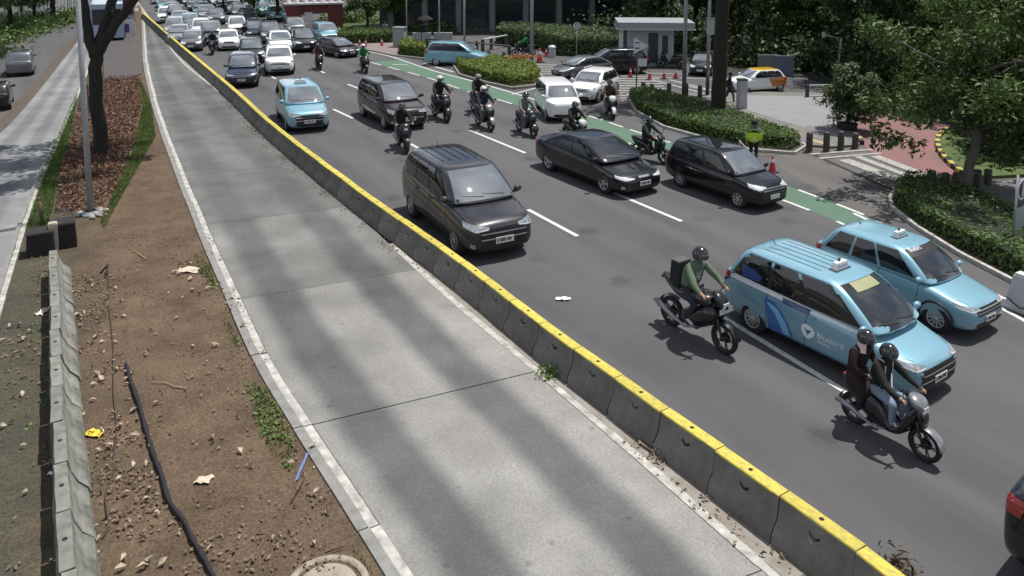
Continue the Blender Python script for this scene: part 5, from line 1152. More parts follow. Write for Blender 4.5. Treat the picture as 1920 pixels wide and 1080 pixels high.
    A('grille', pt([(L / 2, y, gz1) for y in np.linspace(-gw, gw, 5) * W], [(L / 2, y, gz0) for y in np.linspace(-gw * .86, gw * .86, 5) * W], (-1, 0, 0), 10, 4, .006), gm or TRIM)
    m = MB()
    for q in (.35, .72):
        z = lerp(gz0, gz1, q); pt([(L / 2, y, z + .014) for y in np.linspace(-gw, gw, 5) * W * .92], [(L / 2, y, z - .014) for y in np.linspace(-gw, gw, 5) * W * .92], (-1, 0, 0), 10, 1, .014, m)
    A('grille_bar', m, CHROME if chrome else PS)
    A('lower_intake', pt([(L / 2, y, gc + .235) for y in np.linspace(-.30, .30, 5) * W], [(L / 2, y, gc + .10) for y in np.linspace(-.36, .36, 5) * W], (-1, 0, 0), 8, 3, .008), TRIM)
    A('bumper_lip', pt([(L / 2, y, gc + .085) for y in np.linspace(-.40, .40, 7) * W], [(L / 2, y, gc + .055) for y in np.linspace(-.40, .40, 7) * W], (-1, 0, 0), 12, 1, .012), PS if chrome else TRIM)
    for sd in (1, -1): A('headlight_strip', pt([(L / 2 - .05, sd * (hl[0] + .02) * hw, zn - hl[2] + .055), (L / 2 - .12, sd * .72 * hw, zn - hl[2] + .03), (L / 2 - .36, sd * (hl[1] - .02) * hw, zn - hl[2] + .095)], [(L / 2 - .05, sd * (hl[0] + .02) * hw, zn - hl[2] + .035), (L / 2 - .12, sd * .72 * hw, zn - hl[2] + .01), (L / 2 - .34, sd * (hl[1] - .02) * hw, zn - hl[2] + .075)], (-1, -sd * .55, 0), 8, 1, .013), PLATE)
    h_, _, _, _ = bvh.ray_cast(Vector((L, 0, gc + .26)), Vector((-1, 0, 0))); fx = h_.x if h_ else L / 2
    m = MB(); m.box((fx + .022, 0, gc + .29), (.012, .43, .135)); A('number_plate', m, PLATE)
    if not low:
        rg = random.Random(len(key)); m = MB(); yy = -.19
        for grp in (1, 4, 3):
            for k in range(grp):
                m.box((fx + .030, yy + .018, gc + .295), (.004, .026, .07 if rg.random() < .8 else .05)); yy += .037
            yy += .028
        parts.append(('plate_ink', m.mesh('plate_ink', PLATEK), 'number_plate'))
        m = MB(); zz = max(zc + .05, zlo - .03) + .03
        for y0, y1 in ((.55, -.05), (-.05, -.62)):
            pc([(xa(zz) + .05, y0 * hw, zz + .02), (xa(zz) + .03, y1 * hw, zz + .085)], [(xa(zz) + .05, y0 * hw, zz), (xa(zz) + .03, y1 * hw, zz + .06)], (-1, 0, -.25), 6, 1, .018, m)
        A('wiper', m, TRIM)
        m = MB(); m.cyl((xr1 + .3, 0, zr - .03), (xr1 + .18, 0, zr + .12), .012, .005, 6); A('antenna', m, TRIM)
    if not low:
        for sd in (1, -1):
            A('bonnet_seam', pt([(L / 2 - .22, sd * .66 * hw, 2), (lerp(L / 2, xw0, .6), sd * .80 * hw, 2), (xw0 + .02, sd * .86 * hw, 2)], [(L / 2 - .22, sd * .645 * hw, 2), (lerp(L / 2, xw0, .6), sd * .785 * hw, 2), (xw0 + .02, sd * .845 * hw, 2)], (0, 0, -1), 10, 1, .004), TRIM)
    ty, ri = wheel_meshes(r, .20, spokes, rim or RIM)
    allv = np.array([v.co[:] for v in me.vertices])
    sel = allv[np.random.default_rng(1).choice(len(allv), min(900, len(allv)), False)]
    ext = allv[[i for a_ in range(3) for i in (allv[:, a_].argmin(), allv[:, a_].argmax())]]
    wv = np.array([(ax + dx * r, sd * (hw - .02), 0.0) for ax in (xf, xr) for sd in (1, -1) for dx in (-.2, .2)])
    mv = np.array([(xw0 - .34, sd * (hw + .15), zb + .09) for sd in (1, -1)])
    CT[key] = dict(parts=parts, tyre=ty, rim=ri, pts=np.concatenate([sel, ext, wv, mv]), bvh=bvh, bvc=bvc, L=L, W=W, H=H, hw=hw, zb=zb, xw0=xw0, xw1=xw1, xf=xf, xr=xr, gc=gc, zn=zn, zr=zr, r=r)
car_type('mpv', 4.40, 1.72, 1.69, 2.66, .80, .315, .19, .89, 1.06, 1.14, 1.07, 1.14, 1.15, 1.42, .40, -1.75, -2.12, (.34, .66), rails=False, chrome=1, gw=.34, gh=(.48, .15), hl=(.40, .94, .20, .06), lamp=LAMPD, spokes=8)
car_type('mpv_large', 4.76, 1.85, 1.88, 2.85, .92, .345, .18, .88, 1.12, 1.28, 1.16, 1.24, 1.26, 1.68, .50, -1.80, -2.30, (.36, .68), gw=.36, gh=(.52, .16), hl=(.50, .95, .17, .04), lamp=LAMPD, spokes=10, chrome=1)
car_type('suv', 4.40, 1.80, 1.78, 2.65, .84, .35, .22, .90, 1.08, 1.02, 1.11, 1.18, 1.21, 1.28, .30, -1.55, -2.10, (.37, .70), band=False, gw=.33, gh=(.28, .09), hl=(.46, .95, .17, .05), suvtrim=True, lamp=LAMPD, spokes=10)
car_type('suv_white', 4.35, 1.80, 1.63, 2.65, .84, .35, .22, .92, 1.05, .98, 1.05, 1.13, 1.14, 1.22, .28, -1.55, -2.05, (.38, .72), gw=.36, gh=(.22, .06), hl=(.5, .95, .16, .03), suvtrim=True, lamp=LAMPD, rails=PW)
car_type('sedan', 4.80, 1.87, 1.46, 2.92, .88, .345, .14, .70, .90, 1.10, .93, .99, 1.03, 1.55, .28, -.85, -2.10, (.42, .84), gw=.12, gh=(.12, .06), hl=(.40, .93, .16, .05), lamp=LAMPG, spokes=5, rim=RIM, roofw=.76, nose=.52)
car_type('hatch', 3.85, 1.67, 1.50, 2.50, .75, .30, .17, .84, .97, .86, .96, 1.02, 1.04, 1.0, .22, -1.40, -1.82, (.40, .80), gw=.30, gh=(.22, .08), hl=(.42, .94, .20, .03), low=True)
car_type('van_ev', 4.10, 1.72, 1.64, 2.65, .68, .32, .18, 1.00, 1.06, 1.20, 1.04, 1.07, 1.08, 1.50, .72, -1.72, -1.98, (.36, .72), gw=.12, gh=(.05, .02), hl=(.52, .93, .22, .08), lamp=LAMPD, low=True, gm=PW)
car_type('mpv_far', 4.40, 1.72, 1.69, 2.66, .80, .315, .19, .90, 1.04, 1.12, 1.03, 1.10, 1.12, 1.40, .40, -1.75, -2.12, (.34, .66), low=True, gw=.32, gh=(.26, .08))
CT['sedan_far'] = CT['sedan']

def fit_place(pts, bbox, yaw, s0=1.0, ws=1.2, fixs=None, at=None):
    """ground position and size (near 1) for which the outline of pts fills the pixel box; None = side not used"""
    c, s = math.cos(yaw), math.sin(yaw); Rm = np.array([[c, -s, 0], [s, c, 0], [0, 0, 1]]); Q = pts @ Rm.T
    def prj(x, y, sc):
        P = Q * sc + np.array([x, y, -CH]); zc = P[:, 1] * CO - P[:, 2] * SI; yc = -P[:, 1] * SI - P[:, 2] * CO
        u = 960 + FPX * P[:, 0] / zc; v = PROW + FPX * yc / zc
        return np.array([u.min(), v.min(), u.max(), v.max()])
    tgt = np.array([np.nan if b is None else b for b in bbox], float); use = ~np.isnan(tgt)
    xs = [b for b in (bbox[0], bbox[2]) if b is not None]
    g = G(sum(xs) / len(xs), (bbox[3] if bbox[3] is not None else bbox[1] + 60) - 12); p = np.array([g.x, g.y, s0])
    for it in range(25):
        r = (prj(*p) - tgt)[use]; size = 60.0
        r = np.append(r, ws * size * (p[2] - s0))
        J = []
        for k, e in enumerate((.05, .05, .01)):
            q = p.copy(); q[k] += e; rr = (prj(*q) - tgt)[use]; rr = np.append(rr, ws * size * (q[2] - s0)); J.append((rr - r) / e)
        J = np.array(J).T; dlt = np.linalg.lstsq(J, -r, rcond=None)[0]; dlt = np.clip(dlt, [-3, -4, -.05], [3, 4, .05]); p = p + dlt
    p[2] = min(1.16, max(.80, p[2]))
    return p, prj(*p)
DBG = []
SKIP_FAR = {'antenna', 'wiper', 'door_seam', 'door_handle', 'fog_lamp', 'sill_trim', 'plate_ink', 'rear_window', 'tail_light', 'grille_bar', 'bumper_lip', 'headlight_strip', 'bonnet_seam'}
def place_car(name, key, colour, label, cat='car', bbox=None, turn=0.0, pos=None, group=None, s=1.0, far=False, yaw=None, ws=1.2, rim=None, dark=False):
    T = CT[key]; yaw = (math.atan2(ROADDIR.y, ROADDIR.x) + R(turn)) if yaw is None else R(yaw)
    if pos is None:
        p, got = fit_place(T['pts'], bbox, yaw, s, ws); DBG.append((label[:30], [None if b is None else round(b) for b in bbox], got.round().tolist(), p.round(2).tolist())); x, y, s = p
    else: x, y = pos
    root = empty(name, (x, y, .002), yaw, label, cat, group, scale=s); made = {}
    for nm, me, par in T['parts']:
        if nm == 'wheel':
            w = empty('wheel', me); w.parent = root; w.rotation_euler = (0, 0, math.pi if par == 1 else 0)
            link('tyre', T['tyre'], w); link('rim', T['rim'], w, [rim, RIMD] if rim else None); continue
        if far and nm in SKIP_FAR: continue
        o = link(nm, me, made.get(par, root) if par else root)
        if par and par in made: pass
        made[nm] = o
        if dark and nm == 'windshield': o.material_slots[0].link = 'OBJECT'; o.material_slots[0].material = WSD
        if nm in ('body', 'mirror', 'door_handle') :
            o.material_slots[0].link = 'OBJECT'; o.material_slots[0].material = colour
    return root, T
def decal_text(T, root, body, size, centre, side, material, name, shear=0):
    """lettering laid on the car's side (side=-1 right, +1 left); centre=(x,z)"""
    cu = bpy.data.curves.new('txt', 'FONT'); cu.body = body; cu.size = size; cu.align_x = 'CENTER'; cu.align_y = 'CENTER'; cu.shear = shear; cu.resolution_u = 3; cu.extrude = 0
    o = bpy.data.objects.new('tmp', cu); COL.objects.link(o); dg = bpy.context.evaluated_depsgraph_get(); me = bpy.data.meshes.new_from_object(o.evaluated_get(dg)); bpy.data.objects.remove(o)
    for v in me.vertices:
        # text reads left to right seen from outside
        x = centre[0] - side * v.co.x * 1 if side == -1 else centre[0] - v.co.x
        x = centre[0] + (v.co.x if side == -1 else -v.co.x); z = centre[1] + v.co.y
        hit, n, _, _ = T['bvh'].ray_cast(Vector((x, side * 3, z)), Vector((0, -side, 0)))
        v.co = (hit + n * .010) if hit else Vector((x, side * T['hw'], z))
    me.materials.clear(); me.materials.append(material); me.update(); return link(name, me, root)
def side_poly(T, root, name, pts, material, side, off=.008, n=14):
    """flat shape (x,z outline pairs top/bottom) laid on the side"""
    P = Patch(T['bvh']); top = [(x, side * T['hw'], z) for x, z in pts[0]]; bot = [(x, side * T['hw'], z) for x, z in pts[1]]
    mb = P(top, bot, (0, -side, 0), n, 6, off); return mb.build(name, material, root)
TQ = 'cars waiting in the traffic queue'
# ---- nearest traffic
RT, T = place_car('minivan', 'mpv', PG, 'dark grey minivan driving beside the yellow topped barrier', 'minivan', (748, 272, 1001, 476), -2)
RS, T = place_car('sedan', 'sedan', PB, 'glossy black low sedan with sloping roof straddling the lane dashes', 'car', (1006, 237, 1236, 368), 3, dark=True)
place_car('minivan', 'mpv_far', PB, 'black minivan beside the bike lane passing the traffic officer', 'minivan', (1252, 250, 1471, 396), 2)
place_car('minivan', 'mpv', PBR, 'black minivan with bright headlights behind the helmeted scooter riders', 'minivan', (667, 140, 803, 242), -1)
LT, LTT = place_car('taxi', 'mpv_large', PT, 'large light blue taxi minivan with bird logo and swoosh on its side', 'taxi', (1370, 432, 1783, 752), 4, dark=True)
L2, L2T = place_car('taxi', 'suv', PT, 'light blue taxi with pale window pillars beside the larger blue taxi', 'taxi', (1545, 398, 1862, 640), 3, dark=True)
L3, L3T = place_car('taxi', 'mpv', PT, 'light blue taxi minivan driving along the barrier behind the dark grey minivan', 'taxi', (511, 150, 623, 242), -6)
place_car('suv', 'suv', PD, 'dark boxy car with sunlit windshield beside the barrier ahead of queue', 'car', (418, 100, 490, 160), -14)
place_car('suv', 'suv_white', PW, 'white sport utility car leading the middle queue lane', 'suv', (491, 87, 555, 137), -12)
place_car('car', 'van_ev', PW, 'white rounded small car turning out across the bike lane', 'car', (1004, 147, 1092, 224), yaw=-82)
place_car('suv', 'suv_white', PW, 'white sport utility car waiting behind the white rounded small car', 'suv', (1066, 128, 1157, 192), yaw=-118)
place_car('sedan', 'sedan', PGR, 'dark grey sedan turning out behind the white sport utility car', 'car', (1038, 108, 1150, 146), yaw=-150)
place_car('van', 'mpv_large', PB, 'long black van in front of the guard booth', 'van', (1095, 92, 1212, 140), yaw=-172)
L4, L4T = place_car('taxi', 'mpv', PT, 'light blue taxi seen side-on turning in behind the flowering island', 'taxi', (797, 81, 916, 123), yaw=-14)
YT, YTT = place_car('taxi', 'hatch', PW, 'white taxi with yellow roof and orange tail behind the pale pillar', 'taxi', (1372, 130, 1462, 178), yaw=-165)
place_car('sedan', 'sedan', PBR, 'long black sedan at the head of the lane by the lawn', 'car', (592, 71, 669, 109), 14)
place_car('car', 'hatch', PGN, 'dark parked car in the shade right of the guard booth', 'car', (1298, 106, 1335, 136), yaw=-110, far=True)
# ---- corner of a black vehicle with red tail lamp at the picture edge
place_car('car', 'suv', PB, 'black car with red tail lamp passing close to the barrier end', 'car', pos=tuple((G(2330, 1250))[:2]), s=.95, turn=8)
# ---- the queue
for key, col, lab, bb, tn in [
    ('sedan', PS, 'silver sedan tight against the barrier in the queue', (320, 52, 350, 78), -2), ('mpv_far', PS, 'silver minivan behind the silver sedan at the barrier', (312, 38, 340, 66), -2),
    ('hatch', PGR, 'grey hatchback in the queue behind the dark boxy car', (344, 60, 376, 95), -4), ('mpv_far', PW, 'white minivan in the queue left of the grey van', (365, 42, 388, 67), 0),
    ('mpv_large', PGR, 'grey van directly behind the lone queue motorcyclist', (379, 46, 412, 80), 0), ('hatch', PW, 'white hatchback with pinkish windshield in the queue', (410, 61, 446, 91), 0),
    ('mpv_far', PW, 'white minivan two places behind the leading white suv', (430, 37, 458, 63), 0), ('mpv_far', PD, 'dark blue minivan with bright windshield in the queue', (462, 44, 494, 73), 0),
    ('mpv_far', PGR, 'grey minivan behind the shiny white sedan', (488, 48, 526, 76), 0), ('sedan', PW, 'shiny white sedan behind the leading white suv', (503, 61, 549, 95), 0),
    ('mpv_far', PB, 'black minivan with light windshield beside the leading white suv', (449, 74, 494, 116), 0), ('mpv_far', PGN, 'dark green minivan with white plate in the right queue lane', (546, 56, 591, 95), 2),
    ('mpv_far', PT, 'pale blue taxi behind the long black sedan by the lawn', (588, 48, 634, 78), 6), ('mpv_far', PS, 'silver minivan behind the dark green minivan', (538, 42, 570, 64), 2),
    ('mpv_large', PB, 'tall black van tight behind the silver minivan at the barrier', (318, 10, 341, 46), 0), ('mpv_far', PT, 'pale blue taxi in the queue left of the white minivan', (343, 31, 367, 56), 0),
    ('hatch', PD, 'dark blue hatchback beside the pale blue queue taxi', (352, 46, 372, 66), 0), ('mpv_far', PW, 'white minivan far up the barrier lane', (300, 20, 320, 40), 0)]:
    place_car({'hatch': 'hatchback', 'sedan': 'sedan', 'mpv_far': 'minivan', 'mpv_large': 'van'}[key], key, col, lab, {'hatch': 'car', 'sedan': 'car', 'mpv_far': 'minivan', 'mpv_large': 'van'}[key], bb, tn - 9, group=TQ, far=True, ws=1.6)
rq = random.Random(3)
for lane, vv in enumerate((9.2, 12.4, 15.6, 18.6)):
    u = -80 - rq.random() * 3
    while u > -135:
        pnt = ROADDIR * u + ROADN * (vv + (abs(u) - 70) * .05 + rq.uniform(-.2, .2)); ck = rq.choice(['white', 'white', 'silver', 'black', 'grey', 'blue'])
        place_car('queued_car', rq.choice(['mpv_far', 'hatch', 'sedan']), {'white': PW, 'silver': PS, 'black': PB, 'grey': PGR, 'blue': PT}[ck], ck + ' car in the distant packed end of the traffic queue', 'car', pos=(pnt.x, pnt.y), group='distant queued cars', far=True, turn=-8 + rq.uniform(-2, 2))
        u -= rq.uniform(5.6, 7.5)
# left carriageway, seen past the lamp post
place_car('car', 'hatch', PB, 'black car on the road beyond the second bus lane', 'car', (-40, 156, 23, 208), turn=180, far=True)
place_car('suv', 'mpv_far', PGR, 'dark grey car in the shade of the far road', 'car', (16, 96, 62, 142), turn=180, far=True)

# ---- taxi liveries
TXW = mat('livery_white', (.78, .80, .82), .45); TXB = mat('livery_royal_blue', (.04, .14, .42), .4, 0, .6); TXL = mat('livery_sky_blue', (.20, .48, .75), .4, 0, .6); TXN = mat('livery_navy', (.03, .06, .20), .4, 0, .6)
SDN = mat('livery_slate', (.085, .20, .29), .34, .25, 1.0); SIGNM = mat('roof_sign', (.75, .76, .76), .4); SIGND = mat('roof_sign_dark', (.06, .07, .09), .4); SUNSTRIP = mat('sun_strip', (.30, .31, .16), .4)
def roof_sign(T, root, x, txt=True):
    m = MB(); m.box((0, 0, .02), (.20, .52, .03), 1); m.box((0, 0, .10), (.13, .44, .15), 0, tp=.82); m.cyl((-.02, .0, .17), (-.02, .0, .24), .03, .03, 8, 1)
    o = m.build('roof_sign', [SIGNM, SIGND], root); o.location = (x, 0, T['zr'] - .03)
    if txt:
        cu = bpy.data.curves.new('t', 'FONT'); cu.body = 'Bluebird'; cu.size = .10; cu.align_x = 'CENTER'; cu.align_y = 'CENTER'; cu.resolution_u = 2
        t = bpy.data.objects.new('t', cu); COL.objects.link(t); dg = bpy.context.evaluated_depsgraph_get(); me = bpy.data.meshes.new_from_object(t.evaluated_get(dg)); bpy.data.objects.remove(t)
        me.materials.clear(); me.materials.append(TXN); q = link('sign_lettering', me, o); q.location = (.072, 0, .10); q.rotation_euler = (R(90), 0, R(90))
for rt, tt, xo in ((LT, LTT, -.35), (L2, L2T, -.45), (L3, L3T, -.45)): roof_sign(tt, rt, tt['xw1'] + xo, rt is not L3)
hwL = LTT['hw']; zbL = LTT['zb']
for sd in (-1,):
    side_poly(LTT, LT, 'belt_stripe', ([(1.55, zbL - .03), (-2.1, zbL + .07)], [(1.55, zbL - .12), (-2.1, zbL - .06)]), TXW, sd, .006, 20)
    arc = [(x, .30 + .66 * math.sqrt(max(0, 1 - ((x + 1.15) / .95) ** 2)) if x > -1.15 else .96) for x in np.linspace(-.98, -.2, 8)]
    side_poly(LTT, LT, 'royal_swoosh', ([(-1.05, .98), (-.85, .98), (-.62, .85), (-.42, .62), (-.30, .34)], [(-1.05, .90), (-.98, .62), (-.95, .42), (-.94, .34), (-.93, .30)]), TXB, sd, .009, 16)
    side_poly(LTT, LT, 'sky_swoosh', ([(-.98, .93), (-.70, .86), (-.48, .62), (-.36, .36)], [(-.98, .88), (-.78, .74), (-.62, .52), (-.55, .34)]), TXL, sd, .012, 14)
    side_poly(LTT, LT, 'quarter_badge', ([(-1.78, zbL + .34), (-1.45, zbL + .33), (-1.18, zbL + .22)], [(-1.72, zbL + .08), (-1.45, zbL + .07), (-1.22, zbL + .10)]), TXN, sd, .014, 10)
    side_poly(LTT, LT, 'door_badge', ([(-.62, zbL - .02), (.10, zbL - .03)], [(-.58, zbL - .13), (.06, zbL - .15)]), TXN, sd, .013, 10)
    decal_text(LTT, LT, 'Bluebird  prime', .10, (-.26, zbL - .085), sd, TXW, 'badge_lettering')
    decal_text(LTT, LT, 'Bluebird', .185, (.60, .68), sd, TXW, 'bird_lettering'); decal_text(LTT, LT, 'PRIME', .11, (.46, .54), sd, TXW, 'bird_lettering')
    # bird emblem: white drop with a dark bird inside
    P = Patch(LTT['bvh']); m = MB()
    for k in range(16):
        a0, a1 = 2 * math.pi * k / 16, 2 * math.pi * (k + 1) / 16; f = lambda a, s_: (.08 + s_ * .16 * math.cos(a) * (1 + .25 * math.sin(a)), sd * hwL, .66 + s_ * .15 * math.sin(a) * (1 - .2 * math.cos(a)))
        P([f(a0, 1), f(a1, 1)], [f(a0, .05), f(a1, .05)], (0, -sd, 0), 1, 3, .010, m)
    m.build('bird_emblem', TXW, LT)
    m = P([(-.02, sd * hwL, .72), (.06, sd * hwL, .70), (.18, sd * hwL, .72)], [(.02, sd * hwL, .66), (.07, sd * hwL, .58), (.14, sd * hwL, .68)], (0, -sd, 0), 6, 3, .013); m.build('bird_shape', SDN, LT)
# roof ribs and windshield strips
for rt, tt in ((LT, LTT), (RT, CT['mpv'])):
    Pz = Patch(tt['bvc'])
    for y in (-.42, -.22, 0, .22, .42):
        m = MB(); Pz([(tt['xw1'] - .5, y - .03, 2), (-1.5, y - .03, 2)], [(tt['xw1'] - .5, y + .03, 2), (-1.5, y + .03, 2)], (0, 0, -1), 10, 2, .012, m); o = m.build('roof_rib', PT if rt is LT else PG, rt)
Pz = Patch(LTT['bvc']); z1 = LTT['zr'] - .12; m = Pz([(.5, -.40, z1), (.5, .34, z1)], [(.6, -.42, z1 - .14), (.6, .36, z1 - .14)], (-1, 0, -.25), 6, 2, .016); m.build('sun_visor_sheet', SUNSTRIP, LT)
Pz = Patch(L2T['bvc']); z1 = L2T['zr'] - .10; m = Pz([(.4, -.6, z1), (.4, .6, z1)], [(.5, -.63, z1 - .13), (.5, .63, z1 - .13)], (-1, 0, -.25), 8, 2, .012); m.build('sun_strip', TRIM, L2)
def front_text(T, root, body, size, c, m, nm):
    cu = bpy.data.curves.new('t', 'FONT'); cu.body = body; cu.size = size; cu.align_x = 'CENTER'; cu.align_y = 'CENTER'; cu.resolution_u = 2
    t = bpy.data.objects.new('t', cu); COL.objects.link(t); dg = bpy.context.evaluated_depsgraph_get(); me = bpy.data.meshes.new_from_object(t.evaluated_get(dg)); bpy.data.objects.remove(t)
    d = Vector((-1, 0, -.25)).normalized()
    for v in me.vertices:
        p = Vector((1, c[0] + v.co.x, c[1] + v.co.y + .2)); hit, n, _, _ = T['bvc'].ray_cast(p + Vector((1, 0, .25)), d)
        v.co = hit + n * .018 if hit else p
    me.materials.clear(); me.materials.append(m); link(nm, me, root)
front_text(L2T, L2, 'Bluebird', .13, (-.30, L2T['zr'] - .16), TXW, 'strip_lettering')
decal_text(L2T, L2, 'Bluebird', .15, (.15, .72), -1, TXW, 'bird_lettering')
# yellow roof and orange rear of the small white taxi
Pz = Patch(YTT['bvc']); m = Pz([(.25, -.62, 2), (-1.55, -.62, 2)], [(.25, .62, 2), (-1.55, .62, 2)], (0, 0, -1), 12, 6, .010); m.build('yellow_roof', PYEL, YT)
for sd in (1, -1): side_poly(YTT, YT, 'orange_panel', ([(-.45, .93), (-1.8, .95)], [(-.75, .4), (-1.8, .4)]), mat('orange_paint', (.45, .14, .02), .35, 0, 1), sd, .008, 8)
# ================================================================ people (one continuous skinned body) and motorcycles
SKIN = mat('skin', (.36, .20, .13), .6); SHOE = mat('dark_shoe', (.03, .028, .026), .6); SHOEW = mat('pale_shoe', (.55, .53, .50), .6)
def cloth(name, c): return mat(name, c, .9, var=.25, vsc=14, bump=.25, bsc=30)
CBLK = cloth('black_cloth', (.010, .010, .011)); CGRN = cloth('green_hoodie', (.12, .17, .11)); CDEN = cloth('dark_jeans', (.030, .030, .045)); CJEAN = cloth('light_jeans', (.22, .28, .38)); CMAR = cloth('maroon_black_cloth', (.022, .011, .014))
CGRY = cloth('grey_cloth', (.16, .16, .165)); CWHT = cloth('white_cloth', (.58, .58, .56)); CNAV = cloth('navy_cloth', (.012, .016, .03)); CBRN = cloth('brown_cloth', (.07, .045, .03)); CGOJ = cloth('bright_green_jacket', (.02, .16, .06)); CVEST = mat('hi_vis_vest', (.42, .62, .03), .7, emit=0)
HBLK = mat('black_helmet', (.010, .010, .011), .15, 0, 1.0); HWHT = mat('white_helmet', (.6, .6, .58), .2, 0, 1.0); HPNK = mat('pink_white_cloth', (.62, .47, .48), .8); HGRY = mat('grey_helmet', (.2, .2, .21), .2, 0, 1.0); VISOR = mat('visor', (.06, .065, .07), .05, 0, .6)
def skeleton(kind):
    """joints: name -> (pos, radius); bones: (a, b, cloth zone)"""
    J = {}; B = []
    def j(n, p, r): J[n] = (Vector(p), r)
    def b(a, c, z): B.append((a, c, z))
    if kind in ('rider', 'pillion', 'sport'):
        dx, dz = {'rider': (0, 0), 'pillion': (-.46, .07), 'sport': (.0, .02)}[kind]; ln = {'rider': 0, 'pillion': .02, 'sport': .10}[kind]
        j('pelvis', (-.22 + dx, 0, .90 + dz), .165); j('spine', (-.20 + dx + ln * .3, 0, 1.10 + dz), .158); j('chest', (-.15 + dx + ln * .8, 0, 1.30 + dz), .178); j('neck', (-.10 + dx + ln, 0, 1.47 + dz), .062)
        j('head', (-.06 + dx + ln, 0, 1.60 + dz), .092); j('crown', (-.05 + dx + ln, 0, 1.68 + dz), .075)
        for s, n in ((1, 'l'), (-1, 'r')):
            j('sh' + n, (-.14 + dx + ln * .8, .20 * s, 1.385 + dz), .092)
            if kind == 'pillion':
                j('el' + n, (-.08 + dx, .30 * s, 1.14 + dz), .066); j('wr' + n, (.12 + dx, .22 * s, 1.05 + dz), .038); hd = Vector((.07, -.05 * s, -.01))
                j('kn' + n, (.10 + dx, .26 * s, .80 + dz), .078); j('an' + n, (.02 + dx, .23 * s, .44), .048); j('to' + n, (.20 + dx, .25 * s, .38), .042)
            else:
                hx, hz = (.42, 1.03) if kind == 'rider' else (.42, 1.04)
                j('el' + n, (.10 + ln, .32 * s, 1.15 + dz), .066); j('wr' + n, (hx - .10, .31 * s, hz + .035), .038); hd = Vector((.075, .0, -.012))
                if kind == 'rider': j('kn' + n, (.17, .18 * s, .82), .080); j('an' + n, (.13, .15 * s, .44), .050); j('to' + n, (.31, .16 * s, .385), .044)
                else: j('kn' + n, (.13, .22 * s, .76), .080); j('an' + n, (-.10, .18 * s, .42), .050); j('to' + n, (.10, .20 * s, .36), .044)
            j('hp' + n, (-.20 + dx, .10 * s, .875 + dz), .105); J['hd' + n] = (J['wr' + n][0] + hd, .034)
    else:
        st = {'stand': 0, 'walk': .26}[kind]
        j('pelvis', (0, 0, .95), .138); j('spine', (0, 0, 1.13), .128); j('chest', (.01, 0, 1.30), .150); j('neck', (.015, 0, 1.465), .058); j('head', (.035, 0, 1.575), .092); j('crown', (.03, 0, 1.645), .075)
        for s, n in ((1, 'l'), (-1, 'r')):
            w = st * s
            j('sh' + n, (0, .185 * s, 1.395), .072); j('el' + n, (-.03 - w * .5, .27 * s, 1.13), .050); j('wr' + n, (.06 - w * .8, .28 * s, .90), .034); J['hd' + n] = (J['wr' + n][0] + Vector((.01, 0, -.07)), .030)
            j('hp' + n, (0, .09 * s, .92), .098); j('kn' + n, (.04 + w * .6, .10 * s, .50), .066); j('an' + n, (-.02 + w * (1.0 if w > 0 else 1.25), .105 * s, .085 + (.06 if w < 0 else 0)), .044); J['to' + n] = (J['an' + n][0] + Vector((.17, .01 * s, -.045)), .038)
    b('pelvis', 'spine', 't'); b('spine', 'chest', 't'); b('chest', 'neck', 't'); b('neck', 'head', 's'); b('head', 'crown', 's')
    for s, n in ((1, 'l'), (-1, 'r')):
        b('chest', 'sh' + n, 't'); b('sh' + n, 'el' + n, 't'); b('el' + n, 'wr' + n, 't'); b('wr' + n, 'hd' + n, 's')
        b('pelvis', 'hp' + n, 'p'); b('hp' + n, 'kn' + n, 'p'); b('kn' + n, 'an' + n, 'p'); b('an' + n, 'to' + n, 'f')
        h = J['hd' + n][0]; f = (h - J['wr' + n][0]).normalized(); sd = Vector((0, s, 0)); dn = Vector((0, 0, -1)) if abs(f.z) < .7 else Vector((1, 0, 0))
        for k in range(4):
            q = h + sd * (.027 - .018 * k) ; l_ = (.030, .036, .034, .026)[k]
            J['f%d%s' % (k, n)] = (q + f * (.035 + l_ * .4), .0095); J['g%d%s' % (k, n)] = (q + f * (.035 + l_) + dn * (.030 + l_ * .3), .008)
            b('hd' + n, 'f%d%s' % (k, n), 's'); b('f%d%s' % (k, n), 'g%d%s' % (k, n), 's')
        J['t0' + n] = (h - sd * .045 + f * .005 + dn * .008, .011); J['t1' + n] = (h - sd * .050 + f * .036 + dn * .028, .009); b('wr' + n, 't0' + n, 's'); b('t0' + n, 't1' + n, 's')
    return J, B
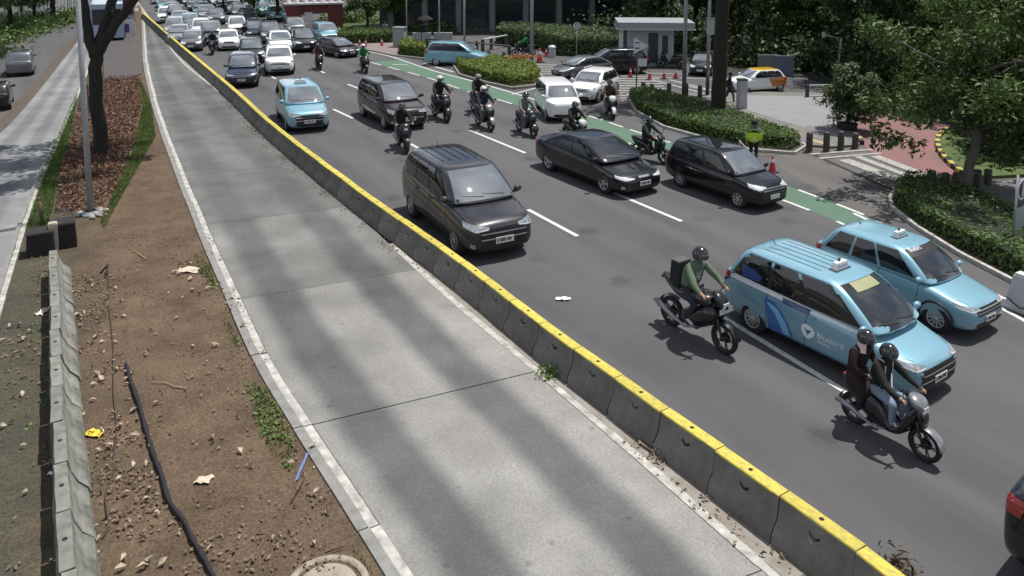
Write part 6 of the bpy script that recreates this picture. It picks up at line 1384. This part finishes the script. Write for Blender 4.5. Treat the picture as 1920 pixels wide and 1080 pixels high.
def body_mesh(kind):
    J, B = skeleton(kind); names = list(J); ix = {n: i for i, n in enumerate(names)}
    me = bpy.data.meshes.new('body'); me.from_pydata([J[n][0] for n in names], [(ix[a], ix[c]) for a, c, _ in B], [])
    o = bpy.data.objects.new('tmp', me); COL.objects.link(o); o.modifiers.new('s', 'SKIN')
    for i, n in enumerate(names):
        sv = me.skin_vertices[0].data[i]; r = J[n][1]; sv.radius = (r * (1.12 if n in ('chest', 'pelvis') else 1), r); sv.use_root = (n == 'pelvis')
    m = o.modifiers.new('u', 'SUBSURF'); m.levels = 2; m.render_levels = 2
    dg = bpy.context.evaluated_depsgraph_get(); dg.update(); r = bpy.data.meshes.new_from_object(o.evaluated_get(dg)); bpy.data.objects.remove(o)
    zones = {'t': 0, 'p': 1, 's': 2, 'f': 3}; segs = [(J[a][0], J[c][0], zones[z], (J[a][1] + J[c][1]) / 2) for a, c, z in B]
    for m in (CBLK, CDEN, SKIN, SHOE): r.materials.append(m)
    for p in r.polygons:
        c = p.center; best = 1e9
        for a, d, z, rr in segs:
            ab = d - a; t = max(0, min(1, (c - a).dot(ab) / ab.length_squared)); q = (c - (a + ab * t)).length / rr
            if q < best: best = q; p.material_index = z
        p.use_smooth = True
    hd = J['head'][0]
    # face: nose, brow and lips set into the same mesh
    bm = bmesh.new(); bm.from_mesh(r)
    for v in bm.verts:
        d = v.co - hd
        if d.x > .05 and abs(d.y) < .022 and -.045 < d.z < .02: v.co.x += .018
    bm.to_mesh(r); bm.free()
    return r, J
BODY = {k: body_mesh(k) for k in ('rider', 'pillion', 'sport', 'stand', 'walk')}
def helmet_mesh(open_face=True):
    m = MB()
    def fn(u, v):
        a = 2 * math.pi * u; th = v * (R(118) if abs(((a + math.pi) % (2 * math.pi)) - math.pi) > R(62) else R(72 if open_face else 60)); r = .138
        return (r * 1.08 * math.sin(th) * math.cos(a), r * .95 * math.sin(th) * math.sin(a), r * 1.02 * math.cos(th))
    m.grid(fn, 28, 9); return m.mesh('helmet', HBLK)
HELM = helmet_mesh(); vm = MB()
vm.grid(lambda u, v: (.152 * math.sin(lerp(R(68), R(108), v)) * math.cos(lerp(-1.05, 1.05, u)), .138 * math.sin(lerp(R(68), R(108), v)) * math.sin(lerp(-1.05, 1.05, u)), .145 * math.cos(lerp(R(68), R(108), v))), 12, 4); VIS = vm.mesh('visor', VISOR)
eb = MB()
for s in (1, -1): eb.ball((.082, .032 * s, .012), .011, nu=6, nv=4)
EYES = eb.mesh('eye', mat('eye', (.03, .025, .02), .3)); em = MB()
for s in (1, -1): em.ball((.0, .09 * s, -.005), .026, sc=(.7, .4, 1.1), nu=8, nv=5)
EARS = em.mesh('ear', SKIN); mm_ = MB(); mm_.ball((.086, 0, -.052), .02, sc=(.5, 1.1, .3), nu=8, nv=4); MOUTH = mm_.mesh('mouth', mat('lips', (.25, .10, .08), .6))
def person(kind, label, loc, yaw, top, pants, helmet=None, shoe=SHOE, scale=1.0, hair=None, group=None, name='person', scarf=None):
    me, J = BODY[kind]; root = empty(name, loc, yaw, label, 'person', group, scale=scale)
    link('body', me, root, [top, pants, SKIN, shoe]); h = J['head'][0]
    for nm, m_ in (('eye', EYES), ('ear', EARS), ('mouth', MOUTH)): o = link(nm, m_, root); o.location = h
    if helmet:
        o = link('helmet', HELM, root, [helmet]); o.scale = (1.1, 1.1, 1.1); o.location = h + Vector((-.005, 0, .028)); v = link('visor', VIS, o); v.location = (.0, 0, -.01)
    if hair:
        m = MB(); m.ball((-.012, 0, .03), .108, z0=-.35, sc=(1, .95, 1.05)); o = m.build('hair', hair, root); o.location = h
    if scarf:
        m = MB(); m.grid(lambda u, v: ((.10 + .06 * v * v) * 1.05 * math.cos(lerp(.9, 2 * math.pi - .9, u)) - .01, (.10 + .08 * v * v) * math.sin(lerp(.9, 2 * math.pi - .9, u)), .10 - .30 * v), 18, 8); m.ball((-.01, 0, .03), .112, z0=.1); o = m.build('head_scarf', scarf, root); o.location = h
    return root, J
# ---- motorcycles -----------------------------------------------------------
def path_loft(P, levels=1):
    P = [(x, z, w * 1.15, t) for x, z, w, t in P]
    """P: (x, z, halfwidth, halfthick) along a side-view path -> smooth solid"""
    rings = []
    for i, (x, z, w, t) in enumerate(P):
        a = P[max(i - 1, 0)]; b = P[min(i + 1, len(P) - 1)]; d = Vector((b[0] - a[0], 0, b[1] - a[1])).normalized(); n = Vector((-d.z, 0, d.x))
        c = Vector((x, 0, z)); rings.append([c + n * t * math.sin(k * math.pi / 4) * (1 if k % 2 == 0 else 1.15) + Vector((0, w * math.cos(k * math.pi / 4) * (1 if k % 2 == 0 else 1.15), 0)) for k in range(8)])
    return cage_mesh(rings, levels)
def moto_wheel(r, w, n):
    t = MB(); X = Matrix.Rotation(R(90), 4, 'X')
    t.lathe([(r * .76, -w * .35), (r * .9, -w / 2), (r * .98, -w * .3), (r, 0), (r * .98, w * .3), (r * .9, w / 2), (r * .76, w * .35)], 24, 0, X)
    m = MB(); m.lathe([(r * .78, -w * .3), (r * .72, -w * .3), (r * .72, w * .3), (r * .78, w * .3)], 24, 0, X)
    for k in range(n):
        a = 2 * math.pi * k / n
        for s in (-.12, .12): m.cyl((.02 * math.cos(a), 0, .02 * math.sin(a)), (r * .74 * math.cos(a + s), 0, r * .74 * math.sin(a + s)), .014, .011, 5)
    m.cyl((0, -w * .6, 0), (0, w * .6, 0), .045, n=10); m.cyl((0, w * .35, 0), (0, w * .42, 0), .10, n=14)
    return t.mesh('tyre', TYRE), m.mesh('rim', RIMD)
MW = moto_wheel(.29, .125, 5)
def fromme(me, mats_):
    me.materials.clear()
    for m in mats_: me.materials.append(m)
    me.polygons.foreach_set('use_smooth', [True] * len(me.polygons)); me.update(); return me
SEATM = mat('seat_vinyl', (.012, .012, .012), .6); ENG = mat('engine_metal', (.10, .10, .105), .45, .7); MUF = mat('exhaust_steel', (.32, .32, .33), .35, .8); MB_ = paint('moto_black', (.010, .010, .012)); MGRY = paint('moto_grey', (.22, .22, .235), .3, .4); MWHT = paint('moto_white', (.5, .5, .5)); MRED = paint('moto_red', (.22, .015, .015)); MBLU = paint('moto_blue', (.03, .06, .2))
def moto_type(kind):
    parts = []; A = lambda n, m, par=None: parts.append((n, m, par)); fx, rx = .66, -.64
    if kind == 'scooter':
        A('body', fromme(path_loft([(-.88, .86, .08, .04), (-.72, .76, .16, .10), (-.42, .60, .19, .24), (-.14, .50, .19, .26), (.0, .39, .19, .16), (.12, .33, .19, .09), (.26, .36, .19, .09), (.38, .52, .23, .10), (.48, .76, .25, .10), (.53, .96, .16, .07)], 2), [MB_]))
        A('seat', fromme(path_loft([(-.80, .875, .10, .025), (-.55, .85, .14, .05), (-.25, .79, .145, .05), (-.02, .77, .10, .03)], 2), [SEATM])); hz = 1.03
        A('front_cowl', fromme(path_loft([(.34, 1.07, .07, .03), (.46, 1.03, .17, .09), (.57, .94, .16, .10), (.63, .84, .08, .04)], 2), [MB_]))
        A('front_shroud', fromme(path_loft([(.50, .92, .13, .07), (.60, .78, .14, .08), (.63, .64, .10, .06), (.58, .54, .05, .03)], 2), [MB_])); hl = (.625, .90)
    else:
        A('body', fromme(path_loft([(-.90, 1.0, .05, .03), (-.62, .88, .13, .08), (-.32, .76, .14, .11), (-.08, .80, .16, .14), (.12, .88, .20, .15), (.30, .88, .19, .14), (.44, .80, .13, .10)], 2), [MB_]))
        A('seat', fromme(path_loft([(-.78, .975, .08, .02), (-.52, .92, .12, .04), (-.28, .84, .13, .04), (-.08, .85, .09, .03)], 2), [SEATM])); hz = 1.04
        A('front_cowl', fromme(path_loft([(.38, 1.08, .05, .03), (.50, 1.02, .12, .09), (.62, .92, .11, .08), (.70, .82, .05, .03)], 2), [MB_]))
        A('side_fairing', fromme(path_loft([(.56, .80, .21, .11), (.38, .64, .25, .22), (.08, .46, .22, .23), (-.26, .38, .16, .14)], 2), [MB_])); hl = (.665, .90)
    m = MB(); m.box((hl[0] + .01, 0, hl[1]), (.05, .16, .09), tp=.8); A('headlight', m.mesh('headlight', LAMPG))
    m = MB(); m.box((hl[0] - .02, 0, hl[1] - .115), (.012, .25, .095)); A('number_plate', m.mesh('number_plate', PLATE))
    m = MB(); m.tube([(.40, -.36, hz + .0), (.36, -.26, hz + .02), (.43, -.08, hz + .0), (.43, .08, hz), (.36, .26, hz + .02), (.40, .36, hz)], .014, 6); A('handlebar', m.mesh('handlebar', TRIM))
    m = MB()
    for s in (1, -1): m.cyl((fx, .07 * s, .285), (.45, .07 * s, .86), .022, .026, 8)
    A('front_fork', m.mesh('front_fork', ENG))
    m = MB(); m.grid(lambda u, v: (fx + .315 * math.cos(lerp(R(10), R(150), u)), lerp(-.085, .085, v), .285 + .325 * math.sin(lerp(R(10), R(150), u)) - .03 * abs(v - .5)), 14, 4); A('front_fender', m.mesh('front_fender', MB_))
    m = MB(); m.box((-.12, 0, .36), (.42, .22, .24), tp=.85); m.cyl((-.1, -.14, .34), (-.1, .14, .34), .10, n=12); m.tube([(-.2, .1, .33), (-.64, .1, .29)], [.05, .035], 8); A('engine', m.mesh('engine', ENG))
    m = MB(); m.tube([(.1, -.10, .30), (-.15, -.16, .22), (-.45, -.17, .30), (-.62, -.17, .36), (-.92, -.18, .48 if kind != 'scooter' else .40)], [.02, .022, .05, .058, .05], 10); A('exhaust', m.mesh('exhaust', MUF))
    m = MB(); m.grid(lambda u, v: (rx + .33 * math.cos(lerp(R(60), R(185), u)), lerp(-.06, .06, v), .285 + .33 * math.sin(lerp(R(60), R(185), u))), 10, 2); A('rear_fender', m.mesh('rear_fender', TRIM))
    m = MB(); m.box((-.86, 0, .84 if kind == 'scooter' else .93), (.05, .12, .06)); A('tail_light', m.mesh('tail_light', RED))
    for s in (1, -1):
        m = MB(); m.cyl((.38, .24 * s, hz + .02), (.40, .30 * s, hz + .20), .007, n=5); m.ball((.39, .33 * s, hz + .22), .06, sc=(.3, 1, .65), nu=10, nv=6); A('mirror', m.mesh('mirror', TRIM))
    return parts
MT = {k: moto_type(k) for k in ('scooter', 'sport')}
MPTS = np.array([(.66 + .285, 0, .285), (.66, 0, 0), (-.64, 0, 0), (-.93, 0, .45), (-.9, -.18, .4), (.4, .38, 1.05), (.4, -.38, 1.05), (-.1, .1, 1.78), (-.1, -.1, 1.78), (-.25, 0, 1.70), (.05, 0, 1.70), (-.92, 0, .29)])
MPTS0 = MPTS[[0, 1, 2, 3, 4, 5, 6, 11]]
def place_moto(kind, label, bbox, turn=0, col=MB_, riders=(), yaw=None, s=1.0, pos=None, ws=1.2, group=None, lean=0):
    yaw = (math.atan2(ROADDIR.y, ROADDIR.x) + R(turn)) if yaw is None else R(yaw)
    if pos is None:
        p, got = fit_place(MPTS if riders else MPTS0, bbox, yaw, s, ws); x, y, s = p
    else: x, y = pos
    root = empty('scooter' if kind == 'scooter' else 'motorcycle', (x, y, .002), yaw, label, 'motorcycle', group, scale=s)
    for nm, me, par in MT[kind]:
        o = link(nm, me, root)
        if nm in ('front_cowl', 'front_fender', 'side_fairing'): o.material_slots[0].link = 'OBJECT'; o.material_slots[0].material = col
    for ax in (.66, -.64):
        w = empty('wheel', (ax, 0, .285)); w.parent = root; link('tyre', MW[0], w); link('rim', MW[1], w)
    out = [root]
    for kw in riders:
        kw = dict(kw); kd = kw.pop('kind', 'rider' if kind == 'scooter' else 'sport'); r_, J = person(kd, kw.pop('label'), (x, y, .002), yaw, scale=s, **kw); out.append(r_)
    return out
# two nearest motorcycles
o1 = place_moto('sport', 'black sport motorcycle with white front plate beside the larger blue taxi', (1229, 458, 1383, 662), 4, MB_,
                [dict(label='rider in green hoodie and dark helmet on the black sport motorcycle', top=CGRN, pants=CDEN, helmet=HBLK, shoe=SHOEW)])
# luggage box behind the hoodie rider, and the print on the hoodie
bx = empty('delivery_box', o1[0].location, o1[0].rotation_euler.z, 'dark square backpack box behind the green hoodie rider', 'box', scale=o1[0].scale.x)
mb = MB(); mb.box((-.44, 0, 1.16), (.24, .36, .42), tp=.86); mb.build('shell', cloth('box_black_cloth', (.018, .018, .019)), bx); mb = MB(); mb.box((-.44, 0, 1.385), (.20, .30, .03)); mb.build('lid', mat('grey_lid', (.07, .07, .068), .7), bx)
rid = o1[1]; bvb = BVHTree.FromPolygons([v.co[:] for v in BODY['sport'][0].vertices], [p.vertices[:] for p in BODY['sport'][0].polygons]); pb = Patch(bvb)
mb = MB()
for z0, z1, y0, y1 in ((1.33, 1.29, -.07, -.02), (1.34, 1.28, .01, .05), (1.26, 1.23, -.06, .05), (1.21, 1.15, -.07, -.03), (1.22, 1.17, .0, .06)):
    pb([(.3, y0, z0), (.3, y1, z0 + .01)], [(.3, y0, z1), (.3, y1, z1 - .005)], (-1, 0, -.1), 3, 2, .006, mb)
mb.build('hoodie_print', CWHT, rid)
o2 = place_moto('scooter', 'grey and black scooter carrying two people beside the larger blue taxi', (1581, 634, 1756, 870), 3, MGRY,
                [dict(label='scooter rider in black jacket, white straps and light jeans', top=CBLK, pants=CJEAN, helmet=HBLK), dict(kind='pillion', label='pillion passenger in long dark coat with pale pink head scarf', top=CMAR, pants=CMAR, helmet=HBLK, shoe=SHOEW, scarf=HPNK)])
bvr = BVHTree.FromPolygons([v.co[:] for v in BODY['rider'][0].vertices], [p.vertices[:] for p in BODY['rider'][0].polygons]); pr_ = Patch(bvr); mb = MB()
for s in (1, -1):
    pr_([(.3, .10 * s, 1.44), (.3, .13 * s, 1.44)], [(.3, .09 * s, 1.05), (.3, .12 * s, 1.05)], (-1, 0, -.1), 2, 8, .006, mb)
    pr_([(-.2, .10 * s, 2), (0, .10 * s, 2)], [(-.2, .13 * s, 2), (0, .13 * s, 2)], (0, 0, -1), 5, 2, .006, mb)
mb.build('backpack_strap', CWHT, o2[1])
mb = MB(); mb.ball((-.60, 0, .86), .25, sc=(.95, 1.0, 1.15), nu=16, nv=10); mb.ball((-.44, 0, .74), .2, sc=(1.0, 1.35, 1.1), nu=16, nv=10); mb.build('coat_skirt', CMAR, o2[2])
RD = lambda lab, top, pants, helmet, **k: dict(label=lab, top=top, pants=pants, helmet=helmet, **k)
place_moto('scooter', 'black scooter between the black minivan and the dark grey minivan', (732, 195, 782, 284), -10, MB_, [RD('rider in black on the scooter ahead of the black minivan', CBLK, CBLK, HBLK)])
place_moto('scooter', 'dark scooter ridden by the white helmeted rider in black', (800, 137, 853, 231), -3, MB_, [RD('rider in black jacket with plain white helmet', CBLK, CDEN, HWHT)])
place_moto('scooter', 'black scooter just behind another scooter at the bike lane edge', (874, 138, 922, 218), -4, MB_, [RD('rider in black with silver helmet behind another scooter', CBLK, CDEN, HGRY)])
place_moto('scooter', 'black scooter with pale panels overlapping the scooter behind it', (880, 163, 936, 243), -4, MGRY, [RD('rider in dark jacket with pale helmet riding ahead of another', CNAV, CGRY, HWHT)])
place_moto('scooter', 'black scooter ridden by a person in grey before the white small car', (962, 174, 1010, 256), -4, MB_, [RD('rider in grey with black banded white helmet', CGRY, CGRY, HBLK, scarf=None)])
place_moto('scooter', 'scooter half hidden behind the black sedan roof', (1050, 194, 1104, 270), 0, MWHT, [RD('rider in dark clothes half hidden behind the black sedan roof', CBLK, CBLK, HBLK)])
place_moto('scooter', 'scooter coming out of the entrance between white car and hedge', (1128, 153, 1163, 221), -24, MWHT, [RD('rider in dark clothes coming out of the entrance', CBRN, CBLK, HBLK)])
place_moto('scooter', 'black motor scooter with white front between black sedan and black minivan', (1184, 218, 1252, 307), 14, MB_, [RD('rider in dark green between the black sedan and black minivan', cloth('dark_green_cloth', (.016, .03, .02)), CBLK, HBLK)])
place_moto('scooter', 'small scooter in the open road before the long black sedan', (588, 88, 609, 127), -8, MB_, [RD('rider in brown on the lone scooter before the long sedan', CBRN, CBLK, HBLK)])
place_moto('scooter', 'scooter beside the start of the green bike lane', (670, 86, 698, 135), -8, MB_, [RD('rider in green and white jacket at the start of the bike lane', CGOJ, CBLK, HWHT)])
place_moto('scooter', 'scooter threading out of the car queue', (389, 62, 405, 100), -14, MB_, [RD('rider in dark clothes threading out of the car queue', CBLK, CDEN, HBLK)])
place_moto('scooter', 'scooter squeezed between queued white and dark blue cars', (449, 48, 466, 82), -14, MB_, [RD('rider squeezed between queued white and dark blue cars', CBLK, CBLK, HBLK)])
place_moto('scooter', 'scooter halted by the entrance hedge side-on', (962, 68, 1002, 101), yaw=186, col=MB_, riders=[RD('rider in bright green jacket halted side-on by the entrance hedge', CGOJ, CBLK, HBLK)])
PK = 'parked scooters in the shade'
for (x_, y_, yw) in [(1318, 122, 200), (1362, 116, 170), (1392, 114, 190), (1258, 128, 150)]:
    g = G(x_, y_); place_moto('scooter', 'riderless scooter parked in the shade near the guard booth', None, col=MB_, pos=(g.x, g.y), yaw=yw, group=PK)
# ---- people on foot
def stand_at(px_, py_, top_row): return G(px_, py_), max(.9, min(1.12, up_to(px_, py_, top_row) / 1.72))
g, s = stand_at(1412, 309, 228)
cop, J = person('stand', 'traffic officer in yellow vest seen from behind beside the hedge', g, R(75), CGRY, CBLK, None, SHOE, s, hair=CBLK)
bv = BVHTree.FromPolygons([v.co[:] for v in BODY['stand'][0].vertices], [p.vertices[:] for p in BODY['stand'][0].polygons]); pb = Patch(bv); mb = MB()
for d in (1, -1): pb([(d, y, 1.40) for y in (-.16, -.07, .07, .16)], [(d, y, .93) for y in (-.17, -.08, .08, .17)], (-d, 0, 0), 10, 10, .016, mb)
for s_ in (1, -1): pb([(.1, s_, 1.30), (-.1, s_, 1.30)], [(.1, s_, .95), (-.1, s_, .95)], (0, -s_, 0), 4, 8, .016, mb)
v = mb.build('vest', CVEST, cop); mb = MB(); pb([(-1, -.13, 1.37), (-1, .13, 1.37)], [(-1, -.13, 1.29), (-1, .13, 1.29)], (1, 0, 0), 6, 2, .022, mb); mb.build('back_patch', CBLK, v)
mb = MB(); pb([(-1, -.16, 1.06), (-1, .16, 1.06)], [(-1, -.16, 1.02), (-1, .16, 1.02)], (1, 0, 0), 8, 1, .022, mb); mb.build('reflective_band', CWHT, v)
mb = MB(); mb.lathe([(.125, .02), (.122, .10), (.115, .16), (.0, .17)], 16); mb.lathe([(.0, .03), (.17, .015), (.175, .02), (.1, .045)], 16); o = mb.build('cap', CBLK, cop); o.location = J['head'][0]
g, s = stand_at(1367, 195, 138); person('walk', 'pedestrian in dark clothes walking past the pale pillar', g, R(-20), CBLK, CDEN, None, SHOE, s, hair=CBLK)
g, s = stand_at(794, 78, 56); p_, J = person('stand', 'person in dark clothes standing under a black umbrella', g, R(-90), CNAV, CNAV, None, SHOE, s, hair=CBLK)
um = empty('umbrella', g + Vector((.2, -.1, 0)), 0, 'open black umbrella held above the person in navy', 'umbrella'); mb = MB(); mb.lathe([(.0, 2.12), (.25, 2.07), (.5, 1.93), (.62, 1.80)], 16); mb.build('canopy', CBLK, um); mb = MB(); mb.cyl((0, 0, .95), (0, 0, 2.16), .01, n=6); mb.build('shaft', ENG, um)
g = G(722, 80); person('stand', 'person waiting on the far pavement near the traffic cones', g, R(-60), CGRY, CDEN, None, SHOE, 1, hair=CBLK)
